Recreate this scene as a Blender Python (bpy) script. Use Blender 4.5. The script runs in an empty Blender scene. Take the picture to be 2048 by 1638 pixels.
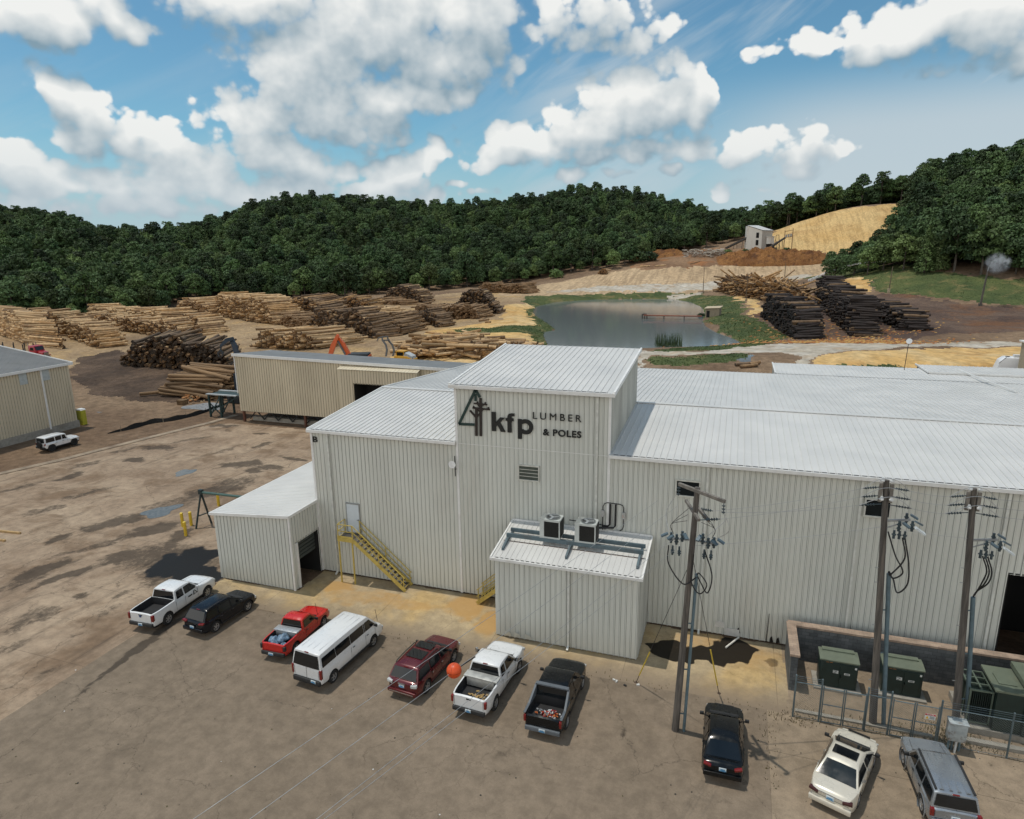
import bpy, bmesh, math, random
import numpy as np
from mathutils import Vector, Matrix
R = math.radians
random.seed(7)
RNG = np.random.default_rng(11)
sc = bpy.context.scene
COL = sc.collection

# ------------------------------------------------------------------ camera
CAM_Z, FOC = 23.4, 1320.0            # metres; focal length in pixels of a 2048 px wide frame
PITCH, ROLL, YAW = 0.2372577, -0.0129791, -0.3300
F_ = Vector((-0.31503125, 0.91951662, -0.23504146))
R_ = Vector((0.94695189, 0.32111317, -0.01297872))
U_ = Vector((-0.06354076, 0.22666166, 0.97189869))
CAM = Vector((0, 0, CAM_Z))
cd = bpy.data.cameras.new("camera")
cam = bpy.data.objects.new("camera", cd)
COL.objects.link(cam)
cd.sensor_width = 36.0
cd.lens = FOC / 2048 * 36.0
cd.clip_start = 0.1
cd.clip_end = 6000
cam.matrix_world = Matrix(((R_.x, U_.x, -F_.x, 0), (R_.y, U_.y, -F_.y, 0), (R_.z, U_.z, -F_.z, CAM_Z), (0, 0, 0, 1)))
sc.camera = cam

# ------------------------------------------------------------------ exposure
vs = sc.view_settings
vs.view_transform = 'Standard'
vs.look = 'None'
vs.exposure = 0.0
vs.gamma = 1.0
sc.cycles.max_bounces = 6
sc.cycles.diffuse_bounces = 3
sc.cycles.glossy_bounces = 3
sc.cycles.transparent_max_bounces = 8
sc.cycles.caustics_reflective = False
sc.cycles.caustics_refractive = False
sc.cycles.use_adaptive_sampling = True
sc.cycles.adaptive_threshold = 0.015
try:
    sc.cycles.use_denoising = True
    sc.cycles.denoiser = 'OPENIMAGEDENOISE'
    sc.cycles.denoising_input_passes = 'RGB_ALBEDO_NORMAL'
except Exception:
    pass

# ------------------------------------------------------------------ sun
SUN = Vector((-0.28, 0.015, 1.0)).normalized()
SUN_EL = math.asin(SUN.z)
SUN_AZ = math.atan2(SUN.x, SUN.y)
sl = bpy.data.lights.new("sun", 'SUN')
sl.energy = 2.35
sl.angle = R(0.53)
sl.color = (1.0, 0.94, 0.84)
so = bpy.data.objects.new("sun", sl)
COL.objects.link(so)
so.rotation_euler = (-SUN).to_track_quat('-Z', 'Y').to_euler()
so.location = (0, 0, 80)


def ray(px, py):
    return F_ + R_ * ((px - 1024) / FOC) + U_ * ((819 - py) / FOC)


# ------------------------------------------------------------------ sky
class NT:
    """small node-tree writer"""
    def __init__(s, nt):
        s.nt = nt

    def new(s, typ, **kw):
        n = s.nt.nodes.new(typ)
        for k, v in kw.items():
            setattr(n, k, v)
        return n

    def put(s, sock, v):
        if isinstance(v, bpy.types.NodeSocket):
            s.nt.links.new(v, sock)
        elif isinstance(v, (tuple, list)):
            v = tuple(v)
            if sock.type == 'RGBA' and len(v) == 3:
                v = v + (1.0,)
            sock.default_value = v
        else:
            sock.default_value = v

    def m(s, op, a, b=None, c=None, clamp=False):
        n = s.new('ShaderNodeMath', operation=op, use_clamp=clamp)
        s.put(n.inputs[0], a)
        if b is not None:
            s.put(n.inputs[1], b)
        if c is not None:
            s.put(n.inputs[2], c)
        return n.outputs[0]

    def mix(s, f, a, b, mode='MIX'):
        n = s.new('ShaderNodeMix', data_type='RGBA', blend_type=mode)
        s.put(n.inputs[0], f)
        s.put(n.inputs[6], a)
        s.put(n.inputs[7], b)
        return n.outputs[2]

    def ramp(s, v, lo, hi, a=0.0, b=1.0, smooth=True):
        n = s.new('ShaderNodeMapRange', interpolation_type='SMOOTHSTEP' if smooth else 'LINEAR')
        s.put(n.inputs[0], v)
        s.put(n.inputs[1], lo)
        s.put(n.inputs[2], hi)
        s.put(n.inputs[3], a)
        s.put(n.inputs[4], b)
        return n.outputs[0]

    def noise(s, vec, scale, detail=4, rough=0.55, dist=0.0, out=0, dim='3D'):
        n = s.new('ShaderNodeTexNoise', noise_dimensions=dim)
        if vec is not None:
            s.put(n.inputs['Vector'], vec)
        n.inputs['Scale'].default_value = scale
        n.inputs['Detail'].default_value = detail
        n.inputs['Roughness'].default_value = rough
        n.inputs['Distortion'].default_value = dist
        return n.outputs[out]

    def comb(s, x, y, z):
        n = s.new('ShaderNodeCombineXYZ')
        for i, v in enumerate((x, y, z)):
            s.put(n.inputs[i], v)
        return n.outputs[0]


def azel(px, py):
    d = ray(px, py).normalized()
    return math.atan2(d.x, d.y), math.asin(d.z)


CLOUDS = [  # photo column, row, half width, half height, weight
    (780, 60, 250, 110, 1.1), (640, 170, 190, 120, 1.15), (560, 110, 80, 60, .8), (500, 290, 110, 75, 1.05), (560, 320, 150, 50, 1.0), (585, 215, 150, 110, 1.05), (720, 260, 120, 40, .8), (690, 60, 180, 90, 1.0),
    (920, 80, 130, 125, 1.15), (800, 205, 160, 62, 1.05), (935, 200, 58, 40, .95), (660, 10, 360, 60, 1.0), (430, 15, 140, 45, .8),
    (600, 345, 160, 40, .7), (455, 240, 55, 45, .85),
    (108, 195, 66, 58, 1.1), (175, 215, 70, 58, .95), (205, 255, 95, 48, 1.0), (265, 285, 60, 30, .85), (130, 255, 75, 40, .9),
    (30, 310, 85, 50, .95), (345, 320, 75, 48, .9), (215, 345, 170, 40, 1.0), (70, 365, 170, 46, 1.0), (330, 375, 190, 44, 1.0),
    (60, 415, 190, 30, .85), (300, 415, 220, 28, .85), (430, 365, 90, 40, .8),
    (520, 385, 220, 34, .9), (780, 388, 130, 30, .9), (800, 350, 70, 38, .95), (860, 318, 38, 32, 1.0), (690, 350, 55, 36, .8), (650, 372, 30, 20, .8), (870, 380, 34, 20, .8), (935, 368, 22, 12, .7),
    (1285, 215, 120, 90, 1.2), (1185, 255, 110, 62, 1.1), (1040, 300, 100, 46, 1.05), (1385, 225, 52, 75, 1.05), (1290, 305, 210, 38, .95), (975, 325, 60, 20, .8),
    (1500, 300, 120, 40, .72), (1595, 272, 46, 42, .85), (1560, 320, 120, 30, .7),
    (1780, 80, 180, 46, 1.05), (1600, 95, 72, 34, 1.0), (1930, 50, 190, 72, 1.1), (2090, 60, 150, 80, 1.0), (1690, 70, 60, 36, .8),
    (70, 45, 150, 52, 1.05), (215, 25, 60, 42, .9), (1180, 40, 95, 50, .72), (1260, 80, 90, 36, .6), (1160, 95, 60, 30, .4),
    (1130, 362, 50, 18, .72), (1335, 354, 22, 11, .75), (1450, 385, 36, 22, .72), (985, 382, 20, 11, .7), (1250, 360, 24, 10, .6), (1540, 385, 50, 14, .55), (1700, 262, 36, 9, .5),
]


def density_group():
    g = bpy.data.node_groups.new("cloud_density", 'ShaderNodeTree')
    for nm in ("U", "V"):
        g.interface.new_socket(nm, in_out='INPUT', socket_type='NodeSocketFloat')
    g.interface.new_socket("D", in_out='OUTPUT', socket_type='NodeSocketFloat')
    g.interface.new_socket("H", in_out='OUTPUT', socket_type='NodeSocketFloat')
    t = NT(g)
    gi = t.new('NodeGroupInput')
    go = t.new('NodeGroupOutput')
    u, v = gi.outputs[0], gi.outputs[1]
    p = t.comb(u, t.m('MULTIPLY', v, 1.15), 0.37)
    w = t.noise(p, 9.0, 2, 0.5, 0, out=1, dim='2D')
    sp = t.new('ShaderNodeSeparateXYZ')
    t.put(sp.inputs[0], w)
    uw = t.m('MULTIPLY_ADD', t.m('SUBTRACT', sp.outputs[0], 0.5), 0.10, u)
    vw = t.m('MULTIPLY_ADD', t.m('SUBTRACT', sp.outputs[1], 0.5), 0.07, v)
    acc = None
    for (px, py, rx, ry, wt) in CLOUDS:
        cu, cv = azel(px, py)
        k = math.cos(azel(px, py)[0] + 0.33)     # same angular size away from the frame's middle
        ru, rv = rx * k * k / FOC * 1.08, ry * k / FOC * 1.12
        du = t.m('MULTIPLY_ADD', uw, 1 / ru, -cu / ru)
        dv = t.m('MULTIPLY_ADD', vw, 1 / rv, -cv / rv)
        dv = t.m('MAXIMUM', dv, t.m('MULTIPLY', dv, -1.25))
        q = t.m('MULTIPLY_ADD', dv, dv, t.m('MULTIPLY', du, du))
        val = t.m('MULTIPLY_ADD', q, -wt, wt)
        acc = val if acc is None else t.m('SMOOTH_MAX', acc, val, 0.35)
    acc = t.m('MAXIMUM', acc, -1.2)
    n1 = t.noise(p, 15.0, 7, 0.52, 0.0, dim='2D')
    vo = t.new('ShaderNodeTexVoronoi', feature='F1', voronoi_dimensions='2D')
    t.put(vo.inputs['Vector'], p)
    vo.inputs['Scale'].default_value = 24.0
    vo.inputs['Detail'].default_value = 2.0
    vo.inputs['Roughness'].default_value = 0.5
    bil = t.m('SUBTRACT', 0.55, vo.outputs['Distance'])
    d = t.m('MULTIPLY_ADD', t.m('SUBTRACT', n1, 0.49), 1.7, t.m('MULTIPLY_ADD', acc, 1.25, 0.16))
    d = t.m('MULTIPLY_ADD', bil, 1.25, d)
    g.links.new(d, go.inputs[0])
    g.links.new(acc, go.inputs[1])
    return g


SKY_STRENGTH = 0.1
wd = bpy.data.worlds.new("World")
sc.world = wd
wd.use_nodes = True
wt = NT(wd.node_tree)
wd.node_tree.nodes.clear()
sky = wt.new('ShaderNodeTexSky', sky_type='NISHITA')
sky.sun_disc = False
sky.sun_elevation = SUN_EL
sky.sun_rotation = SUN_AZ
sky.altitude = 250
sky.air_density = 1.0
sky.dust_density = 0.6
sky.ozone_density = 1.6
tc = wt.new('ShaderNodeTexCoord')
sep = wt.new('ShaderNodeSeparateXYZ')
wt.put(sep.inputs[0], tc.outputs['Generated'])
uu = wt.m('ARCTAN2', sep.outputs[0], sep.outputs[1])
vv = wt.m('ARCSINE', sep.outputs[2])
grp = density_group()


def dens(u, v):
    n = wt.new('ShaderNodeGroup', node_tree=grp)
    wt.put(n.inputs[0], u)
    wt.put(n.inputs[1], v)
    return n.outputs[0], n.outputs[1]


d0, h0 = dens(uu, vv)
d1, h1 = dens(wt.m('ADD', uu, -0.008), wt.m('ADD', vv, 0.036))
soft_e, crisp_e = wt.ramp(d0, -0.15, 0.95), wt.ramp(d0, 0.10, 0.48)
thick = wt.ramp(d0, 0.3, 1.7)
# relief: brighter where the cloud thins towards the sun, darker under its own mass
lit = wt.m('ADD', wt.m('MULTIPLY', wt.m('SUBTRACT', d0, d1), 0.40), wt.m('MULTIPLY', wt.m('SUBTRACT', h0, h1), 0.85))
lit = wt.ramp(lit, -0.78, 1.10, smooth=False)
front = wt.m('ADD', wt.m('MULTIPLY', soft_e, wt.m('SUBTRACT', 1.0, lit)), wt.m('MULTIPLY', crisp_e, lit))
low = wt.ramp(vv, 0.02, 0.20, 0.0, 1.0)
c_dark = wt.mix(low, (3.7, 4.6, 5.2), (2.3, 3.4, 4.15))
c_lite = wt.mix(low, (7.6, 7.9, 7.9), (8.9, 8.95, 8.7))
ccol = wt.mix(lit, c_dark, c_lite)
ccol = wt.mix(wt.ramp(vv, 0.14, 0.02, 0.0, 0.42), ccol, (5.2, 6.0, 6.6))
# blue sky, whiter to the horizon and under the high veil on the right
blue = wt.mix(1.0, sky.outputs[0], (0.66, 1.0, 1.0), 'MULTIPLY')
hz = wt.ramp(vv, -0.02, 0.17, 0.92, 0.0)
blue = wt.mix(hz, blue, (4.2, 5.3, 6.35))
ang = R(28)
us = wt.m('ADD', wt.m('MULTIPLY', uu, math.cos(ang)), wt.m('MULTIPLY', vv, math.sin(ang)))
vs2 = wt.m('ADD', wt.m('MULTIPLY', uu, -math.sin(ang)), wt.m('MULTIPLY', vv, math.cos(ang)))
streak = wt.noise(wt.comb(wt.m('MULTIPLY', us, 3.0), wt.m('MULTIPLY', vs2, 17.0), 1.7), 1.0, 5, 0.55, 0.3, dim='2D')
veil = wt.ramp(streak, 0.42, 0.72)
ua = azel(1250, 300)[0]
ub = azel(1700, 250)[0]
right = wt.ramp(uu, ua, ub)
bank = wt.m('MULTIPLY', right, wt.ramp(vv, azel(1800, 90)[1], azel(1800, 260)[1], 0.0, 0.85))
veil = wt.m('MULTIPLY', veil, wt.ramp(uu, azel(950, 200)[0], azel(1150, 200)[0], 0.12, 0.62))
veil = wt.m('MULTIPLY', wt.m('MAXIMUM', veil, bank), wt.ramp(vv, 0.62, 0.40))
blue = wt.mix(veil, blue, (5.3, 6.1, 6.6))
# broken cloud over the rest of the dome
rest = wt.noise(tc.outputs['Generated'], 2.6, 6, 0.6, 0.2)
rest = wt.m('MULTIPLY', wt.ramp(rest, 0.46, 0.62), wt.ramp(vv, 0.42, 0.6))
skyc = wt.mix(wt.m('MULTIPLY', rest, 0.8), blue, (6.0, 6.4, 6.6))
# added bright cloud band, unseen behind the camera, to fill the shaded front walls
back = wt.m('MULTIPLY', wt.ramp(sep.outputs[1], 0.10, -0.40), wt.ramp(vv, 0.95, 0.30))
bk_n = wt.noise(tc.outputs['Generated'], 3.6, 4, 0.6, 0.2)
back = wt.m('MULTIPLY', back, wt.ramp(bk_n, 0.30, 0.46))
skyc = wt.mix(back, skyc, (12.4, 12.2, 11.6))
skyc = wt.mix(wt.m('MULTIPLY', front, 0.97), skyc, ccol)
bg = wt.new('ShaderNodeBackground')
wt.put(bg.inputs[0], skyc)
bg.inputs[1].default_value = SKY_STRENGTH
wo = wt.new('ShaderNodeOutputWorld')
wd.node_tree.links.new(bg.outputs[0], wo.inputs[0])
wd.cycles.sampling_method = 'NONE'
# ------------------------------------------------------------------ scene helpers
def tag(o, label=None, cat=None, group=None, kind=None):
    if label:
        o['label'] = label
    if cat:
        o['category'] = cat
    if group:
        o['group'] = group
    if kind:
        o['kind'] = kind
    return o


def thing(name, label, cat, loc=(0, 0, 0), rz=0.0, group=None):
    o = bpy.data.objects.new(name, None)
    COL.objects.link(o)
    o.empty_display_size = 0.3
    o.location = loc
    o.rotation_euler = (0, 0, rz)
    return tag(o, label, cat, group)


def kids(o):
    return [c for c in list(o.children)]


def copy_tree(o, parent=None):
    c = o.copy()
    COL.objects.link(c)
    if parent is not None:
        c.parent = parent
    for ch in kids(o):
        copy_tree(ch, c)
    return c


class MB:
    """collects shapes into one mesh"""
    def __init__(s):
        s.v, s.f, s.mi, s.k = [], [], [], 0

    def add(s, vs_, fs_):
        b = len(s.v)
        s.v.extend(tuple(map(float, p)) for p in vs_)
        for f in fs_:
            s.f.append(tuple(b + i for i in f))
            s.mi.append(s.k)
        return s

    def box(s, c, size, rot=None):
        hx, hy, hz = (a / 2 for a in size)
        ps = [Vector((x, y, z)) for z in (-hz, hz) for y in (-hy, hy) for x in (-hx, hx)]
        if rot is not None:
            m = rot if isinstance(rot, Matrix) else Matrix.Rotation(rot, 3, 'Z')
            ps = [m @ p for p in ps]
        c = Vector(c)
        return s.add([p + c for p in ps], [(0, 2, 3, 1), (4, 5, 7, 6), (0, 1, 5, 4), (2, 6, 7, 3), (0, 4, 6, 2), (1, 3, 7, 5)])

    def bar(s, a, b, w, h=None, up=(0, 0, 1)):
        """box-section bar from a to b"""
        a, b = Vector(a), Vector(b)
        h = h or w
        d = (b - a).normalized()
        u = Vector(up)
        if abs(d.dot(u)) > 0.98:
            u = Vector((0, 1, 0))
        x = d.cross(u).normalized()
        z = x.cross(d).normalized()
        ps = []
        for p in (a, b):
            for sx, sz in ((-1, -1), (1, -1), (1, 1), (-1, 1)):
                ps.append(p + x * (sx * w / 2) + z * (sz * h / 2))
        return s.add(ps, [(3, 2, 1, 0), (4, 5, 6, 7), (0, 1, 5, 4), (1, 2, 6, 5), (2, 3, 7, 6), (3, 0, 4, 7)])

    def cyl(s, a, b, r0, r1=None, n=10, caps=True):
        a, b = Vector(a), Vector(b)
        r1 = r0 if r1 is None else r1
        d = (b - a).normalized()
        u = Vector((0, 0, 1)) if abs(d.z) < 0.9 else Vector((1, 0, 0))
        x = d.cross(u).normalized()
        y = d.cross(x).normalized()
        ps, fs = [], []
        for p, r in ((a, r0), (b, r1)):
            for i in range(n):
                t = 2 * math.pi * i / n
                ps.append(p + x * (math.cos(t) * r) + y * (math.sin(t) * r))
        for i in range(n):
            j = (i + 1) % n
            fs.append((i, n + i, n + j, j))
        if caps:
            fs.append(tuple(range(n)))
            fs.append(tuple(range(2 * n - 1, n - 1, -1)))
        return s.add(ps, fs)

    def tube(s, pts, r, n=6):
        pts = [Vector(p) for p in pts]
        ps, fs = [], []
        last = None
        for k, p in enumerate(pts):
            d = (pts[min(k + 1, len(pts) - 1)] - pts[max(k - 1, 0)]).normalized()
            if last is None:
                u = Vector((0, 0, 1)) if abs(d.z) < 0.9 else Vector((1, 0, 0))
                x = d.cross(u).normalized()
            else:
                x = (last - d * last.dot(d)).normalized()
            last = x
            y = d.cross(x)
            for i in range(n):
                t = 2 * math.pi * i / n
                ps.append(p + x * (math.cos(t) * r) + y * (math.sin(t) * r))
        for k in range(len(pts) - 1):
            for i in range(n):
                j = (i + 1) % n
                fs.append((k * n + i, k * n + j, (k + 1) * n + j, (k + 1) * n + i))
        fs.append(tuple(range(n - 1, -1, -1)))
        e = (len(pts) - 1) * n
        fs.append(tuple(range(e, e + n)))
        return s.add(ps, fs)

    def lathe(s, prof, c, axis='Z', n=16, cap=True):
        ps, fs = [], []
        c = Vector(c)
        for (r, h) in prof:
            for i in range(n):
                t = 2 * math.pi * i / n
                a, b = math.cos(t) * r, math.sin(t) * r
                ps.append(c + (Vector((a, b, h)) if axis == 'Z' else Vector((h, a, b)) if axis == 'X' else Vector((b, h, a))))
        for k in range(len(prof) - 1):
            for i in range(n):
                j = (i + 1) % n
                fs.append((k * n + i, k * n + j, (k + 1) * n + j, (k + 1) * n + i))
        if cap:
            fs.append(tuple(range(n - 1, -1, -1)))
            e = (len(prof) - 1) * n
            fs.append(tuple(range(e, e + n)))
        return s.add(ps, fs)

    def ball(s, c, r, nu=12, nv=8):
        r = r if isinstance(r, (tuple, list)) else (r, r, r)
        prof = []
        ps, fs = [], []
        c = Vector(c)
        for k in range(nv + 1):
            a = -math.pi / 2 + math.pi * k / nv
            for i in range(nu):
                t = 2 * math.pi * i / nu
                ps.append(c + Vector((math.cos(a) * math.cos(t) * r[0], math.cos(a) * math.sin(t) * r[1], math.sin(a) * r[2])))
        for k in range(nv):
            for i in range(nu):
                j = (i + 1) % nu
                fs.append((k * nu + i, k * nu + j, (k + 1) * nu + j, (k + 1) * nu + i))
        return s.add(ps, fs)

    def prism(s, poly, ext):
        """planar polygon of 3-D points pushed along ext"""
        e = Vector(ext)
        p = [Vector(q) for q in poly]
        n = len(p)
        return s.add(p + [q + e for q in p], [tuple(range(n - 1, -1, -1)), tuple(range(n, 2 * n))] +
                     [(i, (i + 1) % n, n + (i + 1) % n, n + i) for i in range(n)])

    def build(s, name, mats, parent=None, smooth=False, angle=35, bevel=0.0):
        me = bpy.data.meshes.new(name)
        me.from_pydata(s.v, [], s.f)
        for m in (mats if isinstance(mats, (list, tuple)) else [mats]):
            me.materials.append(m)
        if s.k or any(s.mi):
            me.polygons.foreach_set('material_index', s.mi)
        bm = bmesh.new()
        bm.from_mesh(me)
        bmesh.ops.recalc_face_normals(bm, faces=bm.faces)
        if bevel:
            es = [e for e in bm.edges if len(e.link_faces) == 2 and e.calc_face_angle(0) > R(30)]
            bmesh.ops.bevel(bm, geom=es, offset=bevel, segments=2, profile=0.5, affect='EDGES', clamp_overlap=True)
        bm.to_mesh(me)
        bm.free()
        if smooth or bevel:
            me.polygons.foreach_set('use_smooth', [True] * len(me.polygons))
            me.set_sharp_from_angle(angle=R(angle))
        me.update()
        o = bpy.data.objects.new(name, me)
        COL.objects.link(o)
        if parent is not None:
            o.parent = parent
        return o


# ------------------------------------------------------------------ materials
def srgb(r, g, b):
    f = lambda c: (c / 255 / 12.92) if c / 255 <= 0.04045 else ((c / 255 + 0.055) / 1.055) ** 2.4
    return (f(r), f(g), f(b))


MATS = {}


def mat(name, col, rough=0.6, metal=0.0, var=0.12, scale=3.0, bump=0.0, bscale=None, dirt=None, dscale=0.6, dirt_amt=0.5,
        stretch=(1, 1, 1), spec=0.5, coat=0.0, space='Object', rnd=0.0):
    if name in MATS:
        return MATS[name]
    m = bpy.data.materials.new(name)
    m.use_nodes = True
    t = NT(m.node_tree)
    b = m.node_tree.nodes['Principled BSDF']
    b.inputs['Roughness'].default_value = rough
    b.inputs['Metallic'].default_value = metal
    b.inputs['Specular IOR Level'].default_value = spec
    b.inputs['Coat Weight'].default_value = coat
    b.inputs['Coat Roughness'].default_value = 0.06
    tcn = t.new('ShaderNodeTexCoord')
    if space == 'World':
        vec = t.new('ShaderNodeNewGeometry').outputs['Position']
    else:
        vec = tcn.outputs[space]
    mp = t.new('ShaderNodeMapping')
    t.put(mp.inputs['Vector'], vec)
    mp.inputs['Scale'].default_value = stretch
    v = mp.outputs[0]
    n = t.noise(v, scale, 6, 0.6)
    f = t.ramp(n, 0.3, 0.7, 1 - var, 1 + var)
    c = t.mix(1.0, col, t.comb(f, f, f), 'MULTIPLY')
    if dirt is not None:
        dn = t.noise(v, dscale, 7, 0.62, 0.3)
        c = t.mix(t.ramp(dn, 0.5, 0.72, 0.0, dirt_amt), c, dirt)
    if rnd:
        oi = t.new('ShaderNodeObjectInfo')
        k = t.ramp(oi.outputs['Random'], 0, 1, 1 - rnd, 1 + rnd, False)
        c = t.mix(1.0, c, t.comb(k, k, k), 'MULTIPLY')
    t.put(b.inputs['Base Color'], c)
    rr = t.ramp(n, 0.3, 0.7, max(rough - 0.06, 0.02), min(rough + 0.08, 1))
    t.put(b.inputs['Roughness'], rr)
    if bump:
        bn = t.new('ShaderNodeBump')
        bn.inputs['Strength'].default_value = bump
        bn.inputs['Distance'].default_value = 0.02
        t.put(bn.inputs['Height'], t.noise(v, bscale or scale * 4, 5, 0.6))
        t.put(b.inputs['Normal'], bn.outputs[0])
    MATS[name] = m
    return m


def glass_mat(name, col=(0.012, 0.016, 0.02), rough=0.06):
    return mat(name, col, rough, 0.0, 0.2, 0.8, spec=0.6)


# ------------------------------------------------------------------ terrain height
def at_t(px, py, t):
    return np.array(CAM + ray(px, py) * t)


def at_tz(px, t, z):
    d = ray(px, 513 - 0.0132 * px)
    return np.array((d.x * t, d.y * t, z))


def flat(px, py, z=0.0):
    d = ray(px, py)
    return CAM + d * ((z - CAM_Z) / d.z)


def on_y(px, py, y):
    d = ray(px, py)
    return CAM + d * (y / d.y)


GROUND_COLUMNS = {  # photo column: ground rows with their depth along the view
    -250: [(690, 162), (645, 225)], 0: [(690, 162), (645, 225)], 250: [(720, 140), (640, 225)], 450: [(665, 178), (605, 270)],
    600: [(718, 130), (645, 190), (600, 270)], 800: [(700, 135), (650, 185), (590, 290)], 950: [(715, 125), (640, 190), (585, 290)],
    1050: [(600, 255), (575, 310)], 1200: [(700, 132), (590, 275), (545, 330)],
    1340: [(735, 112), (585, 275), (560, 300), (530, 325)], 1500: [(740, 106), (690, 135), (575, 275), (545, 305), (520, 325), (497, 335)],
    1650: [(740, 105), (670, 150), (600, 210), (560, 260), (525, 310), (500, 325)],
    1800: [(740, 103), (680, 140), (620, 190), (585, 215), (535, 236)], 1950: [(700, 125), (640, 170), (610, 190), (560, 210)],
    2048: [(700, 122), (640, 165), (615, 182), (575, 200)], 2350: [(700, 122), (640, 165), (615, 182), (575, 200)],
}
HILL_COLUMNS = {  # photo column: (depth, height) of the wooded hills
    -400: [(270, 6), (340, 25), (400, 42), (470, 46), (600, 36), (900, 10)],
    0: [(270, 6), (340, 25), (400, 40), (470, 43), (600, 35), (900, 10)], 180: [(340, 18), (470, 32), (600, 26)], 270: [(270, 5), (350, 14), (470, 22), (560, 24), (700, 18)], 380: [(340, 14), (470, 28), (560, 32)],
    570: [(300, 5), (400, 27), (560, 56), (700, 45), (900, 20)], 800: [(320, 6), (430, 28), (600, 51), (750, 40)],
    1000: [(350, 8), (450, 25), (620, 51), (800, 40)], 1200: [(355, 15), (450, 36), (600, 62), (800, 45)],
    1350: [(350, 19), (450, 33), (560, 48), (750, 40)], 1460: [(350, 22), (450, 32), (600, 30), (900, 20)],
    1520: [(400, 30), (500, 33), (800, 25)], 1600: [(372, 36.7), (450, 37), (800, 25)], 1700: [(370, 44), (450, 44), (800, 30)],
    1830: [(376, 46.7), (450, 48), (800, 35)], 1950: [(240, 20), (300, 41), (340, 49), (420, 53), (800, 40)],
    2048: [(230, 22), (290, 44), (330, 55), (420, 60), (800, 40)], 2400: [(230, 22), (290, 46), (330, 58), (420, 62), (800, 40)],
}
_pts = []
for _c, _l in GROUND_COLUMNS.items():
    _pts += [at_t(_c, py, t) for py, t in _l]
for _c, _l in HILL_COLUMNS.items():
    _pts += [at_tz(_c, t, z) for t, z in _l]
for _c in range(-600, 2700, 200):
    _pts += [at_tz(_c, 60, 0.), at_tz(_c, 85, 0.)]
for _x, _y in ((-300, 0), (300, 0), (0, -200), (-200, -150), (200, -150), (0, 0), (400, 1100), (-700, 900), (-300, 1100), (600, 500), (-700, 300)):
    _pts.append(np.array((_x, _y, 0.0 if _y < 250 else 15.0)))
_pts = np.array(_pts)
TPS_P = _pts[:, :2] / 100.0
_n = len(_pts)


def _phi(d2):
    return 0.5 * d2 * np.log(np.maximum(d2, 1e-12))


_D = ((TPS_P[:, None] - TPS_P[None]) ** 2).sum(-1)
_A = np.zeros((_n + 3, _n + 3))
_A[:_n, :_n] = _phi(_D) + np.eye(_n) * 0.004
_A[:_n, _n] = 1
_A[:_n, _n + 1:] = TPS_P
_A[_n:, :_n] = _A[:_n, _n:].T
TPS_W = np.linalg.solve(_A, np.concatenate([_pts[:, 2], [0, 0, 0]]))
POND_Z = 2.85


def in_poly(P, poly):
    P, q = np.asarray(P, float), np.asarray(poly, float)
    x, y = P[:, 0], P[:, 1]
    ins = np.zeros(len(P), bool)
    j = len(q) - 1
    for i in range(len(q)):
        c = ((q[i, 1] > y) != (q[j, 1] > y)) & (x < (q[j, 0] - q[i, 0]) * (y - q[i, 1]) / (q[j, 1] - q[i, 1] + 1e-12) + q[i, 0])
        ins ^= c
        j = i
    return ins


def edge_dist(P, poly):
    P, q = np.asarray(P, float), np.asarray(poly, float)
    best = np.full(len(P), 1e9)
    for i in range(len(q)):
        a, b = q[i], q[(i + 1) % len(q)]
        ab = b - a
        t = np.clip(((P - a) @ ab) / (ab @ ab + 1e-9), 0, 1)
        best = np.minimum(best, np.linalg.norm(P - (a + t[:, None] * ab), axis=1))
    return best


def _sm(t):
    t = np.clip(t, 0, 1)
    return t * t * (3 - 2 * t)


POND = [tuple(flat(px, py, POND_Z)[:2]) for px, py in [
    (1072, 613), (1064, 622), (1070, 632), (1094, 648), (1110, 660), (1085, 664), (1088, 678), (1096, 694), (1150, 700), (1230, 702), (1310, 698), (1390, 696),
    (1440, 694), (1486, 686), (1460, 674), (1432, 664), (1412, 652), (1406, 640), (1412, 628), (1405, 614), (1380, 603), (1345, 598), (1290, 598), (1190, 599), (1110, 604)]]


def terrain_z(P):
    P = np.asarray(P, float).reshape(-1, 2)
    out = np.zeros(len(P))
    for k in range(0, len(P), 20000):
        q = P[k:k + 20000] / 100.0
        d2 = ((q[:, None] - TPS_P[None]) ** 2).sum(-1)
        out[k:k + 20000] = _phi(d2) @ TPS_W[:_n] + TPS_W[_n] + q @ TPS_W[_n + 1:]
    r = P @ np.array([F_.x, F_.y]) / math.hypot(F_.x, F_.y)
    out = out * _sm((r - 88) / 26)
    out = np.maximum(out, 0.0)
    near = (P[:, 0] > -200) & (P[:, 0] < 120) & (P[:, 1] > 90) & (P[:, 1] < 420)
    if near.any():
        q = P[near]
        d = edge_dist(q, POND)
        s = np.where(in_poly(q, POND), -d, d)
        z = out[near]
        bank = POND_Z + 0.25 + np.clip(s, -30, 60) * 0.16
        w = _sm(1 - s / 14.0)
        z = np.where(s > 0, z * (1 - w) + np.minimum(np.maximum(bank, POND_Z + .05), POND_Z + 1.6) * w, POND_Z + np.maximum(s * 0.3, -1.5))
        out[near] = z
    return out


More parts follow.
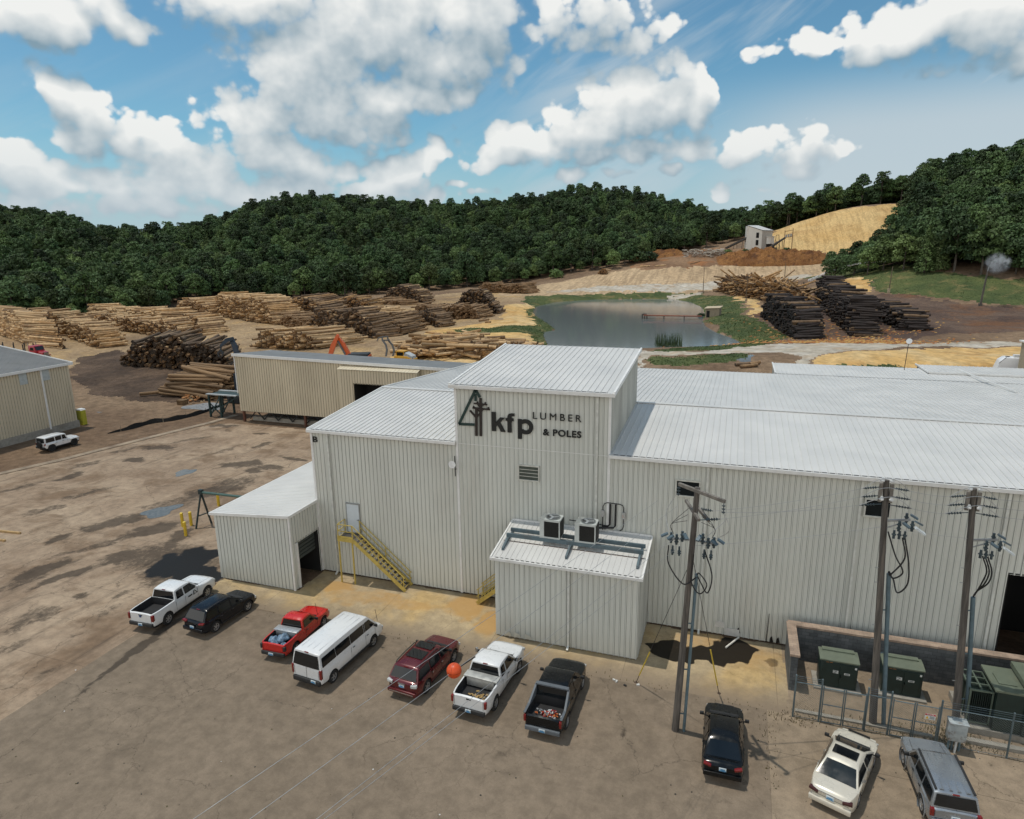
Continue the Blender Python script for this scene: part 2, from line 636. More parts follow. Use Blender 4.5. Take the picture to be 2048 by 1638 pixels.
def hit(px, py):
    """where the sight line through a photo point meets the ground"""
    d = np.array(ray(px, py))
    t = np.concatenate([np.arange(20, 130, 0.6), np.arange(130, 900, 0.9)])
    p = np.array(CAM)[None] + d[None] * t[:, None]
    dz = p[:, 2] - terrain_z(p[:, :2])
    k = np.argmax(dz < 0) if (dz < 0).any() else len(t) - 1
    if k == 0:
        k = 1
    a = dz[k - 1] / (dz[k - 1] - dz[k] + 1e-9)
    return Vector(p[k - 1] * (1 - a) + p[k] * a)


def gz(x, y):
    return float(terrain_z([(x, y)])[0])
# ------------------------------------------------------------------ far ground, in zones
def hp(pts):
    return [tuple(hit(*p)[:2]) for p in pts]


def land_mat(name, col, col2, patch=0.02, fine=0.6, groove=None, rough=0.95, specks=None, speck_amt=0.5, warm=None, stretch=(1, 1, 1)):
    m = bpy.data.materials.new(name)
    m.use_nodes = True
    t = NT(m.node_tree)
    b = m.node_tree.nodes['Principled BSDF']
    pos = t.new('ShaderNodeNewGeometry').outputs['Position']
    mp = t.new('ShaderNodeMapping')
    t.put(mp.inputs['Vector'], pos)
    mp.inputs['Scale'].default_value = stretch
    v = mp.outputs[0]
    c = t.mix(t.ramp(t.noise(v, patch * 2.2, 7, 0.62, 0.4), 0.36, 0.64), col, col2)
    if warm is not None:
        c = t.mix(t.ramp(t.noise(v, patch * 4.1, 5, 0.6, 0.3), 0.5, 0.66, 0, 0.8), c, warm)
    f = t.ramp(t.noise(v, fine, 6, 0.7), 0.3, 0.7, 0.72, 1.25)
    c = t.mix(1.0, c, t.comb(f, f, f), 'MULTIPLY')
    if specks is not None:
        s = t.ramp(t.noise(v, fine * 3.1, 4, 0.75), 0.56, 0.68, 0, speck_amt)
        c = t.mix(s, c, specks)
    h = t.noise(v, fine * 1.5, 6, 0.7)
    if groove is not None:
        ang, sc_, amt = groove
        g = t.new('ShaderNodeMapping')
        t.put(g.inputs['Vector'], pos)
        g.inputs['Rotation'].default_value = (0, 0, ang)
        g.inputs['Scale'].default_value = (sc_, sc_ * 0.07, 0.0)
        gn = t.noise(g.outputs[0], 1.0, 5, 0.6, 0.2)
        k = t.ramp(gn, 0.40, 0.56, 1 - amt, 1.08)
        c = t.mix(1.0, c, t.comb(k, k, k), 'MULTIPLY')
        h = gn
    t.put(b.inputs['Base Color'], c)
    b.inputs['Roughness'].default_value = rough
    b.inputs['Specular IOR Level'].default_value = 0.15
    bn = t.new('ShaderNodeBump')
    bn.inputs['Strength'].default_value = 0.8
    bn.inputs['Distance'].default_value = 0.35
    t.put(bn.inputs['Height'], h)
    t.put(b.inputs['Normal'], bn.outputs[0])
    return m


ZONES = [  # name, photo outlines (later zones win), material
    ("log_yard_ground", [[(-200, 745), (120, 735), (300, 760), (480, 760), (700, 735), (900, 735), (1060, 690), (1060, 640), (1090, 590), (1050, 572), (800, 596), (620, 606), (420, 612), (170, 652), (0, 655), (-260, 655)]],
     land_mat("log_yard_dirt", (.27, .185, .11), (.39, .28, .165), specks=(.10, .062, .04), speck_amt=.7, warm=(.45, .30, .14), fine=.9)),
    ("wet_soil", [[(150, 716), (240, 700), (300, 722), (480, 742), (484, 790), (400, 806), (250, 800), (180, 790), (145, 750)]],
     land_mat("dark_wet_soil", (.075, .052, .038), (.14, .095, .065), specks=(.03, .022, .018), speck_amt=.8, fine=1.1, patch=.05)),
    ("sand_ground", [[(760, 735), (830, 690), (850, 665), (930, 650), (1000, 640), (1010, 610), (1075, 606), (1078, 640), (1108, 652), (1072, 668), (1090, 700), (1080, 740)],
                     [(1620, 735), (1640, 712), (1740, 702), (1900, 694), (2060, 692), (2400, 696), (2400, 740), (1990, 760), (1700, 748)],
                     [(1480, 590), (1500, 596), (1530, 622), (1530, 640), (1510, 634), (1497, 612), (1470, 596)],
                     [(1660, 566), (1700, 556), (1735, 552), (1744, 570), (1742, 582), (1690, 580)]],
     land_mat("yellow_sand", (.58, .37, .145), (.60, .44, .23), warm=(.48, .28, .10), patch=.03)),
    ("dirt_bank", [[(1000, 578), (1080, 570), (1180, 552), (1300, 530), (1420, 528), (1440, 522), (1660, 522), (1665, 545), (1615, 556), (1540, 570), (1440, 580), (1380, 588), (1300, 588), (1150, 592), (1010, 592)]],
     land_mat("graded_dirt", (.41, .295, .18), (.47, .345, .215), specks=(.25, .17, .11), speck_amt=.4, groove=(R(-20), .6, .18))),
    ("dirt_terrace", [[(1250, 532), (1320, 492), (1440, 496), (1500, 496), (1660, 496), (1668, 522), (1440, 530), (1300, 540)]],
     land_mat("terrace_dirt", (.17, .10, .06), (.27, .17, .10), warm=(.30, .13, .05))),
    ("dirt_slope", [[(1545, 498), (1540, 472), (1620, 434), (1700, 417), (1790, 408), (1850, 404), (1880, 420), (1820, 470), (1700, 506), (1640, 502)]],
     land_mat("yellow_slope_dirt", (.50, .32, .13), (.56, .39, .18), groove=(R(28), .7, .13), warm=(.44, .28, .12), fine=1.2)),
    ("bark_ground", [[(1500, 640), (1560, 600), (1640, 580), (1700, 586), (1800, 590), (1900, 606), (2060, 616), (2400, 624), (2400, 672), (2048, 664), (1900, 668), (1800, 684), (1560, 690), (1540, 670)]],
     land_mat("wet_bark_ground", (.085, .058, .048), (.15, .105, .08), warm=(.17, .085, .045), specks=(.33, .17, .07), speck_amt=.5, fine=1.2)),
    ("grass_bank", [[(1040, 600), (1060, 592), (1200, 588), (1340, 584), (1400, 586), (1420, 600), (1300, 600), (1190, 602), (1120, 608), (1080, 616), (1070, 632), (1095, 646), (1115, 660), (1090, 668), (1092, 702), (1076, 704), (1060, 668), (880, 668), (930, 656), (1064, 652), (1080, 650), (1056, 632), (1062, 614)],
                    [(1345, 600), (1390, 590), (1460, 592), (1482, 608), (1492, 630), (1540, 650), (1575, 676), (1530, 690), (1440, 700), (1300, 708), (1300, 700), (1490, 686), (1440, 662), (1405, 636)],
                    [(1290, 728), (1300, 716), (1420, 710), (1502, 706), (1498, 722), (1420, 731)],
                    [(1610, 556), (1680, 545), (1760, 526), (1850, 538), (1960, 552), (2080, 566), (2400, 580), (2400, 622), (2060, 612), (1900, 600), (1760, 584), (1740, 560), (1690, 556)],
                    [(1660, 742), (1690, 728), (1805, 730), (1800, 742)], [(820, 702), (850, 690), (905, 674), (885, 690)], [(60, 652), (150, 640), (180, 640), (140, 660)]],
     land_mat("rough_grass", (.06, .085, .034), (.10, .12, .045), warm=(.19, .16, .07), patch=.05, fine=1.5)),
    ("gravel_road", [[(1262, 742), (1280, 704), (1400, 704), (1560, 686), (1700, 686), (1900, 684), (2060, 682), (2400, 684), (2400, 692), (2060, 690), (1850, 692), (1740, 700), (1640, 710), (1610, 730), (1560, 745), (1600, 712), (1560, 704), (1510, 704), (1420, 708), (1300, 713)],
                     [(1085, 584), (1200, 572), (1400, 566), (1520, 558), (1625, 548), (1630, 552), (1530, 568), (1400, 580), (1200, 582)], [(1330, 598), (1350, 588), (1405, 586), (1380, 592), (1352, 599)]],
     land_mat("pale_gravel", (.42, .37, .295), (.50, .46, .395), warm=(.38, .29, .20), specks=(.28, .23, .18), speck_amt=.4, patch=.06)),
    ("mud_puddle", [[(1470, 724), (1500, 716), (1505, 706), (1515, 712), (1500, 728)]], mat("puddle_water", (.13, .135, .13), .12, var=.15, spec=.22)),
]

AZ = np.concatenate([np.linspace(-3.5, -1.15, 26)[:-1], np.linspace(-1.15, 0.5, 760), np.linspace(.5, 2.75, 26)[1:]])
RAD = [0.5, 20, 45]
while RAD[-1] < 1400:
    r_ = RAD[-1]
    RAD.append(r_ + (min(max(.7, r_ * r_ / 44000.), 1.3) if 60 < r_ < 430 else 8 if r_ > 60 else 14) * (1 if r_ < 700 else 4))
RAD = np.array(RAD)
GA, GR = np.meshgrid(AZ, RAD)
GX, GY = np.sin(GA) * GR, np.cos(GA) * GR
LP = np.stack([GX.ravel(), GY.ravel()], 1)
LZ = terrain_z(LP)


def vnoise(P, s, seed=0):
    """smooth lattice noise, -1..1"""
    rg = np.random.default_rng(seed)
    tab = rg.uniform(-1, 1, (256, 256))
    q = np.asarray(P) / s
    i = np.floor(q).astype(int)
    f = q - i
    f = f * f * (3 - 2 * f)
    a = tab[i[:, 0] % 256, i[:, 1] % 256]
    b = tab[(i[:, 0] + 1) % 256, i[:, 1] % 256]
    c = tab[i[:, 0] % 256, (i[:, 1] + 1) % 256]
    d = tab[(i[:, 0] + 1) % 256, (i[:, 1] + 1) % 256]
    return (a * (1 - f[:, 0]) + b * f[:, 0]) * (1 - f[:, 1]) + (c * (1 - f[:, 0]) + d * f[:, 0]) * f[:, 1]


pond_d = edge_dist(LP, POND)
rough_w = _sm((np.hypot(LP[:, 0], LP[:, 1]) - 100) / 30) * _sm(pond_d / 8)
LZ = LZ + rough_w * (vnoise(LP, 9, 1) * .22 + vnoise(LP, 3.4, 2) * .14)
nr, na = GX.shape
idx = np.arange(nr * na).reshape(nr, na)
QF = np.stack([idx[:-1, :-1].ravel(), idx[:-1, 1:].ravel(), idx[1:, 1:].ravel(), idx[1:, :-1].ravel()], 1)
FC = LP[QF].mean(1)
rr = np.linalg.norm(FC, axis=1)
WP = FC + np.stack([vnoise(FC, 5, 5) * 1.6 + vnoise(FC, 1.7, 6) * .9 + vnoise(FC, .6, 16) * .5, vnoise(FC, 5, 7) * 1.6 + vnoise(FC, 1.7, 8) * .9 + vnoise(FC, .6, 17) * .5], 1) * np.clip(rr / 200, .4, 1.6)[:, None]
zone = np.zeros(len(QF), int)
for zi, (zn, polys, zm) in enumerate(ZONES):
    for pl in polys:
        zone[in_poly(WP, hp(pl))] = zi + 1


def mesh_from(name, V, F, m, kind=None, smooth=True):
    used, inv = np.unique(F.ravel(), return_inverse=True)
    me = bpy.data.meshes.new(name)
    me.from_pydata(V[used].tolist(), [], inv.reshape(F.shape).tolist())
    me.materials.append(m)
    me.polygons.foreach_set('use_smooth', [smooth] * len(me.polygons))
    o = bpy.data.objects.new(name, me)
    COL.objects.link(o)
    return tag(o, kind=kind)


LV = np.column_stack([LP, LZ])
ground_m = land_mat("brown_yard_dirt", (.16, .105, .068), (.26, .18, .115), specks=(.09, .06, .04), speck_amt=.6, fine=.9)
mesh_from("ground", LV, QF[zone == 0], ground_m, 'structure')
for zi, (zn, polys, zm) in enumerate(ZONES):
    if (zone == zi + 1).any():
        mesh_from(zn, LV, QF[zone == zi + 1], zm, 'structure')

# pond water
pm = bpy.data.materials.new("pond_water")
pm.use_nodes = True
t = NT(pm.node_tree)
b = pm.node_tree.nodes['Principled BSDF']
b.inputs['Base Color'].default_value = (.15, .17, .175, 1)
b.inputs['Roughness'].default_value = .10
b.inputs['Specular IOR Level'].default_value = 0.8
bn = t.new('ShaderNodeBump')
bn.inputs['Strength'].default_value = .045
bn.inputs['Distance'].default_value = .12
mp = t.new('ShaderNodeMapping')
t.put(mp.inputs['Vector'], t.new('ShaderNodeNewGeometry').outputs['Position'])
mp.inputs['Scale'].default_value = (1, .55, 1)
t.put(bn.inputs['Height'], t.noise(mp.outputs[0], 1.1, 5, .6, .4))
t.put(b.inputs['Normal'], bn.outputs[0])
pc = np.mean(POND, axis=0)
mb = MB()
big = [tuple(pc + (np.array(p) - pc) * 1.06) for p in POND]
mb.add([(x, y, POND_Z) for x, y in big], [tuple(range(len(big)))])
tag(mb.build("pond", pm), kind='structure')

# ------------------------------------------------------------------ near paved sheets with stains
def paving(name, col, col2, warm=None, joints=None, crack=True, crack_scale=.16, streak=.35, blotch=.5, dark=(.05, .038, .028), fine=1.3, edge=None):
    m = bpy.data.materials.new(name)
    m.use_nodes = True
    t = NT(m.node_tree)
    b = m.node_tree.nodes['Principled BSDF']
    pos = t.new('ShaderNodeNewGeometry').outputs['Position']
    c = t.mix(t.ramp(t.noise(pos, .11, 7, .62, .5), .35, .65), col, col2)
    if warm is not None:
        c = t.mix(t.ramp(t.noise(pos, .23, 6, .6, .4), .46, .68, 0, .85), c, warm)
    f = t.ramp(t.noise(pos, fine, 8, .72), .3, .7, .80, 1.18)
    c = t.mix(1.0, c, t.comb(f, f, f), 'MULTIPLY')
    g = t.ramp(t.noise(pos, 28, 4, .8), .3, .7, .88, 1.12)
    c = t.mix(1.0, c, t.comb(g, g, g), 'MULTIPLY')
    mp = t.new('ShaderNodeMapping')
    t.put(mp.inputs['Vector'], pos)
    mp.inputs['Scale'].default_value = (1.0, .10, 1)
    mp.inputs['Rotation'].default_value = (0, 0, R(9))
    s = t.ramp(t.noise(mp.outputs[0], .8, 6, .62, .4), .54, .74, 0, streak)
    c = t.mix(s, c, dark)
    blot = t.ramp(t.noise(pos, .7, 7, .70, .6), .60, .74, 0, blotch)
    c = t.mix(blot, c, dark)
    spot = t.ramp(t.noise(pos, 3.2, 3, .6), .68, .75, 0, .55)
    c = t.mix(spot, c, dark)
    h = t.noise(pos, 9, 6, .7)
    if crack:
        w = t.new('ShaderNodeVectorMath', operation='MULTIPLY_ADD')
        t.put(w.inputs[0], t.noise(pos, .8, 7, .68, 0, out=1))
        w.inputs[1].default_value = (1.6, 1.6, 0)
        t.put(w.inputs[2], pos)
        vo = t.new('ShaderNodeTexVoronoi', feature='DISTANCE_TO_EDGE', voronoi_dimensions='2D')
        t.put(vo.inputs['Vector'], w.outputs[0])
        vo.inputs['Scale'].default_value = crack_scale
        ln = t.ramp(vo.outputs['Distance'], 0.0, .0058, 1, 0)
        msk = t.ramp(t.noise(pos, .13, 3, .6), .44, .52)
        c = t.mix(t.m('MULTIPLY', t.m('MULTIPLY', ln, msk), .6), c, dark)
        v2 = t.new('ShaderNodeTexVoronoi', feature='DISTANCE_TO_EDGE', voronoi_dimensions='2D')
        t.put(v2.inputs['Vector'], w.outputs[0])
        v2.inputs['Scale'].default_value = crack_scale * 5
        l2 = t.ramp(v2.outputs['Distance'], 0.0, .026, 1, 0)
        m2 = t.ramp(t.noise(pos, .15, 4, .6), .52, .60)
        c = t.mix(t.m('MULTIPLY', t.m('MULTIPLY', l2, m2), .42), c, dark)
    if joints:
        sp = t.new('ShaderNodeSeparateXYZ')
        t.put(sp.inputs[0], pos)
        for ax, (per, off) in enumerate(joints):
            q = t.m('ABSOLUTE', t.m('SUBTRACT', t.m('FRACT', t.m('MULTIPLY_ADD', sp.outputs[ax], 1 / per, off)), .5))
            c = t.mix(t.ramp(q, 0, .03 / per, .55, 0), c, dark)
    at = t.new('ShaderNodeAttribute', attribute_name='stain')
    sx = t.new('ShaderNodeSeparateColor')
    t.put(sx.inputs[0], at.outputs['Color'])
    brk = t.m('MULTIPLY', t.m('SUBTRACT', t.m('ADD', t.m('MULTIPLY', t.noise(pos, 2.2, 8, .76, .5), .72), t.m('MULTIPLY', t.noise(mp.outputs[0], 2.4, 6, .68, .5), .28)), .5), 2.4)
    sm_ = t.ramp(t.m('ADD', sx.outputs[0], brk), .18, .78)
    c = t.mix(t.m('MULTIPLY', t.m('MULTIPLY', sm_, t.m("GREATER_THAN", sx.outputs[0], .02)), .74), c, tuple(q * .62 for q in dark))
    c = t.mix(t.m('MULTIPLY', t.ramp(t.m('ADD', sx.outputs[2], t.m('MULTIPLY', brk, .5)), .1, .9), .8), c, (.44, .26, .09))
    if edge is not None:
        c = t.mix(t.ramp(t.m('ADD', at.outputs['Alpha'], t.m('MULTIPLY', brk, .22)), .05, .95, .92, 0), c, edge)
    wet = t.ramp(t.m('ADD', sx.outputs[1], t.m('MULTIPLY', brk, .2)), .36, .52)
    c = t.mix(t.m('MULTIPLY', wet, .98), c, (.013, .011, .009))
    t.put(b.inputs['Base Color'], c)
    t.put(b.inputs['Roughness'], t.ramp(wet, 0, 1, .9, .45))
    t.put(b.inputs['Specular IOR Level'], t.ramp(wet, 0, 1, .3, .12))
    bn = t.new('ShaderNodeBump')
    bn.inputs['Strength'].default_value = .35
    bn.inputs['Distance'].default_value = .02
    t.put(bn.inputs['Height'], h)
    t.put(b.inputs['Normal'], bn.outputs[0])
    return m


# marks that belong to the paving: channel, photo point, half size along X and Y in metres, turn in degrees, strength
MARKS = [('s', 560, 850, 5, .5, 10, .8), ('s', 430, 850, 4, .8, 0, .8), ('s', 250, 900, .8, 3, -30, .6), ('s', 380, 880, .5, 4, -35, .6), ('s', 520, 890, .6, 3, -20, .7), ('s', 450, 900, .5, 4, -10, .6), ('s', 180, 985, .6, 4, -25, .6), ('s', 90, 1020, .6, 3, -20, .6), ('s', 200, 1090, .5, 5, -28, .6), ('s', 40, 975, .5, 5, -15, .6),
         ('s', 520, 868, 1.2, .5, 0, .9), ('s', 30, 1290, .5, 1.5, -10, .5), ('s', 100, 1345, .4, 1.0, 0, .5), ('s', 60, 1240, .8, 2.5, -12, .6), ('s', 267, 919, 1.8, .7, 0, .9), ('s', 480, 928, 2.6, 1.3, 20, 1), ('s', 508, 941, 1.4, .8, 0, 1), ('s', 142, 952, .7, 2.6, -10, .9), ('s', 545, 935, 2.2, .8, 0, .8), ('s', 590, 918, 2.4, .5, -10, .9),
         ('s', 80, 1142, .8, 3.4, -12, 1), ('s', 130, 1152, .5, 2.4, -12, 1), ('s', 115, 1078, .7, 1.2, 0, .8), ('s', 60, 1160, .6, 3, -12, .6), ('s', 230, 1045, 1.0, 4.5, -25, .9), ('s', 300, 1060, .9, 4.5, -30, .9),
         ('s', 420, 985, 1.4, 5, -38, .8), ('s', 350, 1005, 1.4, 5, -30, .55), ('s', 470, 965, 1.5, 4, -30, .6), ('s', 365, 1070, 1.4, .9, 0, 1), ('s', 345, 1085, .7, 1.2, 0, .9),
         ('w', 365, 1125, 2.3, 3.3, -20, .8), ('w', 400, 1152, 2.5, 1.6, 0, .7), ('s', 350, 1120, 4.0, 4.2, 0, .75), ('s', 330, 1155, 2, 2.5, 0, .7), ('s', 250, 1110, .9, 1.8, -20, .8),
         ('s', 320, 895, 3, 1, 20, .7), ('s', 170, 930, .6, 3, -8, .6), ('s', 250, 1185, .5, 1.2, -20, .6), ('s', 165, 1190, .6, .8, 0, .7), ('s', 215, 1220, .5, .9, 0, .5),
         ('w', 1420, 1308, 2.1, 1.15, 8, 1.0), ('w', 1475, 1300, 1.3, .9, 0, .9), ('w', 1330, 1295, 1.2, .6, 0, .8), ('s', 1548, 1326, .5, .2, 0, .9), ('w', 1350, 1318, 1.4, .55, -8, .8),
         ('r', 930, 1218, 1.4, 1.6, 0, .9), ('r', 985, 1245, .8, 1.6, 0, 1), ('r', 800, 1205, 3.5, .8, 0, .6), ('r', 690, 1172, 1.2, .7, 0, .9), ('r', 1440, 1300, 4, 1.6, 0, .5), ('r', 720, 1195, 3, 1, 0, .5),
         ('s', 290, 1290, .35, 5, 4, 1), ('s', 300, 1275, .25, 3, 4, .8), ('s', 540, 1308, .3, .3, 0, .6), ('s', 1245, 1472, .12, .5, 0, .8), ('s', 1005, 1500, .5, .5, 0, .3)]


def sheet(name, x0, x1, y0, y1, z, m, res=.25, outline=None):
    nx, ny = int((x1 - x0) / res) + 1, int((y1 - y0) / res) + 1
    X, Y = np.meshgrid(np.linspace(x0, x1, nx), np.linspace(y0, y1, ny))
    P = np.stack([X.ravel(), Y.ravel()], 1)
    i = np.arange(nx * ny).reshape(ny, nx)
    Q = np.stack([i[:-1, :-1].ravel(), i[:-1, 1:].ravel(), i[1:, 1:].ravel(), i[1:, :-1].ravel()], 1)
    if outline is not None:
        fc = P[Q].mean(1)
        fc = fc + np.stack([vnoise(fc, 1.3, 21), vnoise(fc, 1.3, 22)], 1) * .18
        Q = Q[in_poly(fc, outline)]
    me = bpy.data.meshes.new(name)
    me.from_pydata(np.column_stack([P, np.full(len(P), z)]).tolist(), [], Q.tolist())
    me.materials.append(m)
    ch = {'s': np.zeros(len(P)), 'w': np.zeros(len(P)), 'r': np.zeros(len(P))}
    wn = np.stack([vnoise(P, 1.2, 31) + .6 * vnoise(P, .45, 33), vnoise(P, 1.2, 32) + .6 * vnoise(P, .45, 34)], 1) * .45
    for (k, px, py, rx, ry, a, s) in MARKS:
        cx, cy, _ = flat(px, py)
        if k == 's' and ry > 2.4 and px < 600 and py < 1250:
            rx, ry = rx * 1.25, ry * .68
        d = P + wn * min(1.3, .35 + min(rx, ry)) - (cx, cy)
        ca, sa = math.cos(R(a)), math.sin(R(a))
        u = (d[:, 0] * ca + d[:, 1] * sa) / rx
        v = (-d[:, 0] * sa + d[:, 1] * ca) / ry
        q = np.sqrt(u * u + v * v)
        ch[k] = np.maximum(ch[k], s * np.clip((1.25 - q) / .6, 0, 1))
    at = me.color_attributes.new('stain', 'FLOAT_COLOR', 'POINT')
    at.data.foreach_set('color', np.column_stack([ch['s'], ch['w'], ch['r'], np.clip((P[:, 1] - 32.0) / 3.2, 0, 1)]).ravel())
    o = bpy.data.objects.new(name, me)
    COL.objects.link(o)
    return tag(o, kind='structure')


lot_m = paving("worn_asphalt", (.188, .146, .104), (.225, .175, .126), streak=.14, blotch=.16)
yard_m = paving("stained_concrete", (.26, .187, .127), (.37, .28, .195), warm=(.175, .115, .07), joints=[(9.5, .3), (7.3, .2)], streak=.45, blotch=.8, crack_scale=.1)
apron_m = paving("apron_concrete", (.36, .28, .175), (.42, .33, .205), warm=(.48, .335, .15), joints=[(8.2, .1), (50, .3)], streak=.15, crack_scale=.2, edge=(.22, .17, .122))
pad_m = paving("pad_concrete", (.245, .19, .132), (.29, .225, .158), joints=[(30, .41), (9, .25)], streak=.14, blotch=.25)
yard_out = [(-80, -25), (-34.7, -25), (-34.7, 33.2), (-35.1, 35.2), (-35.2, 48), (-28.5, 52), (-28.5, 72.5), (-68, 73), (-71, 68), (-73, 60), (-75.2, 50), (-78, 36), (-84, 18), (-90, 0), (-92, -25)]
sheet("concrete_yard", -93, -28, -25, 74, .004, yard_m, .3, yard_out)
sheet("asphalt_lot", -34.9, 2.75, -14, 32.45, .008, lot_m, .2)
sheet("concrete_apron", -35, 3.85, 32.0, 38.6, .012, apron_m, .12, [(-34.9, 32.5), (-22, 32.38), (-12, 31.98), (-4, 32.25), (3.75, 32.3), (3.75, 38.58), (-28.4, 38.58), (-28.4, 35.4), (-34.9, 35.3)])
sheet("concrete_pad", 2.7, 32, -14, 38.6, .010, pad_m, .2)

# puddles lying on the yard
water = mat("puddle_water", (.13, .135, .13), .12, var=.15, spec=.22)
for (px, py, rx, ry, tail) in ((370, 945, .95, 1.15, 0), (318, 1024, 1.3, 1.45, .8), (206, 823, 1.5, 1.0, 0)):
    c = flat(px, py)
    mb = MB()
    ring = []
    for i in range(40):
        a = 2 * math.pi * i / 40
        k = 1 + .16 * math.sin(3 * a + px) + .09 * math.sin(5 * a + 2) + tail * .5 * math.exp(-((a - 1.2) / .35) ** 2)
        ring.append((c.x + math.cos(a) * rx * k, c.y + math.sin(a) * ry * k, .16 if px == 206 else .018))
    mb.add(ring, [tuple(range(40))])
    tag(mb.build("puddle", water), kind='structure')
# low concrete kerb curving along the far side of the yard
kerb_m = mat("kerb_concrete", (.29, .225, .16), .9, var=.3, scale=.8, dirt=(.17, .12, .08), dscale=.25, dirt_amt=.95, space='World')
kp = [flat(px, py) for px, py in ((-120, 975), (0, 948), (120, 921), (230, 893), (330, 868), (420, 846), (488, 826))]
mb = MB()
for a, c in zip(kp, kp[1:]):
    mb.bar(a + Vector((0, 0, .02)), c + Vector((0, 0, .02)), .95, .13)
tag(mb.build("kerb", kerb_m), kind='structure')
# ------------------------------------------------------------------ corrugated buildings
wall_m = mat("pale_wall_steel", (.615, .63, .58), .5, .0, var=.05, scale=.5, dirt=(.46, .43, .37), dscale=.35, dirt_amt=.35, stretch=(1, 1, .25), spec=.4)
cream_m = mat("cream_wall_steel", (.60, .53, .395), .55, .0, var=.07, scale=.4, dirt=(.38, .33, .24), dscale=.3, dirt_amt=.4, stretch=(1, 1, .2), spec=.4)
seam_m = mat("wall_rib_shade", (.39, .40, .37), .7, var=.25, scale=.7, stretch=(1, 1, .2))  # darker rib sides: the ribs' own shade put into the colour
cseam_m = mat("cream_rib_shade", (.27, .235, .17), .7, var=.2, scale=.7)  # painted rib shade for the cream walls
roof_m = mat("bare_roof_steel", (.585, .58, .56), .45, .0, var=.05, scale=.35, dirt=(.50, .50, .49), dscale=.22, dirt_amt=.5, spec=.5)
roof_old_m = mat("weathered_roof_steel", (.17, .175, .175), .6, .0, var=.12, scale=.4, dirt=(.12, .12, .115), dscale=.3, dirt_amt=.5)
trim_m = mat("white_trim", (.74, .74, .72), .45, var=.04, dirt=(.55, .53, .48), dscale=.8)
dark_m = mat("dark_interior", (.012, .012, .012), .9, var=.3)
gap_m = mat("roof_end_closure", (.03, .03, .03), .8)
plinth_m = mat("plinth_concrete", (.30, .28, .24), .9, var=.15, dirt=(.16, .13, .10))
glass_m = mat("window_glass", (.008, .012, .014), .12, spec=.2)
frame_m = mat("window_frame_paint", (.55, .55, .50), .5)


def panel(mb, P0, U, L, zb, zt, N, pitch=.305, rib=.045, ops=(), prof=(0, .66, .76, .90, 1.0), start=0.0):
    """ribbed sheet: P0 base point, U along it, heights zb(u) and zt(u) (numbers or functions), N outward; ops are openings (u0,u1,v0,v1)"""
    P0, U, N = Vector(P0), Vector(U).normalized(), Vector(N).normalized()
    fz = zt if callable(zt) else (lambda u: zt)
    fb = zb if callable(zb) else (lambda u: zb)
    br = [(0.0, 0), (L, 0)]
    k = int(-start / pitch) - 1
    while k * pitch + start < L:
        for q, h in zip(prof, (0, 0, rib, rib, 0)):
            br.append((k * pitch + start + q * pitch, h))
        k += 1
    br = sorted((b for b in br if -1e-6 <= b[0] <= L + 1e-6), key=lambda b: b[0])
    us = [b[0] for b in br]
    hs = [b[1] for b in br]
    for o in ops:
        for e in o[:2]:
            h = float(np.interp(e, us, hs))
            k = int(np.searchsorted(us, e))
            us.insert(k, e)
            hs.insert(k, h)
    for i in range(len(us) - 1):
        a, b = us[i], us[i + 1]
        if b - a < 1e-5 and abs(hs[i] - hs[i + 1]) < 1e-5:
            continue
        mid = (a + b) / 2
        spans = [(None, None)]
        for o in ops:
            if o[0] - 1e-6 <= mid <= o[1] + 1e-6:
                spans = [(None, o[2]), (o[3], None)]
        for lo, hi in spans:
            la, lb_ = (fb(a), fb(b)) if lo is None else (lo, lo)
            ha, hb = (fz(a), fz(b)) if hi is None else (hi, hi)
            if ha - la < .02:
                continue
            pa, pb = P0 + U * a + N * hs[i], P0 + U * b + N * hs[i + 1]
            up = Vector((0, 0, 1))
            mb.k = 1 if abs(hs[i] - hs[i + 1]) > 1e-4 else 0      # self-shade painted as darker colour on each rib's sides
            mb.add([pa + up * la, pb + up * lb_, pb + up * hb, pa + up * ha], [(0, 1, 2, 3)])
            mb.k = 0


def roof(mb, A, B, C, pitch=.40, rib=.05, w=.05):
    """standing-seam sheet: eave A to B, C above A; ribs run from eave to ridge"""
    A, B, C = Vector(A), Vector(B), Vector(C)
    U, V = (B - A), (C - A)
    L = U.length
    u = U / L
    n = u.cross(V).normalized()
    if n.z < 0:
        n = -n
    xs = [(0, 0)]
    k = .5 * pitch
    while k < L - w:
        xs += [(k, 0), (k + w * .25, rib), (k + w * .75, rib), (k + w, 0)]
        k += pitch
    xs.append((L, 0))
    for (a, ha), (b, hb) in zip(xs, xs[1:]):
        p, q = A + u * a + n * ha, A + u * b + n * hb
        mb.add([p, q, q + V, p + V], [(0, 1, 2, 3)])
    # dark closures where the pans end at the eave
    mb.k = 1
    k = .5 * pitch + w
    while k < L - pitch:
        mb.add([A + u * (k + .04) + n * .006, A + u * (k + pitch - w - .04) + n * .006, A + u * (k + pitch - w - .04) + n * .006 + V.normalized() * .10, A + u * (k + .04) + n * .006 + V.normalized() * .10], [(0, 1, 2, 3)])
        k += pitch
    mb.k = 0


def part(name, m, parent, fn, **kw):
    mb = MB()
    fn(mb)
    return mb.build(name, m, parent, **kw)


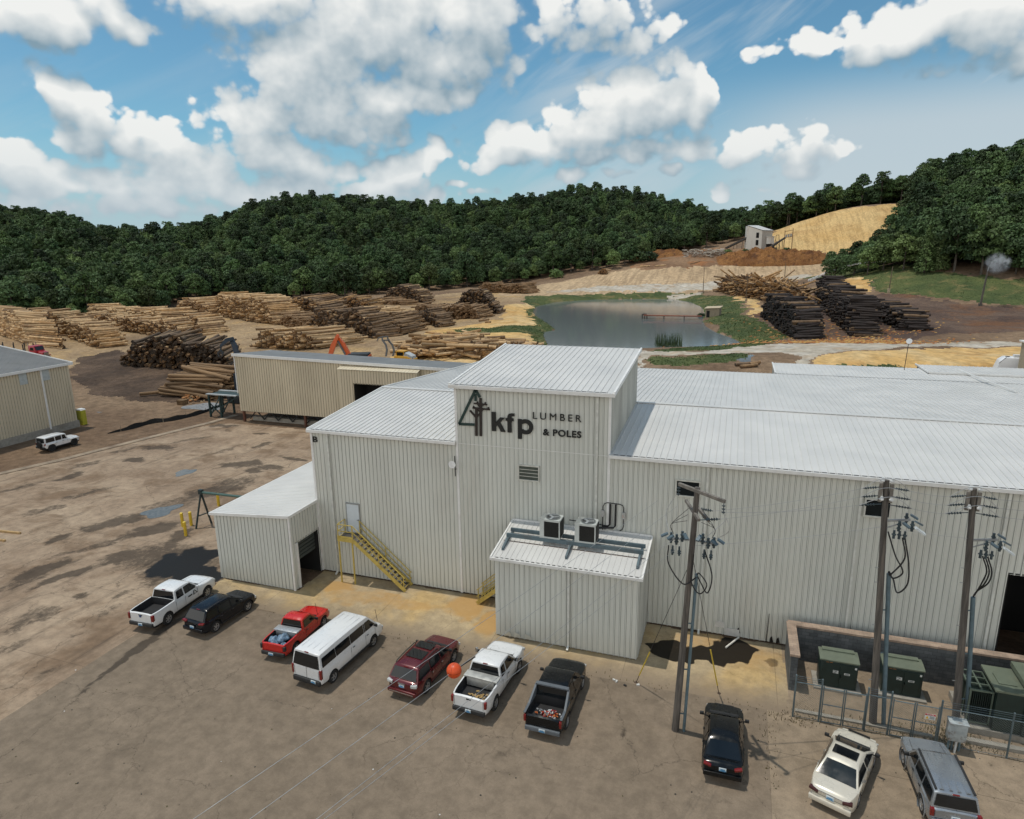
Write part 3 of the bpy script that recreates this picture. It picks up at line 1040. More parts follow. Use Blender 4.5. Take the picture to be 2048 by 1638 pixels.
def window(parent, x0, x1, z0, z1, y, bars=0):
    fr = part("window", frame_m, parent, lambda m: [m.box(((x0 + x1) / 2, y - .05, z), (x1 - x0 + .16, .14, .09)) for z in (z0 - .045, z1 + .045)] +
              [m.box((x, y - .05, (z0 + z1) / 2), (.09, .138, z1 - z0)) for x in (x0 - .045, x1 + .045)] + [m.box(((x0 + x1) / 2, y - .045, z0 + (z1 - z0) * (k + 1) / (bars + 1)), (x1 - x0, .06, .035)) for k in range(bars)])
    part("pane", mat("louvre_pane", (.06, .075, .062), .4) if bars else glass_m, fr, lambda m: m.box(((x0 + x1) / 2, y - .047, (z0 + z1) / 2), (x1 - x0, .02, z1 - z0)))
    return fr


def downspout(parent, x, y, ztop, zbot=.25, kick=True, n=(0, -1)):
    def f(m):
        m.box((x + n[0] * .09, y + n[1] * .09, (ztop + zbot) / 2), (.13, .11, ztop - zbot))
        if kick:
            m.bar((x + n[0] * .09, y + n[1] * .09, zbot), (x + n[0] * .38, y + n[1] * .38, .1), .12, .11)
    return part("downspout", mat("downspout_paint", (.60, .61, .565), .5), parent, f)


YW, XL, XT0, XT1, XR = 38.60, -28.46, -17.15, -6.92, 36.0
RY, RZ, BY, BZ = 49.4, 12.0, 73.1, 10.44
hall = thing("factory_hall", "large pale ribbed steel mill building with a raised square tower carrying the company sign", "building", (0, YW, 0))
hall.location = (0, 0, 0)
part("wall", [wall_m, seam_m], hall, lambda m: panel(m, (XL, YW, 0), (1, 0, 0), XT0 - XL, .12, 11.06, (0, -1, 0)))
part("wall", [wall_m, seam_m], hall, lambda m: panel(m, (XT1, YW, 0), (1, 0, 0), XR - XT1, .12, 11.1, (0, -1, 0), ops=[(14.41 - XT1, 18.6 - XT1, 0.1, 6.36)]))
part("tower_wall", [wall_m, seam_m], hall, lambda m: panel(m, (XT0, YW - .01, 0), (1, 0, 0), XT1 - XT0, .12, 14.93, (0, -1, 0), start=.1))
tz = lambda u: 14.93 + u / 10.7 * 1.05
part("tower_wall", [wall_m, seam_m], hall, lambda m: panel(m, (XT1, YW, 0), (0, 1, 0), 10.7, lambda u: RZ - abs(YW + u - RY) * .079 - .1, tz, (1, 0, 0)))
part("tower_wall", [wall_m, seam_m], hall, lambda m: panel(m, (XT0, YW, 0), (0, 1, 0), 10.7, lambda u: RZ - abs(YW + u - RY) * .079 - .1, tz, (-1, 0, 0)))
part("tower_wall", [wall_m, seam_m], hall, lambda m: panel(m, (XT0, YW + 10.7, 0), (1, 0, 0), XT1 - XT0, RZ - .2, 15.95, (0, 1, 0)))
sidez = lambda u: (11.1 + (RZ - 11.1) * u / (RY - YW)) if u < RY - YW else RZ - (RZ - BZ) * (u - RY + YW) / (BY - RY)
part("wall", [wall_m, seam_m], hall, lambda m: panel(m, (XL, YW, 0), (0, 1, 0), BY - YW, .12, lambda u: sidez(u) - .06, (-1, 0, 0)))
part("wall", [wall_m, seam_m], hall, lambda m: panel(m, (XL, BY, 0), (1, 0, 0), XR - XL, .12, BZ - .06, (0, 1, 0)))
rm = [roof_m, gap_m]
part("roof", rm, hall, lambda m: roof(m, (XL - .2, YW - .22, 11.14), (XT0, YW - .22, 11.14), (XL - .2, RY, RZ)))
part("roof", rm, hall, lambda m: roof(m, (XT1, YW - .22, 11.16), (XR, YW - .22, 11.16), (XT1, RY, RZ)))
part("roof", rm, hall, lambda m: roof(m, (XL - .2, BY + .2, BZ), (XR, BY + .2, BZ), (XL - .2, RY, RZ)))
part("tower_roof", rm, hall, lambda m: roof(m, (XT0 - .2, YW - .25, 15.0), (XT1 + .2, YW - .25, 15.0), (XT0 - .2, YW + 10.9, 16.1)))
# eave trims and rake trims
def trims(m):
    m.box(((XL + XT0) / 2 - .12, YW - .27, 11.03), (XT0 - XL + .25, .12, .20))
    m.box(((XT1 + XR) / 2 + .01, YW - .27, 11.05), (XR - XT1, .12, .20))
    m.bar((XL - .24, YW - .2, 11.08), (XL - .24, RY, RZ - .02), .10, .22)
    m.bar((XL - .24, RY, RZ - .02), (XL - .24, BY + .2, BZ - .02), .10, .22)
part("eave_trim", trim_m, hall, trims)
def ttrims(m):
    m.box(((XT0 + XT1) / 2, YW - .31, 14.88), (XT1 - XT0 + .62, .12, .22))
    for x in (XT0 - .25, XT1 + .25):
        m.bar((x, YW - .25, 14.96), (x, YW + 10.9, 16.06), .12, .24)
    m.box(((XT0 + XT1) / 2, YW - .055, 11.0), (XT1 - XT0, .02, .03))
part("tower_trim", trim_m, hall, ttrims)
part("ridge_cap", roof_m, hall, lambda m: [m.box(((a + b) / 2, RY, RZ + .035), (b - a, .5, .05)) for a, b in ((XL - .2, XT0), (XT1, XR))])
part("corner_trim", trim_m, hall, lambda m: [m.box((x, YW - .045, z / 2 + .1), (.16, .10, z)) for x, z in ((XL - .02, 10.9), (XT1 - .02, 14.7), (XT0 + .06, 14.7))])
for x, zt_ in ((-27.1, 10.9), (-7.7, 14.7), (-1.07, 10.95), (7.06, 10.95), (13.87, 10.95)):
    downspout(hall, x, YW - .04, zt_, kick=x in (-1.07, -27.1))
window(hall, -12.76, -11.47, 8.95, 9.86, YW - .02, 3)
window(hall, -2.82, -1.53, 8.97, 9.86, YW - .02, 0)
window(hall, 7.35, 8.52, 8.9, 9.82, YW - .02, 0)
dr = part("door", mat("door_paint", (.60, .66, .70), .5, var=.04), hall, lambda m: m.box((-25.46, YW - .07, 4.64), (1.0, .06, 2.12)))
part("door_handle", mat("dull_steel", (.30, .31, .32), .35, .9), dr, lambda m: [m.box((-25.07, YW - .13, 4.55), (.16, .06, .035)), m.box((-25.02, YW - .11, 4.55), (.05, .03, .14))])
part("door_frame", mat("door_frame_paint", (.30, .31, .30), .6), hall, lambda m: [m.box((x, YW - .055, 4.62), (.06, .13, 2.2)) for x in (-25.99, -24.93)] + [m.box((-25.46, YW - .057, 5.76), (1.14, .15, .07))])
# open bay on the right: jambs and the dark room behind
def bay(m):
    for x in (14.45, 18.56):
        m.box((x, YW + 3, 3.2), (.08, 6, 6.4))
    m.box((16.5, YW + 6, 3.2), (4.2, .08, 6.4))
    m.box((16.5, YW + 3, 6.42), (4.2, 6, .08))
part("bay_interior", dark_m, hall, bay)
# patches and dents low on the wall
patch_m = mat("bright_patch_steel", (.66, .66, .63), .4, .2, var=.1)
part("wall_patch", patch_m, hall, lambda m: [m.prism([(x0, YW - .04, z0), (x1, YW - .04, z0), (x1 - .05, YW - .04, z1), (x0 + .08, YW - .04, z1)], (0, -.03, 0)) for x0, x1, z0, z1 in ((-.15, .42, .6, 1.0), (.45, 1.35, .13, .62))])
tear_m = mat("torn_edge", (.02, .018, .015), .9)
part("tear", tear_m, hall, lambda m: [m.prism([(x, YW - .045, z), (x + .22, YW - .045, z + .05), (x + .12, YW - .045, z + .42), (x + .03, YW - .045, z + .3)], (0, -.012, 0)) for x, z in ((1.15, .35), (3.05, .12), (3.42, .12))] +
     [m.prism([(2.85, YW - .045, .12), (2.9, YW - .045, .12), (2.93, YW - .045, 2.0), (2.9, YW - .045, 2.0)], (0, -.01, 0))])

# side shed on the left
SX0, SX1, SY0, SY1 = -35.1, -28.52, 35.33, 47.8
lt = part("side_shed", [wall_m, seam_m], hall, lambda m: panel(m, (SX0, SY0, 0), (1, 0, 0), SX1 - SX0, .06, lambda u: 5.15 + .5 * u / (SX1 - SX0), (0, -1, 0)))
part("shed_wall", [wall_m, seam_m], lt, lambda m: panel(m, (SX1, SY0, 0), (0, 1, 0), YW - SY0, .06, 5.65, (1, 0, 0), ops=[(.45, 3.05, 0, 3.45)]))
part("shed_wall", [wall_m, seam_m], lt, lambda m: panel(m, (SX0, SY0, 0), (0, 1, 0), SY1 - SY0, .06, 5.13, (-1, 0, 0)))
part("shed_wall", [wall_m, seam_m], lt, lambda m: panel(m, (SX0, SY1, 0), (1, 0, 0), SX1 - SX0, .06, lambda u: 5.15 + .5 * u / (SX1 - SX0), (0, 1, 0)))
part("shed_roof", roof_m, lt, lambda m: roof(m, (SX0 - .15, SY0 - .15, 5.22), (SX0 - .15, SY1 + .1, 5.22), (SX1 + .05, SY0 - .15, 5.76), pitch=.305, rib=.03))
part("shed_trim", trim_m, lt, lambda m: [m.bar((SX0 - .18, SY0 - .2, 5.16), (SX1 + .1, SY0 - .2, 5.70), .09, .2), m.bar((SX1 + .08, SY0 - .2, 5.68), (SX1 + .08, YW - .06, 5.68), .09, .2), m.bar((SX0 - .2, SY0 - .2, 5.14), (SX0 - .2, SY1, 5.14), .09, .16),
                                        m.box((SX1 - .03, SY0 - .045, 2.8), (.14, .10, 5.5)), m.box((SX1 + .045, SY0 + .5, 1.75), (.09, .14, 3.4))])
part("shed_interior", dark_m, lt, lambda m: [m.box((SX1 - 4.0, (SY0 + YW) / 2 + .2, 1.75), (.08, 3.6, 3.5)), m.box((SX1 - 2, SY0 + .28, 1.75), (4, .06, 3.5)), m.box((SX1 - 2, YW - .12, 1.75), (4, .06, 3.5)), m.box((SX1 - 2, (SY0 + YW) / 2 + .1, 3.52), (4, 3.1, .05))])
part("roller_door", mat("roller_door_steel", (.05, .06, .055), .7), lt, lambda m: [m.box((SX1 - .35, SY0 + 1.75, 2.0 + .28 * k), (.06, 2.56, .22)) for k in range(5)])
# annexes seen over the ridge on the right
part("rear_roof", roof_m, hall, lambda m: roof(m, (4.2, 80.5, 10.42), (XR + 6, 80.5, 10.42), (4.2, BY + .24, 10.46)))
part("rear_roof", roof_m, hall, lambda m: roof(m, (19.0, 77.2, 10.60), (XR + 6, 77.2, 10.60), (19.0, 82.6, 10.50)))
part("rear_trim", trim_m, hall, lambda m: [m.bar((4.1, BY + .3, 10.50), (4.1, 80.5, 10.44), .14, .14), m.bar((18.95, 77.1, 10.62), (18.95, 82.6, 10.54), .14, .16), m.bar((19, 77.1, 10.58), (XR + 6, 77.1, 10.58), .10, .18), m.bar((23.0, 66.2, 11.02), (22.2, 79.5, 10.60), .12, .1)])
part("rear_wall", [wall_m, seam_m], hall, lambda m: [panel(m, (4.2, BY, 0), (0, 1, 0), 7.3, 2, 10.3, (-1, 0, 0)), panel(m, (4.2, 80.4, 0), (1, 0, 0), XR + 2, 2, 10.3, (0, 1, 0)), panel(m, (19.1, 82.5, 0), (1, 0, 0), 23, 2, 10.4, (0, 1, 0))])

# small utility shed with the two cooling units
X0, X1, Y0, Y1 = -13.05, -4.32, 34.45, YW - .06
us_ = thing("utility_shed", "small pale ribbed steel lean-to shed under the two cooling units against the mill front", "shed", (X0, Y0, 0))
us_.location = (0, 0, 0)
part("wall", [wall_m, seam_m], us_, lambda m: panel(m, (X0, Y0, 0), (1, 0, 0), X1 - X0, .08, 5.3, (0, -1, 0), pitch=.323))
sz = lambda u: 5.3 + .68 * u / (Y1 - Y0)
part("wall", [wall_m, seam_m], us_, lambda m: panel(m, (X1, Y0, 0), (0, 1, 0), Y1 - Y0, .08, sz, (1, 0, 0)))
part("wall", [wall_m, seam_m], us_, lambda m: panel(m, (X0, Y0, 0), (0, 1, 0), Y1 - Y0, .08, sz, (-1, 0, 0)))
part("roof", rm, us_, lambda m: roof(m, (X0 - .15, Y0 - .18, 5.36), (X1 + .15, Y0 - .18, 5.36), (X0 - .15, Y1 - .02, 6.06), pitch=.323, rib=.03))
part("roof_trim", trim_m, us_, lambda m: [m.box(((X0 + X1) / 2, Y0 - .23, 5.29), (X1 - X0 + .46, .09, .17)), m.bar((X1 + .18, Y0 - .2, 5.34), (X1 + .18, Y1 - .03, 6.02), .09, .18), m.bar((X0 - .18, Y0 - .2, 5.34), (X0 - .18, Y1 - .03, 6.02), .09, .18),
                                         m.box(((X0 + X1) / 2, Y1 - .05, 6.10), (X1 - X0 + .3, .05, .12))])
downspout(us_, -8.40, Y0 - .03, 5.2)
part("seam_line", mat("seam_rust", (.16, .09, .06), .8), us_, lambda m: m.box(((X0 + X1) / 2, 36.1, 5.36 + .7 * (36.1 - Y0 + .18) / 4.25 + .028), (X1 - X0, .035, .02)))
part("bent_sheet", wall_m, us_, lambda m: [m.prism([(x, Y0 - .03, .1), (x + .5, Y0 - .03, .1), (x + .42, Y0 - .13, .42), (x + .1, Y0 - .10, .5)], (0, -.02, .02)) for x in (-12.5, -11.9, -11.2)])

# yellow steel stairs
yel = mat("yellow_paint", (.52, .40, .10), .55, var=.12, scale=4, dirt=(.25, .16, .05), dscale=2.2)
tread_m = mat("dark_tread", (.06, .055, .05), .8)


def stairs(name, xt, xb, ztop, y0, y1, label, landing=None):
    """flight from (xt, ztop) down to (xb, 0) between y0 (outer) and y1"""
    s = thing(name, label, "stairs", (xb, y0, 0))
    s.location = (0, 0, 0)
    d = Vector((xb - xt, 0, -ztop))
    for y in (y0, y1):
        part("stringer", yel, s, lambda m: m.bar((xt, y, ztop - .10), (xb, y, -.02 + .12), .05, .27))
    n = 14
    for k in range(1, n):
        q = k / n
        part("tread", [tread_m, yel], s, lambda m: (m.box((xt + d.x * q, (y0 + y1) / 2, ztop + d.z * q), (.27, y1 - y0 - .06, .03)), setattr(m, 'k', 1), m.box((xt + d.x * q + math.copysign(.14, d.x), (y0 + y1) / 2, ztop + d.z * q), (.03, y1 - y0 - .06, .045))))
    for y in (y0, y1):
        def rail(m):
            for h in (.55, 1.02):
                m.bar((xt, y, ztop + h), (xb, y, h + .05), .05)
            for q in (0.0, .5, .97):
                m.bar((xt + d.x * q, y, ztop + d.z * q), (xt + d.x * q, y, ztop + d.z * q + 1.02), .045)
        part("handrail", yel, s, rail)
    if landing:
        lx0, lx1 = landing
        part("landing", [tread_m, yel], s, lambda m: (m.box(((lx0 + lx1) / 2, (y0 + y1) / 2, ztop), (lx1 - lx0, y1 - y0, .05)), setattr(m, 'k', 1),
             m.box(((lx0 + lx1) / 2, y0 - .03, ztop - .12), (lx1 - lx0 + .1, .06, .25)), m.box((lx0 - .03, (y0 + y1) / 2, ztop - .12), (.06, y1 - y0, .25)), m.box(((lx0 + lx1) / 2, y0 - .028, ztop + .1), (lx1 - lx0 + .1, .03, .15))))
        def lr(m):
            for h in (.52, 1.02):
                m.bar((lx0, y0, ztop + h), (lx1, y0, ztop + h), .05)
                m.bar((lx0, y0, ztop + h), (lx0, y1, ztop + h), .05)
            for x, y in ((lx0, y0), (lx1, y0), (lx0, y1)):
                m.bar((x, y, ztop), (x, y, ztop + 1.04), .05)
        part("guard_rail", yel, s, lr)
        for x in (lx0 + .03, lx1 - .03):
            part("post", yel, s, lambda m: m.bar((x, y0, 0), (x, y0, ztop - .2), .09))
    return s


stairs("steel_stairs", -24.95, -20.95, 3.5, 37.47, 38.45, "yellow steel stairs climbing to the white door in the mill wall", (-26.15, -24.98))
stairs("steel_stairs", -11.9, -15.55, 3.3, 37.5, 38.45, "yellow steel stairs half hidden behind the utility shed", (-11.9, -10.9))

# rails and cooling units on the utility shed
rail_m = mat("blue_grey_rail", (.085, .125, .145), .6, var=.15, dirt=(.10, .09, .08))
sk = thing("equipment_rails", "blue grey steel rails carrying the cooling units on the small shed roof", "rails", (0, 0, 0))
rz_ = lambda y: 5.36 + .7 * (y - Y0 + .18) / 4.25
part("long_rail", rail_m, sk, lambda m: m.box((-8.6, 36.15, rz_(36.7) + .30), (8.5, .12, .24)))
part("long_rail", rail_m, sk, lambda m: m.box((-8.6, 37.0, rz_(36.7) + .30), (8.5, .12, .24)))
for x in (-12.75, -8.75, -4.55):
    part("skid", rail_m, sk, lambda m: m.prism([(x - .06, 35.05, rz_(35.05) + .03), (x - .06, 37.2, rz_(37.2) + .04), (x - .06, 37.2, rz_(36.7) + .18), (x - .06, 35.9, rz_(36.7) + .18), (x - .06, 35.05, rz_(35.05) + .2)], (.12, 0, 0)))
unit_m = mat("unit_casing", (.50, .53, .51), .45, .1, var=.05)
grille_m = mat("dark_grille", (.020, .020, .018), .7, .2)
unit0 = thing("cooling_unit", "left hand grey cooling unit with a round top fan on the small shed roof", "cooling unit", (0, 0, 0), 0, "cooling units on the utility shed")
UW, UD, UH = 1.28, .98, 1.22
part("casing", unit_m, unit0, lambda m: [m.box((-UW / 2 + .14, 0, UH / 2), (.28, UD, UH)), m.box((0, 0, .05), (UW, UD, .10)), m.box((0, 0, UH - .06), (UW, UD, .12)), m.box((UW / 2 - .035, -UD / 2 + .035, UH / 2), (.07, .07, UH)), m.box((UW / 2 - .035, UD / 2 - .035, UH / 2), (.07, .07, UH))])
part("coil", grille_m, unit0, lambda m: [m.box((.1, 0, UH / 2), (UW - .16, UD - .06, UH - .2))] + [m.box((-UW / 2 + .30 + .06 * k, -UD / 2 + .02, UH / 2), (.012, .014, UH - .24)) for k in range(15)])
fr_ = part("fan_ring", mat("fan_ring_steel", (.22, .24, .24), .5, .3), unit0, lambda m: m.lathe([(.44, UH), (.46, UH + .05), (.40, UH + .05), (.38, UH - .03)], (.08, 0, 0), n=24, cap=False))
part("fan_well", grille_m, fr_, lambda m: m.cyl((.08, 0, UH - .002), (.08, 0, UH + .004), .385, n=24))
part("fan_blades", mat("fan_blade", (.42, .45, .46), .4, .4), fr_, lambda m: [m.cyl((.08, 0, UH + .01), (.08, 0, UH + .04), .09, n=12)] + [m.bar((.08, 0, UH + .02), (.08 + .36 * math.cos(a), .36 * math.sin(a), UH + .03), .13, .01) for a in (.3, 2.4, 4.5)] +
     [m.lathe([(r - .006, UH + .05), (r, UH + .056), (r + .006, UH + .05)], (.08, 0, 0), n=24, cap=False) for r in (.16, .25, .34)])
unit1 = copy_tree(unit0)
unit0.location = (-10.05, 36.6, rz_(36.7) + .42)
unit1.location = (-7.85, 36.6, rz_(36.7) + .42)
unit1['label'] = "right hand grey cooling unit with a round top fan on the small shed roof"
# pipes and switches on the wall above
pipe_m = mat("black_pipe", (.012, .012, .013), .5)
pp = thing("wall_conduit", "black looped conduit with two switch boxes on the wall above the cooling units", "conduit", (0, 0, 0))
YC = YW - .11
part("conduit", pipe_m, pp, lambda m: m.tube([(-7.24, YC, 6.1), (-7.24, YC, 7.7), (-7.15, YC, 7.9), (-6.98, YC, 7.98), (-6.2, YC, 7.96), (-6.02, YC, 7.9), (-5.94, YC, 7.72), (-5.93, YC, 6.5), (-6.0, YC, 6.3), (-6.15, YC, 6.2)], .03))
part("line_set", pipe_m, pp, lambda m: [m.tube([(-6.79, YC, 7.9), (-6.79, YC, 6.55), (-6.9, YC, 6.42), (-7.3, YC, 6.40)], .06), m.tube([(-6.45, YC, 7.9), (-6.45, YC, 6.5), (-6.55, YC - .04, 6.36), (-7.9, YC - .25, 6.30)], .06), m.tube([(-7.3, YC - .1, 6.5), (-9.3, YC - .4, 6.7)], .035)])
for x in (-7.25, -5.93):
    part("switch_box", mat("switch_box_grey", (.42, .42, .40), .5, dirt=(.35, .12, .04), dscale=6, dirt_amt=.8), pp, lambda m: m.box((x, YC - .04, 7.25), (.20, .14, .42)))
# lamp bracket on the tower's corner
lb = thing("wall_antenna", "slim vertical antenna mast with a small white dish on the mill front", "antenna", (0, 0, 0))
part("mast", pipe_m, lb, lambda m: [m.cyl((-17.2, YW - .25, 8.75), (-17.2, YW - .25, 10.15), .035, n=8), m.bar((-17.2, YW - .25, 9.2), (-17.2, YW, 9.2), .04)])
part("dish", mat("white_plastic", (.75, .76, .76), .4), lb, lambda m: m.lathe([(.02, 0), (.20, -.03), (.26, -.10)], (-17.32, YW - .38, 9.62), axis='Y', n=14))

# ------------------------------------------------------------------ the sign
sign_dk = mat("sign_dark_green", (.010, .035, .030), .55)
sign_bk = mat("sign_black", (.008, .010, .010), .5)
sign_br = mat("sign_brown", (.022, .015, .012), .6)
YS = YW - .055
sg = thing("wall_sign", "large black letters reading kfp lumber and poles with a tree and pole emblem", "sign", (0, 0, 0))


def zs(x, y):
    p = on_y(600 + x / 2.926, 480 + y / 2.926, YS)
    return Vector((p.x, YS, p.z))


def stroke(m, pts, w, dep=.07):
    """flat bars of width w in the wall's plane"""
    for a, b in zip(pts, pts[1:]):
        a, b = Vector(a), Vector(b)
        d = (b - a).normalized()
        s = Vector((-d.z, 0, d.x)) * (w / 2)
        m.prism([a + s, a - s, b - s, b + s], (0, -dep, 0))


part("tree_emblem", sign_dk, sg, lambda m: [stroke(m, [zs(1022, 1080), zs(932, 1076), zs(1028, 876), zs(1054, 920)], .17), stroke(m, [zs(1028, 900), zs(1029, 942)], .16)])
part("trunk_emblem", sign_br, sg, lambda m: [stroke(m, [zs(1033, 990), zs(1034, 1145)], .17, .075), stroke(m, [zs(996, 996), zs(1030, 1035)], .11, .08), stroke(m, [zs(1066, 998), zs(1036, 1036)], .10, .08)])
part("pole_emblem", sign_br, sg, lambda m: [stroke(m, [zs(1058, 924), zs(1060, 1146)], .17, .085), stroke(m, [zs(1020, 955), zs(1097, 963)], .09, .095), stroke(m, [zs(1012, 981), zs(1112, 991)], .10, .095),
     stroke(m, [zs(1036, 985), zs(1057, 1008), zs(1080, 988)], .05, .09), stroke(m, [zs(1038, 958), zs(1057, 980), zs(1080, 962)], .05, .09)] +
     [stroke(m, [zs(x, y), zs(x, y - 9)], .09, .095) for x, y in ((1018, 980), (1040, 954), (1086, 958), (1104, 986))])


def arc(cx, cz, r, a0, a1, n=14):
    return [(cx + r * math.cos(R(a0 + (a1 - a0) * k / n)), cz + r * math.sin(R(a0 + (a1 - a0) * k / n))) for k in range(n + 1)]


def letters_kfp(m):
    S, ox, oz = 1.27, -14.56, 12.05

    def P(q):
        return [(ox + x * S, YS, oz + z * S + (x * S) * -.012) for x, z in q]
    e = (0, -.09, 0)
    m.prism(P([(0, 0), (.21, 0), (.21, 1), (0, 1)]), e)
    m.prism(P([(.21, .23), (.30, .33), (.47, 0), (.71, 0), (.445, .48), (.69, .74), (.44, .74), (.21, .48)]), (0, -.088, 0))
    f0 = .74
    m.prism(P([(f0 + .09, 0), (f0 + .30, 0), (f0 + .30, .60), (f0 + .42, .60), (f0 + .42, .74), (f0 + .30, .74), (f0 + .30, .80), (f0 + .34, .86), (f0 + .46, .86), (f0 + .46, 1.0), (f0 + .28, 1.0), (f0 + .15, .95), (f0 + .09, .82), (f0 + .09, .74), (f0, .74), (f0, .60), (f0 + .09, .60)]), e)
    p0 = 1.38
    m.prism(P([(p0, -.28), (p0 + .21, -.28), (p0 + .21, .74), (p0, .74)]), e)
    outer = arc(p0 + .41, .365, .39, 140, -140, 22)
    inner = arc(p0 + .40, .365, .19, 140, -140, 22)
    for (a, b, c, d) in zip(outer, outer[1:], inner[1:], inner):
        m.prism(P([a, b, c, d]), (0, -.086, 0))


part("large_letters", sign_bk, sg, letters_kfp)


def text_mesh(name, body, x0, x1, z0, z1, y, m, parent, bold=0.0, depth=.06, space=1.0, slope=0.0, axes='XZ'):
    cu = bpy.data.curves.new("lettering", 'FONT')
    cu.body = body
    cu.extrude = depth / 2
    cu.offset = bold
    cu.space_character = space
    tmp = bpy.data.objects.new("lettering", cu)
    COL.objects.link(tmp)
    dg = bpy.context.evaluated_depsgraph_get()
    me = bpy.data.meshes.new_from_object(tmp.evaluated_get(dg))
    bpy.data.objects.remove(tmp)
    V = np.array([v.co[:] for v in me.vertices])
    lo, hi = V.min(0), V.max(0)
    s = (V - lo) / (hi - lo)
    X = x0 + s[:, 0] * (x1 - x0)
    Z = z0 + s[:, 1] * (z1 - z0) + (X - x0) * slope
    W = np.stack([X, y - s[:, 2] * depth, Z], 1)
    me.vertices.foreach_set('co', W.ravel())
    me.materials.clear()
    me.materials.append(m)
    me.update()
    o = bpy.data.objects.new(name, me)
    COL.objects.link(o)
    o.parent = parent
    return o


text_mesh("upper_letters", "LUMBER", -11.80, -8.70, 13.04, 13.48, YS, sign_bk, sg, 0.0, .06, 1.45)
text_mesh("lower_letters", "& POLES", -11.15, -8.69, 12.02, 12.46, YS, sign_bk, sg, .026, .06, 1.12)
bl = text_mesh("wall_letter", "B", -28.34, -27.98, 10.16, 10.58, YW - .05, sign_bk, None, .012, .05)
tag(bl, "black letter B fixed high on the mill's left corner", "letter")

# ------------------------------------------------------------------ other buildings
# left cream building
lbd = thing("cream_warehouse", "cream steel warehouse with a low concrete plinth at the left edge", "building", (0, 0, 0))
XB, YB0, YB1, ZB = -86.9, 15.0, 65.3, 9.05
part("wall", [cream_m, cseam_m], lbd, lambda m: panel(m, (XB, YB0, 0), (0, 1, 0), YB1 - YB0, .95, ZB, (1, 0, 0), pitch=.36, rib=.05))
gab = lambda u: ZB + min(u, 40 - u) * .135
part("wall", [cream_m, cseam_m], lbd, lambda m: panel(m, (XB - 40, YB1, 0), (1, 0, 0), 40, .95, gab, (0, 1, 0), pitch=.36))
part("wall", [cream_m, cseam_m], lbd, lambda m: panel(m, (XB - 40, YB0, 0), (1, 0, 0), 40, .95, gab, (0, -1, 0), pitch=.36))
part("plinth", plinth_m, lbd, lambda m: m.box((XB - 20, (YB0 + YB1) / 2, .47), (40.3, YB1 - YB0 + .3, .95)))
part("roof", roof_old_m, lbd, lambda m: roof(m, (XB + .35, YB0 - .3, ZB + .02), (XB + .35, YB1 + .35, ZB + .02), (XB - 20, YB0 - .3, ZB + 2.75)) or roof(m, (XB - 40.3, YB0 - .3, ZB + .02), (XB - 40.3, YB1 + .35, ZB + .02), (XB - 20, YB0 - .3, ZB + 2.75)))
part("roof_trim", trim_m, lbd, lambda m: [m.bar((XB + .4, YB0, ZB - .06), (XB + .4, YB1 + .4, ZB - .06), .10, .34), m.bar((XB + .4, YB1 + .4, ZB - .02), (XB - 20, YB1 + .4, ZB + 2.72), .12, .3), m.bar((XB - 40.3, YB1 + .4, ZB - .02), (XB - 20, YB1 + .4, ZB + 2.72), .12, .3)])
part("downspout", trim_m, lbd, lambda m: m.box((XB + .14, 61.3, 4.8), (.14, .2, 8.2)))
for y in (58.95, 61.95):
    part("light_panel", mat("grey_light_panel", (.42, .46, .46), .4), lbd, lambda m: m.box((XB + .07, y, 8.15), (.05, 1.0, 1.7)))
# raised cream shed behind the yard
rs = thing("raised_sorting_shed", "long cream ribbed shed raised on steel legs behind the yard", "building", (0, 0, 0))
tops = lambda u: 9.8 - u * .0195
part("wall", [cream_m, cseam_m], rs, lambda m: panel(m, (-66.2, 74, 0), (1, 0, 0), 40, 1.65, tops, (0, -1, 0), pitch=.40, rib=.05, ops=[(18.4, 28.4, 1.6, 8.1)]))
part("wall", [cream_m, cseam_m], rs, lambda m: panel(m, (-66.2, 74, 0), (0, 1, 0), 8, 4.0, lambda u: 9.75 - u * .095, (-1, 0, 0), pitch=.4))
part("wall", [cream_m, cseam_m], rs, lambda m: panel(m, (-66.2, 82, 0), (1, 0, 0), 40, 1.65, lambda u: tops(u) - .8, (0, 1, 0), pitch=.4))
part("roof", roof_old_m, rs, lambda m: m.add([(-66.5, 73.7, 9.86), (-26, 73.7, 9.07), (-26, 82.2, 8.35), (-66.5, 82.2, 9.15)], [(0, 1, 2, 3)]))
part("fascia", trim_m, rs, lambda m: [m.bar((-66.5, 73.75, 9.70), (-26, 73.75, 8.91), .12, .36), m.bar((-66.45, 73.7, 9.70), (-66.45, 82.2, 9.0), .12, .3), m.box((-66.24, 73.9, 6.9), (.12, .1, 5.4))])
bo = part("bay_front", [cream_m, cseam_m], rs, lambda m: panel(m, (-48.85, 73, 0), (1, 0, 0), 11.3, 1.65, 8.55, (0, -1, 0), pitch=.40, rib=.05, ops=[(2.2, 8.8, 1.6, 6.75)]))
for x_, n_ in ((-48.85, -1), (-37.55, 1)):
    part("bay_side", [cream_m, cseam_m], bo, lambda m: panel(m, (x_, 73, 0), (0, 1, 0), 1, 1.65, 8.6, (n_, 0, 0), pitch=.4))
part("bay_roof", cream_m, bo, lambda m: roof(m, (-49.0, 72.8, 8.62), (-37.4, 72.8, 8.62), (-49.0, 74.0, 8.95), pitch=.5, rib=.03))
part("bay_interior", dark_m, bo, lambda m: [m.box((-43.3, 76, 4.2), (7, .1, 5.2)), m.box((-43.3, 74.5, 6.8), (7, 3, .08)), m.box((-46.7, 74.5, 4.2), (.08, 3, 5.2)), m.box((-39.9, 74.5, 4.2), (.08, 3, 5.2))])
rust_m = mat("rusty_steel", (.12, .05, .03), .8, var=.2)
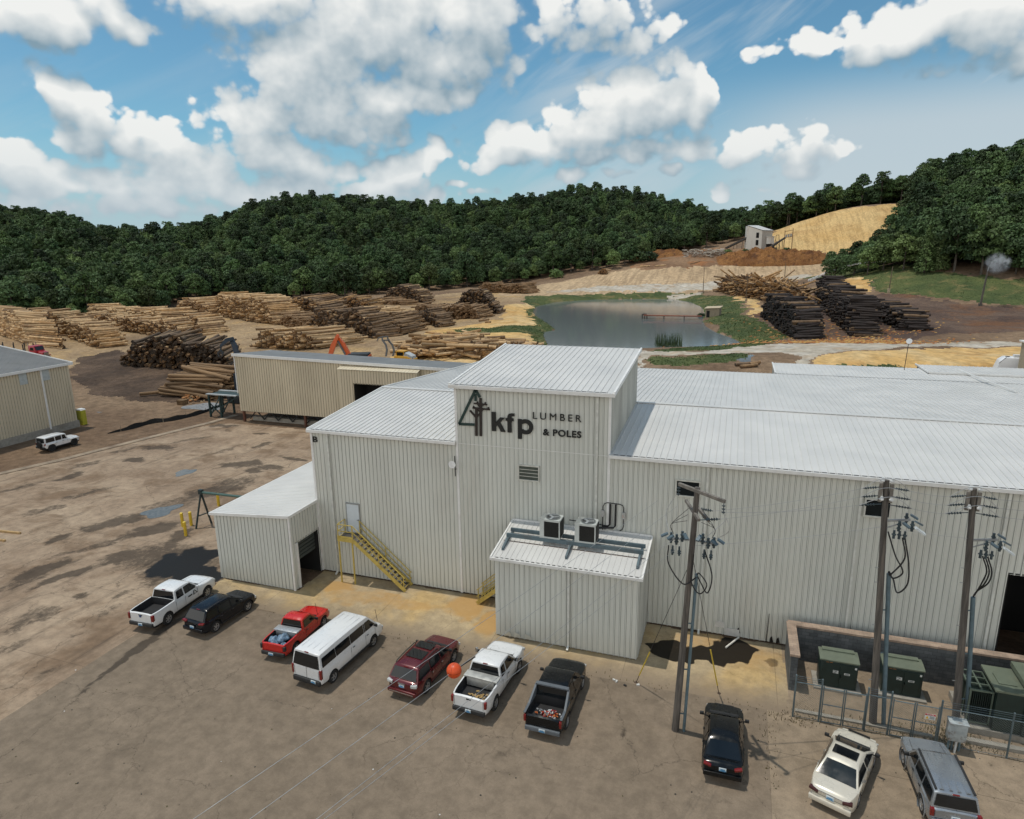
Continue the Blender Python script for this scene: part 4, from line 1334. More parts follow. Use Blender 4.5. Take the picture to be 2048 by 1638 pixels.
for x in (-65.9, -55.6, -46, -36):
    part("leg", rust_m, rs, lambda m: [m.box((x, 74.3, .85), (.28, .3, 1.7)), m.box((x, 81.6, .85), (.28, .3, 1.7))])
part("floor_truss", mat("dark_truss_steel", (.03, .032, .034), .7), rs, lambda m: [m.box((-46, 78, 1.62), (40, 7.6, .12))] + [m.bar((-65.5 + 2.4 * k, 75, .3), (-64.3 + 2.4 * k, 75, 1.6), .12) for k in range(16)] + [m.bar((-64.3 + 2.4 * k, 75, 1.6), (-63.1 + 2.4 * k, 75, .3), .12) for k in range(16)])
part("footing", plinth_m, rs, lambda m: m.box((-46, 75.6, .3), (38.5, .8, .6)))
# far white sorting tower on the terrace
wt_p = hit(1518, 499)
wt_ = thing("sorting_tower", "far white steel tower with two dark openings on the red bark terrace", "tower", tuple(wt_p), R(8))
white_m = mat("white_wall_steel", (.70, .68, .62), .5, var=.05, dirt=(.35, .22, .12), dscale=.3, dirt_amt=.5, stretch=(1, 1, .2))
tw, td_ = 5.2, 8
part("wall", white_m, wt_, lambda m: m.prism([(-6.2, 0, -1), (1.0, 0, -1), (1.0, 0, 9.2), (-6.2, 0, 11.6)], (0, 6.5, 0)))
part("wall", mat("grey_wall_steel", (.40, .37, .33), .6), wt_, lambda m: m.prism([(1.02, .0, -1), (6.4, 2.6, -1), (6.4, 2.6, 9.0), (1.02, .0, 9.2)], (-1.2, 5, 0)))
part("roof", roof_m, wt_, lambda m: m.add([(-6.6, -.4, 11.9), (1.2, -.5, 9.4), (6.9, 2.3, 9.25), (0, 7.2, 12.0)], [(0, 1, 2, 3)]))
for z in (3.4, 7.0):
    part("opening", dark_m, wt_, lambda m: m.box((-1.2, -.05, z), (1.3, .14, 2.6)))
part("side_cabin", white_m, wt_, lambda m: [m.box((5.2, 2, 4.4), (3.6, 3, 3.4)), m.box((5.2, 2, 6.2), (4.2, 3.6, .25))])
part("cabin_base", dark_m, wt_, lambda m: m.box((5.4, 2.2, .8), (3.6, 2.6, 3.4)))
# pump hut by the pond
pb = hit(1424, 634)
hut = thing("pump_hut", "small weathered wooden pump hut on the grassy pond bank", "hut", (pb.x, pb.y, pb.z - .25), R(-12))
wood_m = mat("grey_planks", (.30, .25, .18), .9, var=.25, scale=2.5, stretch=(3, 3, .2))
part("wall", wood_m, hut, lambda m: m.prism([(-2.0, 0, 0), (2.0, 0, 0), (2.0, 0, 2.8), (-2.0, 0, 2.55)], (0, 2.6, 0)))
part("roof", mat("tan_tin_roof", (.50, .40, .26), .5), hut, lambda m: m.prism([(-2.3, -.4, 2.62), (2.3, -.4, 2.92), (2.3, 3.0, 3.25), (-2.3, 3.0, 2.95)], (0, 0, .12)))
part("doorway", dark_m, hut, lambda m: m.box((-1.2, -.02, 1.05), (.9, .06, 1.9)))
# slim cream building behind the right-hand roofs
q = at_t(2044, 700, 95)
sb = thing("dust_house", "narrow cream steel dust house behind the roofs at the right edge", "building", (0, 0, 0))
z0_ = gz(q[0], q[1])
part("wall", [cream_m, cseam_m], sb, lambda m: [panel(m, (q[0] + 1.9, q[1], 0), (1, 0, 0), 8, z0_, 8.95, (0, -1, 0)), panel(m, (q[0] + 1.9, q[1], 0), (0, 1, 0), 6, z0_, 8.95, (-1, 0, 0))])
part("roof", trim_m, sb, lambda m: m.box((q[0] + 5.8, q[1] + 3, 9.05), (8.4, 6.5, .2)))
# ------------------------------------------------------------------ trees
def leaf_mat(name, col, col2, rnd=.58):
    m = bpy.data.materials.new(name)
    m.use_nodes = True
    t = NT(m.node_tree)
    b = m.node_tree.nodes['Principled BSDF']
    oi = t.new('ShaderNodeObjectInfo')
    pos = t.new('ShaderNodeTexCoord').outputs['Object']
    c = t.mix(t.ramp(oi.outputs['Random'], 0, 1, 0, 1, False), col, col2)
    n = t.ramp(t.noise(pos, .55, 4, .6), .3, .7, .6, 1.45)
    c = t.mix(1.0, c, t.comb(n, n, n), 'MULTIPLY')
    k = t.ramp(t.m('FRACT', t.m('MULTIPLY', oi.outputs['Random'], 7.31)), 0, 1, 1 - rnd, 1 + rnd, False)
    c = t.mix(1.0, c, t.comb(k, k, k), 'MULTIPLY')
    t.put(b.inputs['Base Color'], c)
    b.inputs['Roughness'].default_value = .65
    b.inputs['Specular IOR Level'].default_value = .25
    return m


leaf_dark = leaf_mat("dark_foliage", (.040, .075, .030), (.062, .100, .036))
leaf_mid = leaf_mat("mid_foliage", (.050, .092, .030), (.078, .118, .040))
leaf_light = leaf_mat("light_foliage", (.075, .120, .038), (.10, .140, .046))
bark = mat("tree_bark", (.10, .085, .07), .95, var=.3, scale=2)


def crown_mesh(name, h, w, trunk, n, size, seed, m, cone=False, lobes=13):
    rg = np.random.default_rng(seed)
    P, N = [], []
    base = h * trunk
    if cone:
        q = rg.uniform(0, 1, n) ** .7
        z = h - (h - base) * q
        rad = w / 2 * q ** .8 * rg.uniform(.55, 1.0, n)
        a = rg.uniform(0, 2 * np.pi, n)
        rad = rad * (1 + .18 * np.sin(a * 5 + z * 2.2))
        P = np.stack([np.cos(a) * rad, np.sin(a) * rad, z], 1)
        N = np.stack([np.cos(a), np.sin(a), np.full(n, .55)], 1)
    else:
        ch = h - base
        cs = []
        for i in range(lobes):
            a = 2.4 * i + rg.uniform(-.5, .5)
            q = (i + .5) / lobes
            el = math.asin(min(1, .02 + .96 * q))          # lobes spread over a dome
            k_ = rg.uniform(.82, 1.08)
            cs.append((math.cos(a) * math.cos(el) * w * .33 * k_, math.sin(a) * math.cos(el) * w * .33 * k_, base + ch * (.34 + .44 * math.sin(el) * k_), w * rg.uniform(.15, .225)))
        for i in range(4):
            a = 1.57 * i + rg.uniform(-.4, .4)
            cs.append((math.cos(a) * w * .27, math.sin(a) * w * .27, base + ch * .2, w * .18))
        cs = np.array(cs)
        k = rg.choice(len(cs), n, p=cs[:, 3] ** 2 / (cs[:, 3] ** 2).sum())
        d = rg.normal(size=(n, 3))
        d /= np.linalg.norm(d, axis=1)[:, None]
        d[:, 2] = np.where(d[:, 2] < -.35, -d[:, 2], d[:, 2])
        rad = cs[k, 3] * rg.uniform(.72, 1.12, n)
        P = cs[k, :3] + d * rad[:, None] * np.array([1, 1, .85])
        N = d
    N = N + rg.normal(size=(n, 3)) * .55 + np.array([0, 0, .25])
    N /= np.linalg.norm(N, axis=1)[:, None]
    T = np.cross(N, rg.normal(size=(n, 3)))
    T /= np.linalg.norm(T, axis=1)[:, None] + 1e-9
    B = np.cross(N, T)
    s = size * rg.uniform(.55, 1.25, n)[:, None]
    V = np.stack([P - T * s * .62, P - B * s * .36 + N * s * .10, P + T * s * .62, P + B * s * .36 + N * s * .10], 1).reshape(-1, 3)
    V += np.repeat(rg.normal(size=(n, 1, 3)), 4, 1).reshape(-1, 3) * 0 + rg.normal(size=V.shape) * size * .10
    me = bpy.data.meshes.new(name)
    me.from_pydata(V.tolist(), [], np.arange(4 * n).reshape(n, 4).tolist())
    me.materials.append(m)
    return me


def trunk_mesh(name, h, w, trunk, seed):
    rg = random.Random(seed)
    mb = MB()
    top = h * (trunk + (1 - trunk) * .62)
    pts = [Vector((0, 0, -1.0)), Vector((rg.uniform(-.2, .2), rg.uniform(-.2, .2), top * .5)), Vector((rg.uniform(-.4, .4), rg.uniform(-.4, .4), top))]
    r0 = .017 * h + .06
    mb.cyl(pts[0], pts[1], r0, r0 * .75, 7, False)
    mb.cyl(pts[1], pts[2], r0 * .75, r0 * .35, 7, False)
    for i in range(6):
        q = .45 + .5 * i / 6
        a = i * 2.2 + rg.random()
        p = pts[1].lerp(pts[2], q)
        e = p + Vector((math.cos(a), math.sin(a), rg.uniform(.5, .9))) * w * .30
        mb.cyl(p, e, r0 * .35, r0 * .12, 5, False)
    me = mb.build(name, bark).data
    o = [o for o in bpy.data.objects if o.data == me][0]
    bpy.data.objects.remove(o)
    return me


KINDS = []  # crown mesh, trunk mesh, height
for i, (h, w, tr, n, s, m, cone) in enumerate([
        (17, 13.0, .12, 2400, .95, leaf_dark, 0), (19, 12.0, .14, 2300, .92, leaf_dark, 0), (15, 14.0, .10, 2500, .98, leaf_dark, 0), (20, 11.5, .18, 2200, .92, leaf_mid, 0),
        (16, 11.0, .08, 2100, .82, leaf_light, 0), (17, 7.5, .05, 1700, .75, leaf_light, 1), (24, 10.0, .34, 1800, .85, leaf_dark, 0)]):
    KINDS.append((crown_mesh("crown", h, w, tr, n, s, 40 + i, m, bool(cone)), trunk_mesh("trunk", h, w, tr, 60 + i), h))


def lin(px, tab):
    xs, ys = zip(*tab)
    return np.interp(px, xs, ys)


def to_px(P):
    d = np.asarray(P) - np.array(CAM)
    z = d @ np.array(F_)
    return 1024 + FOC * (d @ np.array(R_)) / z, 819 - FOC * (d @ np.array(U_)) / z, z


BACK_T = [(-500, 225), (0, 226), (200, 230), (300, 245), (400, 272), (600, 282), (800, 300), (1000, 332), (1100, 345), (1200, 338), (1250, 335), (1300, 352), (1400, 372), (1470, 384), (1500, 398), (1560, 405), (1620, 392), (1700, 388), (1800, 389), (1840, 393), (1846, 392), (3000, 392)]
NEAR_T = [(1655, 252), (1700, 246), (1750, 237), (1850, 224), (1950, 213), (2048, 205), (2500, 203)]
NEAR_B = [(1655, 258), (1700, 266), (1740, 278), (1800, 302), (1828, 330), (1840, 700), (2600, 700)]
cand = []
sp_ = 6.0
for i in range(-88, 72):
    for j in range(18, 130):
        x = (i + .5 * (j % 2)) * sp_ + RNG.uniform(-2.4, 2.4)
        y = j * sp_ * .9 + RNG.uniform(-2.4, 2.4)
        cand.append((x, y))
cand = np.array(cand)
cz = terrain_z(cand)
cpx, cpy, ct = to_px(np.column_stack([cand, cz]))
ok = (ct > 150) & (ct < 720) & (cpx > -420) & (cpx < 2500)
back = ct > lin(cpx, BACK_T) + RNG.uniform(-3, 5, len(ct))
near = (cpx > 1655) & (ct > lin(cpx, NEAR_T)) & (ct < lin(cpx, NEAR_B))
ok &= back | near
thin = (ct > 520) & (RNG.uniform(size=len(ct)) < .25)
ok &= ~thin
cand, cz, cpx, cpy, ct, near = (a[ok] for a in (cand, cz, cpx, cpy, ct, near))
n_ = len(cand)
kind_i = RNG.choice([0, 1, 2, 3, 4, 5], n_, p=[.18, .15, .14, .25, .22, .06])
scl = RNG.uniform(.46, .92, n_)
ridge = (cpx > 1480) & (cpx < 1840) & ~near & (ct < 420)
kind_i[ridge] = RNG.choice([3, 6], ridge.sum())
scl[ridge] = RNG.uniform(.72, .98, ridge.sum())
scl[near] = RNG.uniform(.74, 1.12, near.sum())
low_ = near & (cpx < 1830)
scl[low_] *= np.interp(cpx[low_], [1655, 1740, 1830], [.62, .72, .95])
front_edge = ~near & (ct < lin(cpx, BACK_T) + 16) & (cpx < 1300)
scl[front_edge] *= RNG.uniform(.7, 1.15, front_edge.sum())
kind_i[front_edge & (RNG.uniform(size=n_) < .3)] = 4
rot_ = RNG.uniform(0, 6.28, n_)
hgt = np.array([k[2] for k in KINDS])[kind_i] * scl
# how much of each tree shows: walk from near to far keeping the skyline reached so far
top_py = to_px(np.column_stack([cand, cz + hgt]))[1]
order = np.argsort(ct)
sky_ = np.full(300, 4000.0)
show = np.zeros(n_)
for i in order:
    w_ = 11 * scl[i] * FOC / ct[i]
    a, b_ = int((cpx[i] - w_ / 2 + 400) / 10), int((cpx[i] + w_ / 2 + 400) / 10)
    if b_ < 0 or a >= 300 or cpx[i] < -40 or cpx[i] > 2090:
        continue
    seg = sky_[max(a, 0):b_ + 1]
    show[i] = max(0, min(np.median(seg), cpy[i]) - top_py[i]) * w_
    sky_[max(a, 0):b_ + 1] = np.minimum(seg, top_py[i] + .12 * (cpy[i] - top_py[i]))
pick = np.argsort(-show)[:285]
single = np.zeros(n_, bool)
single[pick] = True


def region(px, t, nr):
    if nr:
        return ("on the steep right hand hill", "trees on the right hand hill")
    if px < 330:
        return ("behind the left log stacks", "trees behind the left log stacks")
    if px < 800:
        return ("behind the middle log stacks", "trees behind the middle log stacks")
    if px < 1330:
        return ("on the hill beyond the pond", "trees beyond the pond")
    return ("above the yellow dirt slope", "trees above the dirt slope")


LOOKS = ["dark rounded broadleaf tree", "dark tall oval broadleaf tree", "dark wide spreading broadleaf tree", "tall dark broadleaf tree with bare lower trunk",
         "paler green bushy tree", "paler green pointed tree", "very tall tree with a long bare trunk"]
protos = {}
for i in pick:
    k = int(kind_i[i])
    nm = "broadleaf_tree" if k != 5 else "cedar_tree"
    where, grp_ = region(cpx[i], ct[i], near[i])
    if k not in protos:
        root = thing(nm, "x", "tree")
        c = bpy.data.objects.new("crown", KINDS[k][0])
        tr = bpy.data.objects.new("trunk", KINDS[k][1])
        for o in (c, tr):
            COL.objects.link(o)
            o.parent = root
        protos[k] = (root, c)
    else:
        root = copy_tree(protos[k][0])
    root.location = (cand[i, 0], cand[i, 1], cz[i] - .3)
    root.rotation_euler = (0, 0, rot_[i])
    root.scale = (scl[i],) * 3
    tag(root, LOOKS[k] + " " + where, "tree", LOOKS[k] + "s " + where)

# the rest of the wood: one object whose trees are scattered by geometry nodes
rest_i = np.where(~single)[0]
me = bpy.data.meshes.new("forest")
me.from_pydata(np.column_stack([cand[rest_i], cz[rest_i] - .3]).tolist(), [], [])
for nm_, typ, arr in (("kind_index", 'INT', np.array([sorted(protos).index(k) if k in protos else 0 for k in kind_i[rest_i]])), ("turn", 'FLOAT', rot_[rest_i]), ("size", 'FLOAT', scl[rest_i])):
    at = me.attributes.new(nm_, typ, 'POINT')
    at.data.foreach_set('value', arr)
forest = bpy.data.objects.new("forest", me)
COL.objects.link(forest)
tag(forest, "dense dark green wood covering the hills behind the log yard", "forest", kind='stuff')
ng = bpy.data.node_groups.new("scatter_trees", 'GeometryNodeTree')
ng.interface.new_socket("Geometry", in_out='INPUT', socket_type='NodeSocketGeometry')
ng.interface.new_socket("Geometry", in_out='OUTPUT', socket_type='NodeSocketGeometry')
t = NT(ng)
gi, go = t.new('NodeGroupInput'), t.new('NodeGroupOutput')
jn = t.new('GeometryNodeJoinGeometry')
for k in sorted(protos):
    oi = t.new('GeometryNodeObjectInfo', transform_space='ORIGINAL')
    oi.inputs['Object'].default_value = protos[k][1]
    oi.inputs['As Instance'].default_value = True
    ng.links.new(oi.outputs['Geometry'], jn.inputs[0])
ip = t.new('GeometryNodeInstanceOnPoints')
ng.links.new(gi.outputs[0], ip.inputs['Points'])
ng.links.new(jn.outputs[0], ip.inputs['Instance'])
ip.inputs['Pick Instance'].default_value = True


def attr(nm_, typ):
    a = t.new('GeometryNodeInputNamedAttribute', data_type=typ)
    a.inputs['Name'].default_value = nm_
    return a.outputs['Attribute']


ng.links.new(attr("kind_index", 'INT'), ip.inputs['Instance Index'])
ng.links.new(attr("size", 'FLOAT'), ip.inputs['Scale'])
cx = t.comb(0, 0, attr("turn", 'FLOAT'))
e2r = t.new('FunctionNodeEulerToRotation')
ng.links.new(cx, e2r.inputs[0])
ng.links.new(e2r.outputs[0], ip.inputs['Rotation'])
ng.links.new(ip.outputs[0], go.inputs[0])
md = forest.modifiers.new("scatter", 'NODES')
md.node_group = ng
print("TREES", n_, "single", single.sum(), "kinds", sorted(protos))

# dark leaf litter under the wood, so that gaps between trees show soil
# a few shrubs along the wood's edge and on the banks
bush_me = [crown_mesh("foliage", 3.4, 5.0, .02, 700, .55, 90 + i, leaf_light if i else leaf_dark, lobes=7) for i in range(2)]
BUSHES = [(75, 648, 1.3, 0), (110, 645, 1.5, 1), (165, 640, 1.6, 0), (185, 628, 1.3, 1), (30, 652, 1.2, 1), (1275, 525, 2.2, 0), (1300, 522, 1.8, 0), (1260, 512, 1.8, 1), (1112, 556, 1.6, 1), (1455, 508, .9, 1),
          (1490, 505, .7, 0), (1572, 506, 1.0, 0), (1590, 506, .6, 1), (640, 592, 1.5, 1), (520, 590, 1.3, 0), (720, 588, 1.4, 0), (1375, 633, .42, 0), (1402, 634, .5, 0), (1540, 506, .6, 0)]
bp = None
for (px, py, s, k) in BUSHES:
    p = hit(px, py)
    wh = "at the foot of the wood by the left log stacks" if px < 300 else "at the foot of the wood behind the middle log stacks" if px < 800 else "beside the red bark terrace" if px < 1320 and py < 540 and px > 1200 else "at the wood's foot beyond the pond" if px < 1200 else "at the water by the pump hut" if py > 600 else "by the white sorting tower"
    o = tag(bpy.data.objects.new("bush", bush_me[k]), ("pale green" if k else "dark green") + " rounded bush growing " + wh, "bush", ("pale" if k else "dark") + " bushes " + wh)
    COL.objects.link(o)
    o.location = p - Vector((0, 0, .2))
    o.scale = (s, s, s * .9)
    o.rotation_euler = (0, 0, px)

# rough grass blades on the banks and reeds in the pond
def blades(name, pts, h, w, m, label, cat, per=3, lean=.35):
    V, F = [], []
    for (x, y, z) in pts:
        for _ in range(per):
            a, l = RNG.uniform(0, 6.28), RNG.uniform(0, lean)
            bx, by = x + RNG.normal() * .25, y + RNG.normal() * .25
            hh = h * RNG.uniform(.55, 1.2)
            dx, dy = math.cos(a) * w / 2, math.sin(a) * w / 2
            lx, ly = -math.sin(a) * l * hh, math.cos(a) * l * hh
            b0 = len(V)
            V += [(bx - dx, by - dy, z - .05), (bx + dx, by + dy, z - .05), (bx + lx + dx * .2, by + ly + dy * .2, z + hh), (bx + lx - dx * .2, by + ly - dy * .2, z + hh)]
            F.append((b0, b0 + 1, b0 + 2, b0 + 3))
    me = bpy.data.meshes.new(name)
    me.from_pydata(V, [], F)
    me.materials.append(m)
    o = bpy.data.objects.new(name, me)
    COL.objects.link(o)
    return tag(o, label, cat, kind='stuff')


grass_m = leaf_mat("grass_blades", (.075, .11, .04), (.09, .125, .045), 0)
reed_m = leaf_mat("reed_blades", (.06, .09, .04), (.07, .10, .045), 0)
gzi = [i for i, z in enumerate(ZONES) if z[0] == "grass_bank"][0] + 1
gf = np.where(zone == gzi)[0]
sel = RNG.choice(gf, min(len(gf), 6000), replace=False)
gp = np.column_stack([FC[sel], LV[QF[sel]].mean(1)[:, 2]])
blades("grass_tufts", gp, .15, .26, grass_m, "tufts of rough green grass on the pond banks and hillside", "grass", 3, .8)
rp = []
c0, c1 = flat(1314, 692, POND_Z), flat(1362, 694, POND_Z)
for i in range(100):
    q = RNG.uniform()
    p = c0.lerp(c1, q)
    rp.append((p.x + RNG.normal() * .3, p.y + RNG.uniform(-1.5, 3.5), POND_Z))
blades("reeds", rp, 2.5, .11, reed_m, "clump of tall green reeds standing in the pond", "reeds", 3, .12)
# ------------------------------------------------------------------ vehicles
def paint(name, col, metal=0.0, rough=.28):
    return mat(name, col, rough, metal, var=.02, scale=1.5, coat=.6, spec=.5)


tyre_m = mat("tyre_rubber", (.018, .018, .018), .85, var=.2)
alloy_m = mat("alloy_rim", (.42, .43, .44), .35, .7, var=.05)
blackp_m = mat("black_plastic", (.018, .019, .02), .65)
chassis_m = mat("dark_chassis", (.012, .012, .012), .9)
carglass_m = glass_mat("car_glass", (.008, .010, .012), .05)
lamp_r = mat("red_lamp_glass", (.17, .008, .008), .18, coat=.5)
lamp_w = mat("clear_lamp_glass", (.50, .52, .52), .15, coat=.5)
chrome_m = mat("chrome", (.55, .56, .57), .18, .9, var=.03)
plate_w = mat("plate_white", (.60, .68, .72), .5)
plate_b = mat("plate_blue", (.05, .22, .42), .5)
liner_m = mat("bed_liner", (.022, .022, .023), .85, var=.3)
alum_m = mat("diamond_aluminium", (.52, .53, .53), .35, .6, var=.10, scale=9)


def lerp_tab(tab, y):
    return float(np.interp(y, [a for a, b in tab], [b for a, b in tab]))


def wheel(parent, x, y, R_, w, rim_m, spokes=5, name="wheel"):
    wobj = part(name, tyre_m, parent, lambda m: m.lathe([(R_ * .62, -w / 2), (R_ * .93, -w / 2), (R_, -w / 2 + .04), (R_, w / 2 - .04), (R_ * .93, w / 2), (R_ * .62, w / 2)], (x, y, R_), 'X', 22, False), smooth=True)
    sx = 1 if x > 0 else -1
    fx = x + sx * (w / 2 - .035)

    def rim(m):
        m.lathe([(R_ * .66, 0), (R_ * .64, sx * .03), (R_ * .56, sx * .02), (R_ * .54, -sx * .03)], (fx, y, R_), 'X', 20, False)
        m.cyl((fx - sx * .02, y, R_), (fx + sx * .025, y, R_), R_ * .17, n=10)
        for k in range(spokes):
            a = 2 * math.pi * k / spokes + y
            m.bar((fx + sx * .004, y, R_), (fx + sx * .004, y + math.cos(a) * R_ * .58, R_ + math.sin(a) * R_ * .58), R_ * .17, .03, up=(1, 0, 0))
        m.k = 1
        m.cyl((fx - sx * .05, y, R_), (fx - sx * .04, y, R_), R_ * .62, n=18)
    part("rim", [rim_m, chassis_m], wobj, rim, smooth=True)
    return wobj


def vehicle(name, label, cat, rear, rz, S):
    """rear: ground point under the middle of the rear bumper; local +Y is forward"""
    L, W = S['L'], S['W']
    rz = R(rz)
    fwd = Vector((-math.sin(rz), math.cos(rz), 0))
    c = Vector((rear[0], rear[1], S.get('z', .012))) + fwd * (L / 2)
    root = thing(name, label, cat, c, rz, "vehicles parked on the site")
    pm_, deck, sill = S['paint'], S['deck'], S.get('sill', .32)
    R_, ax = S['R'], S['axles']
    Ra = R_ + .075
    bed = S.get('bed')
    fz = R_
    cr, cf = S.get('cr', .10), S.get('cf', .16)

    def hw(y):
        w = W / 2
        a = max(0, (abs(y) - (L / 2 - .75)) / .75)
        return w * (1 - (cf if y > 0 else cr) * a ** 2.2)

    ys = set(np.linspace(-L / 2, L / 2, 34).round(3)) | {round(-L / 2 + d, 3) for d in (.03, .08)} | {round(L / 2 - d, 3) for d in (.03, .09, .18)}
    for a in ax:
        for k in range(13):
            ys.add(round(a + Ra * math.cos(math.pi * k / 12), 3))
        ys |= {round(a - Ra - .004, 3), round(a + Ra + .004, 3)}
    if bed:
        ys |= {round(bed[0], 3), round(bed[0] + .003, 3), round(bed[1], 3), round(bed[1] - .003, 3)}
    ys |= {round(y, 3) for y, z in deck}
    ys = sorted(ys)
    mb = MB()
    rows = []
    for y in ys:
        w, zt, zb = hw(y), lerp_tab(deck, y), sill
        e = min(y + L / 2, L / 2 - y)
        if e < .09:
            q = 1 - e / .09
            w *= 1 - .05 * q
            zt -= .05 * q
            zb += .12 * q
        for a in ax:
            if abs(y - a) < Ra:
                zb = max(zb, fz + math.sqrt(max(0, Ra * Ra - (y - a) ** 2)))
        zb = min(zb, zt - .12)
        h = zt - zb
        inb = bed and bed[0] + .002 <= y <= bed[1] - .002
        if inb:
            sec = [(w - .05, zb), (w - .005, zb + .10 * h), (w, zb + .5 * h), (w - .012, zb + .82 * h), (w - .02, zt - .01), (w - .10, zt), (w - .115, bed[2]), (0, bed[2])]
        else:
            cw = S.get('crown', .03)
            sec = [(w - .05, zb), (w - .005, zb + .10 * h), (w, zb + .5 * h), (w - .015, zb + .80 * h), (w - .06, zt - .025), (w - .15, zt), (w * .5, zt + cw * .8), (0, zt + cw)]
        if inb is False or inb is None or not bed:
            pass
        rows.append([(x, y, z) for x, z in sec] + [(-x, y, z) for x, z in reversed(sec[:-1])])
    n = len(rows[0])
    V = [p for r in rows for p in r]
    F, K = [], []
    for i in range(len(rows) - 1):
        inb = bed and bed[0] - .001 <= (ys[i] + ys[i + 1]) / 2 <= bed[1] + .001
        for j in range(n - 1):
            F.append((i * n + j, i * n + j + 1, (i + 1) * n + j + 1, (i + 1) * n + j))
            K.append(1 if inb and 5 <= j <= 8 else 0)
    F += [tuple(range(n - 1, -1, -1)), tuple(range((len(rows) - 1) * n, len(rows) * n))]
    K += [0, 0]
    mb.v, mb.f, mb.mi = V, F, K
    body = mb.build("body", [pm_, liner_m], root, smooth=True, angle=32)
    part("chassis", chassis_m, root, lambda m: m.box((0, 0, .42), (W - .46, L - .5, .40 if not bed else .36)))
    # cabin
    cb = S['cab']
    ywb, yrf, yrr, yrb = cb['y']
    zb_, zr, tum, wb_ = cb['belt'], cb['roof'], cb['tum'], cb.get('w', W / 2 - .05)
    wz = lambda z: wb_ - tum * max(0, (z - zb_)) / (zr - zb_)
    prof = [(ywb, zb_ - .04, .2), (ywb + (yrf - ywb) * .5, zb_ + (zr - .05 - zb_) * .54, .3), (yrf + .06, zr - .075, .6), (yrf - .10, zr - .02, 1), (yrf + (yrr - yrf) * .35, zr + .02, 1), (yrf + (yrr - yrf) * .7, zr + .018, 1), (yrr + .12, zr - .012, 1), (yrr - .01, zr - .06, .6), ((yrr + yrb) / 2 - .0, (zr - .06 + zb_) / 2 + .03, .3), (yrb, zb_ - .04, .2)]
    mb = MB()
    rows = []
    for (y, z, f) in prof:
        w = wz(z)
        rows.append([(w, y, z - .05 * f), (w - .10, y, z + .002), (w * .45, y, z + .02 * f), (-w * .45, y, z + .02 * f), (-(w - .10), y, z + .002), (-w, y, z - .05 * f)])
    V = [p for r in rows for p in r]
    F = []
    for i in range(len(rows) - 1):
        for j in range(5):
            F.append((i * 6 + j, i * 6 + j + 1, i * 6 + 7 + j, i * 6 + 6 + j))
    F.append(tuple(i * 6 for i in range(len(rows))))
    F.append(tuple(i * 6 + 5 for i in range(len(rows) - 1, -1, -1)))
    mb.add(V, F)
    cab = mb.build("cabin", cb.get('paint', pm_), root, smooth=True, angle=38)
    # glass
    def pane(a, b, nm, ins=.09, t0=.10, t1=.90):
        (ya, za), (yb, zb2) = a, b
        d = Vector((0, yb - ya, zb2 - za))
        nrm = Vector((0, -d.z, d.y)).normalized() * (1 if nm == "windscreen" else 1)
        if nrm.z < 0:
            nrm = -nrm
        if abs(d.y) < .05:
            nrm = Vector((0, -1, 0))
        q = []
        for t_, sx in ((t0, 1), (t0, -1), (t1, -1), (t1, 1)):
            y, z = ya + d.y * t_, za + d.z * t_
            q.append(Vector((sx * (wz(z) - ins), y, z)) + nrm * .034)
        # bowed glass: a middle column pushed out a little
        mids = [(q[0] + q[1]) / 2 + nrm * .02, (q[2] + q[3]) / 2 + nrm * .02]
        part(nm, carglass_m, root, lambda m: m.add(q + mids, [(0, 4, 5, 3), (4, 1, 2, 5)]), smooth=True)
    pane((ywb, zb_ - .02), (yrf, zr - .05), "windscreen")
    pane((yrb, zb_ - .02), (yrr, zr - .05), "rear_window", t0=cb.get('rt', .14))
    z0, z1 = zb_ + S.get('g0', .06), zr - S.get('g1', .13)
    pg = S.get('pg', .05)
    fy = lambda z: ywb + (yrf - ywb) * (z - zb_) / (zr - zb_)
    ry = lambda z: yrb + (yrr - yrb) * (z - zb_) / (zr - zb_)
    sp_ = S['glass']            # y of the pillars between front and rear pillar
    edges = [None] + list(sp_) + [None]
    for sx in (1, -1):
        for k in range(len(edges) - 1):
            f0, f1 = edges[k], edges[k + 1]
            a0, a1 = (fy(z0) - .16, fy(z1) - .10) if f0 is None else (f0 - pg, f0 - pg)
            b0, b1 = (ry(z0) + .16, ry(z1) + .12) if f1 is None else (f1 + pg, f1 + pg)
            pts = [(a0, z0), (a1, z1 - .03), (a1 - .04, z1), (b1 + .04, z1), (b1, z1 - .03), (b0, z0 + .03), (b0 + .03, z0)]
            part("side_window", carglass_m, root, lambda m: m.add([(sx * (wz(z) + .010), y, z - .01) for y, z in pts], [tuple(range(len(pts)))]))
    # wheels
    ww = S.get('ww', .24)
    for a in ax:
        for sx in (1, -1):
            wheel(root, sx * (W / 2 - ww / 2 - S.get('inset', .015)), a, R_, ww, S.get('rim', alloy_m), S.get('spokes', 5))
    # bumpers, lamps, plate, mirrors, handles
    bm_ = S.get('bumper', pm_)
    part("bumper", bm_, root, lambda m: m.box((0, -L / 2 - .02, S.get('bz', .52)), (W * .90, .17, S.get('bh', .24))), bevel=.04)
    part("bumper", S.get('fbumper', bm_), root, lambda m: m.box((0, L / 2 - .02, .50), (W * .80, .16, .26)), bevel=.05)
    part("grille", blackp_m, root, lambda m: m.box((0, L / 2 - .01, (lerp_tab(deck, L / 2) + .62) / 2), (W * .5, .06, .2)))
    tl = S['tail']              # x half-position, z, width, height, tilt
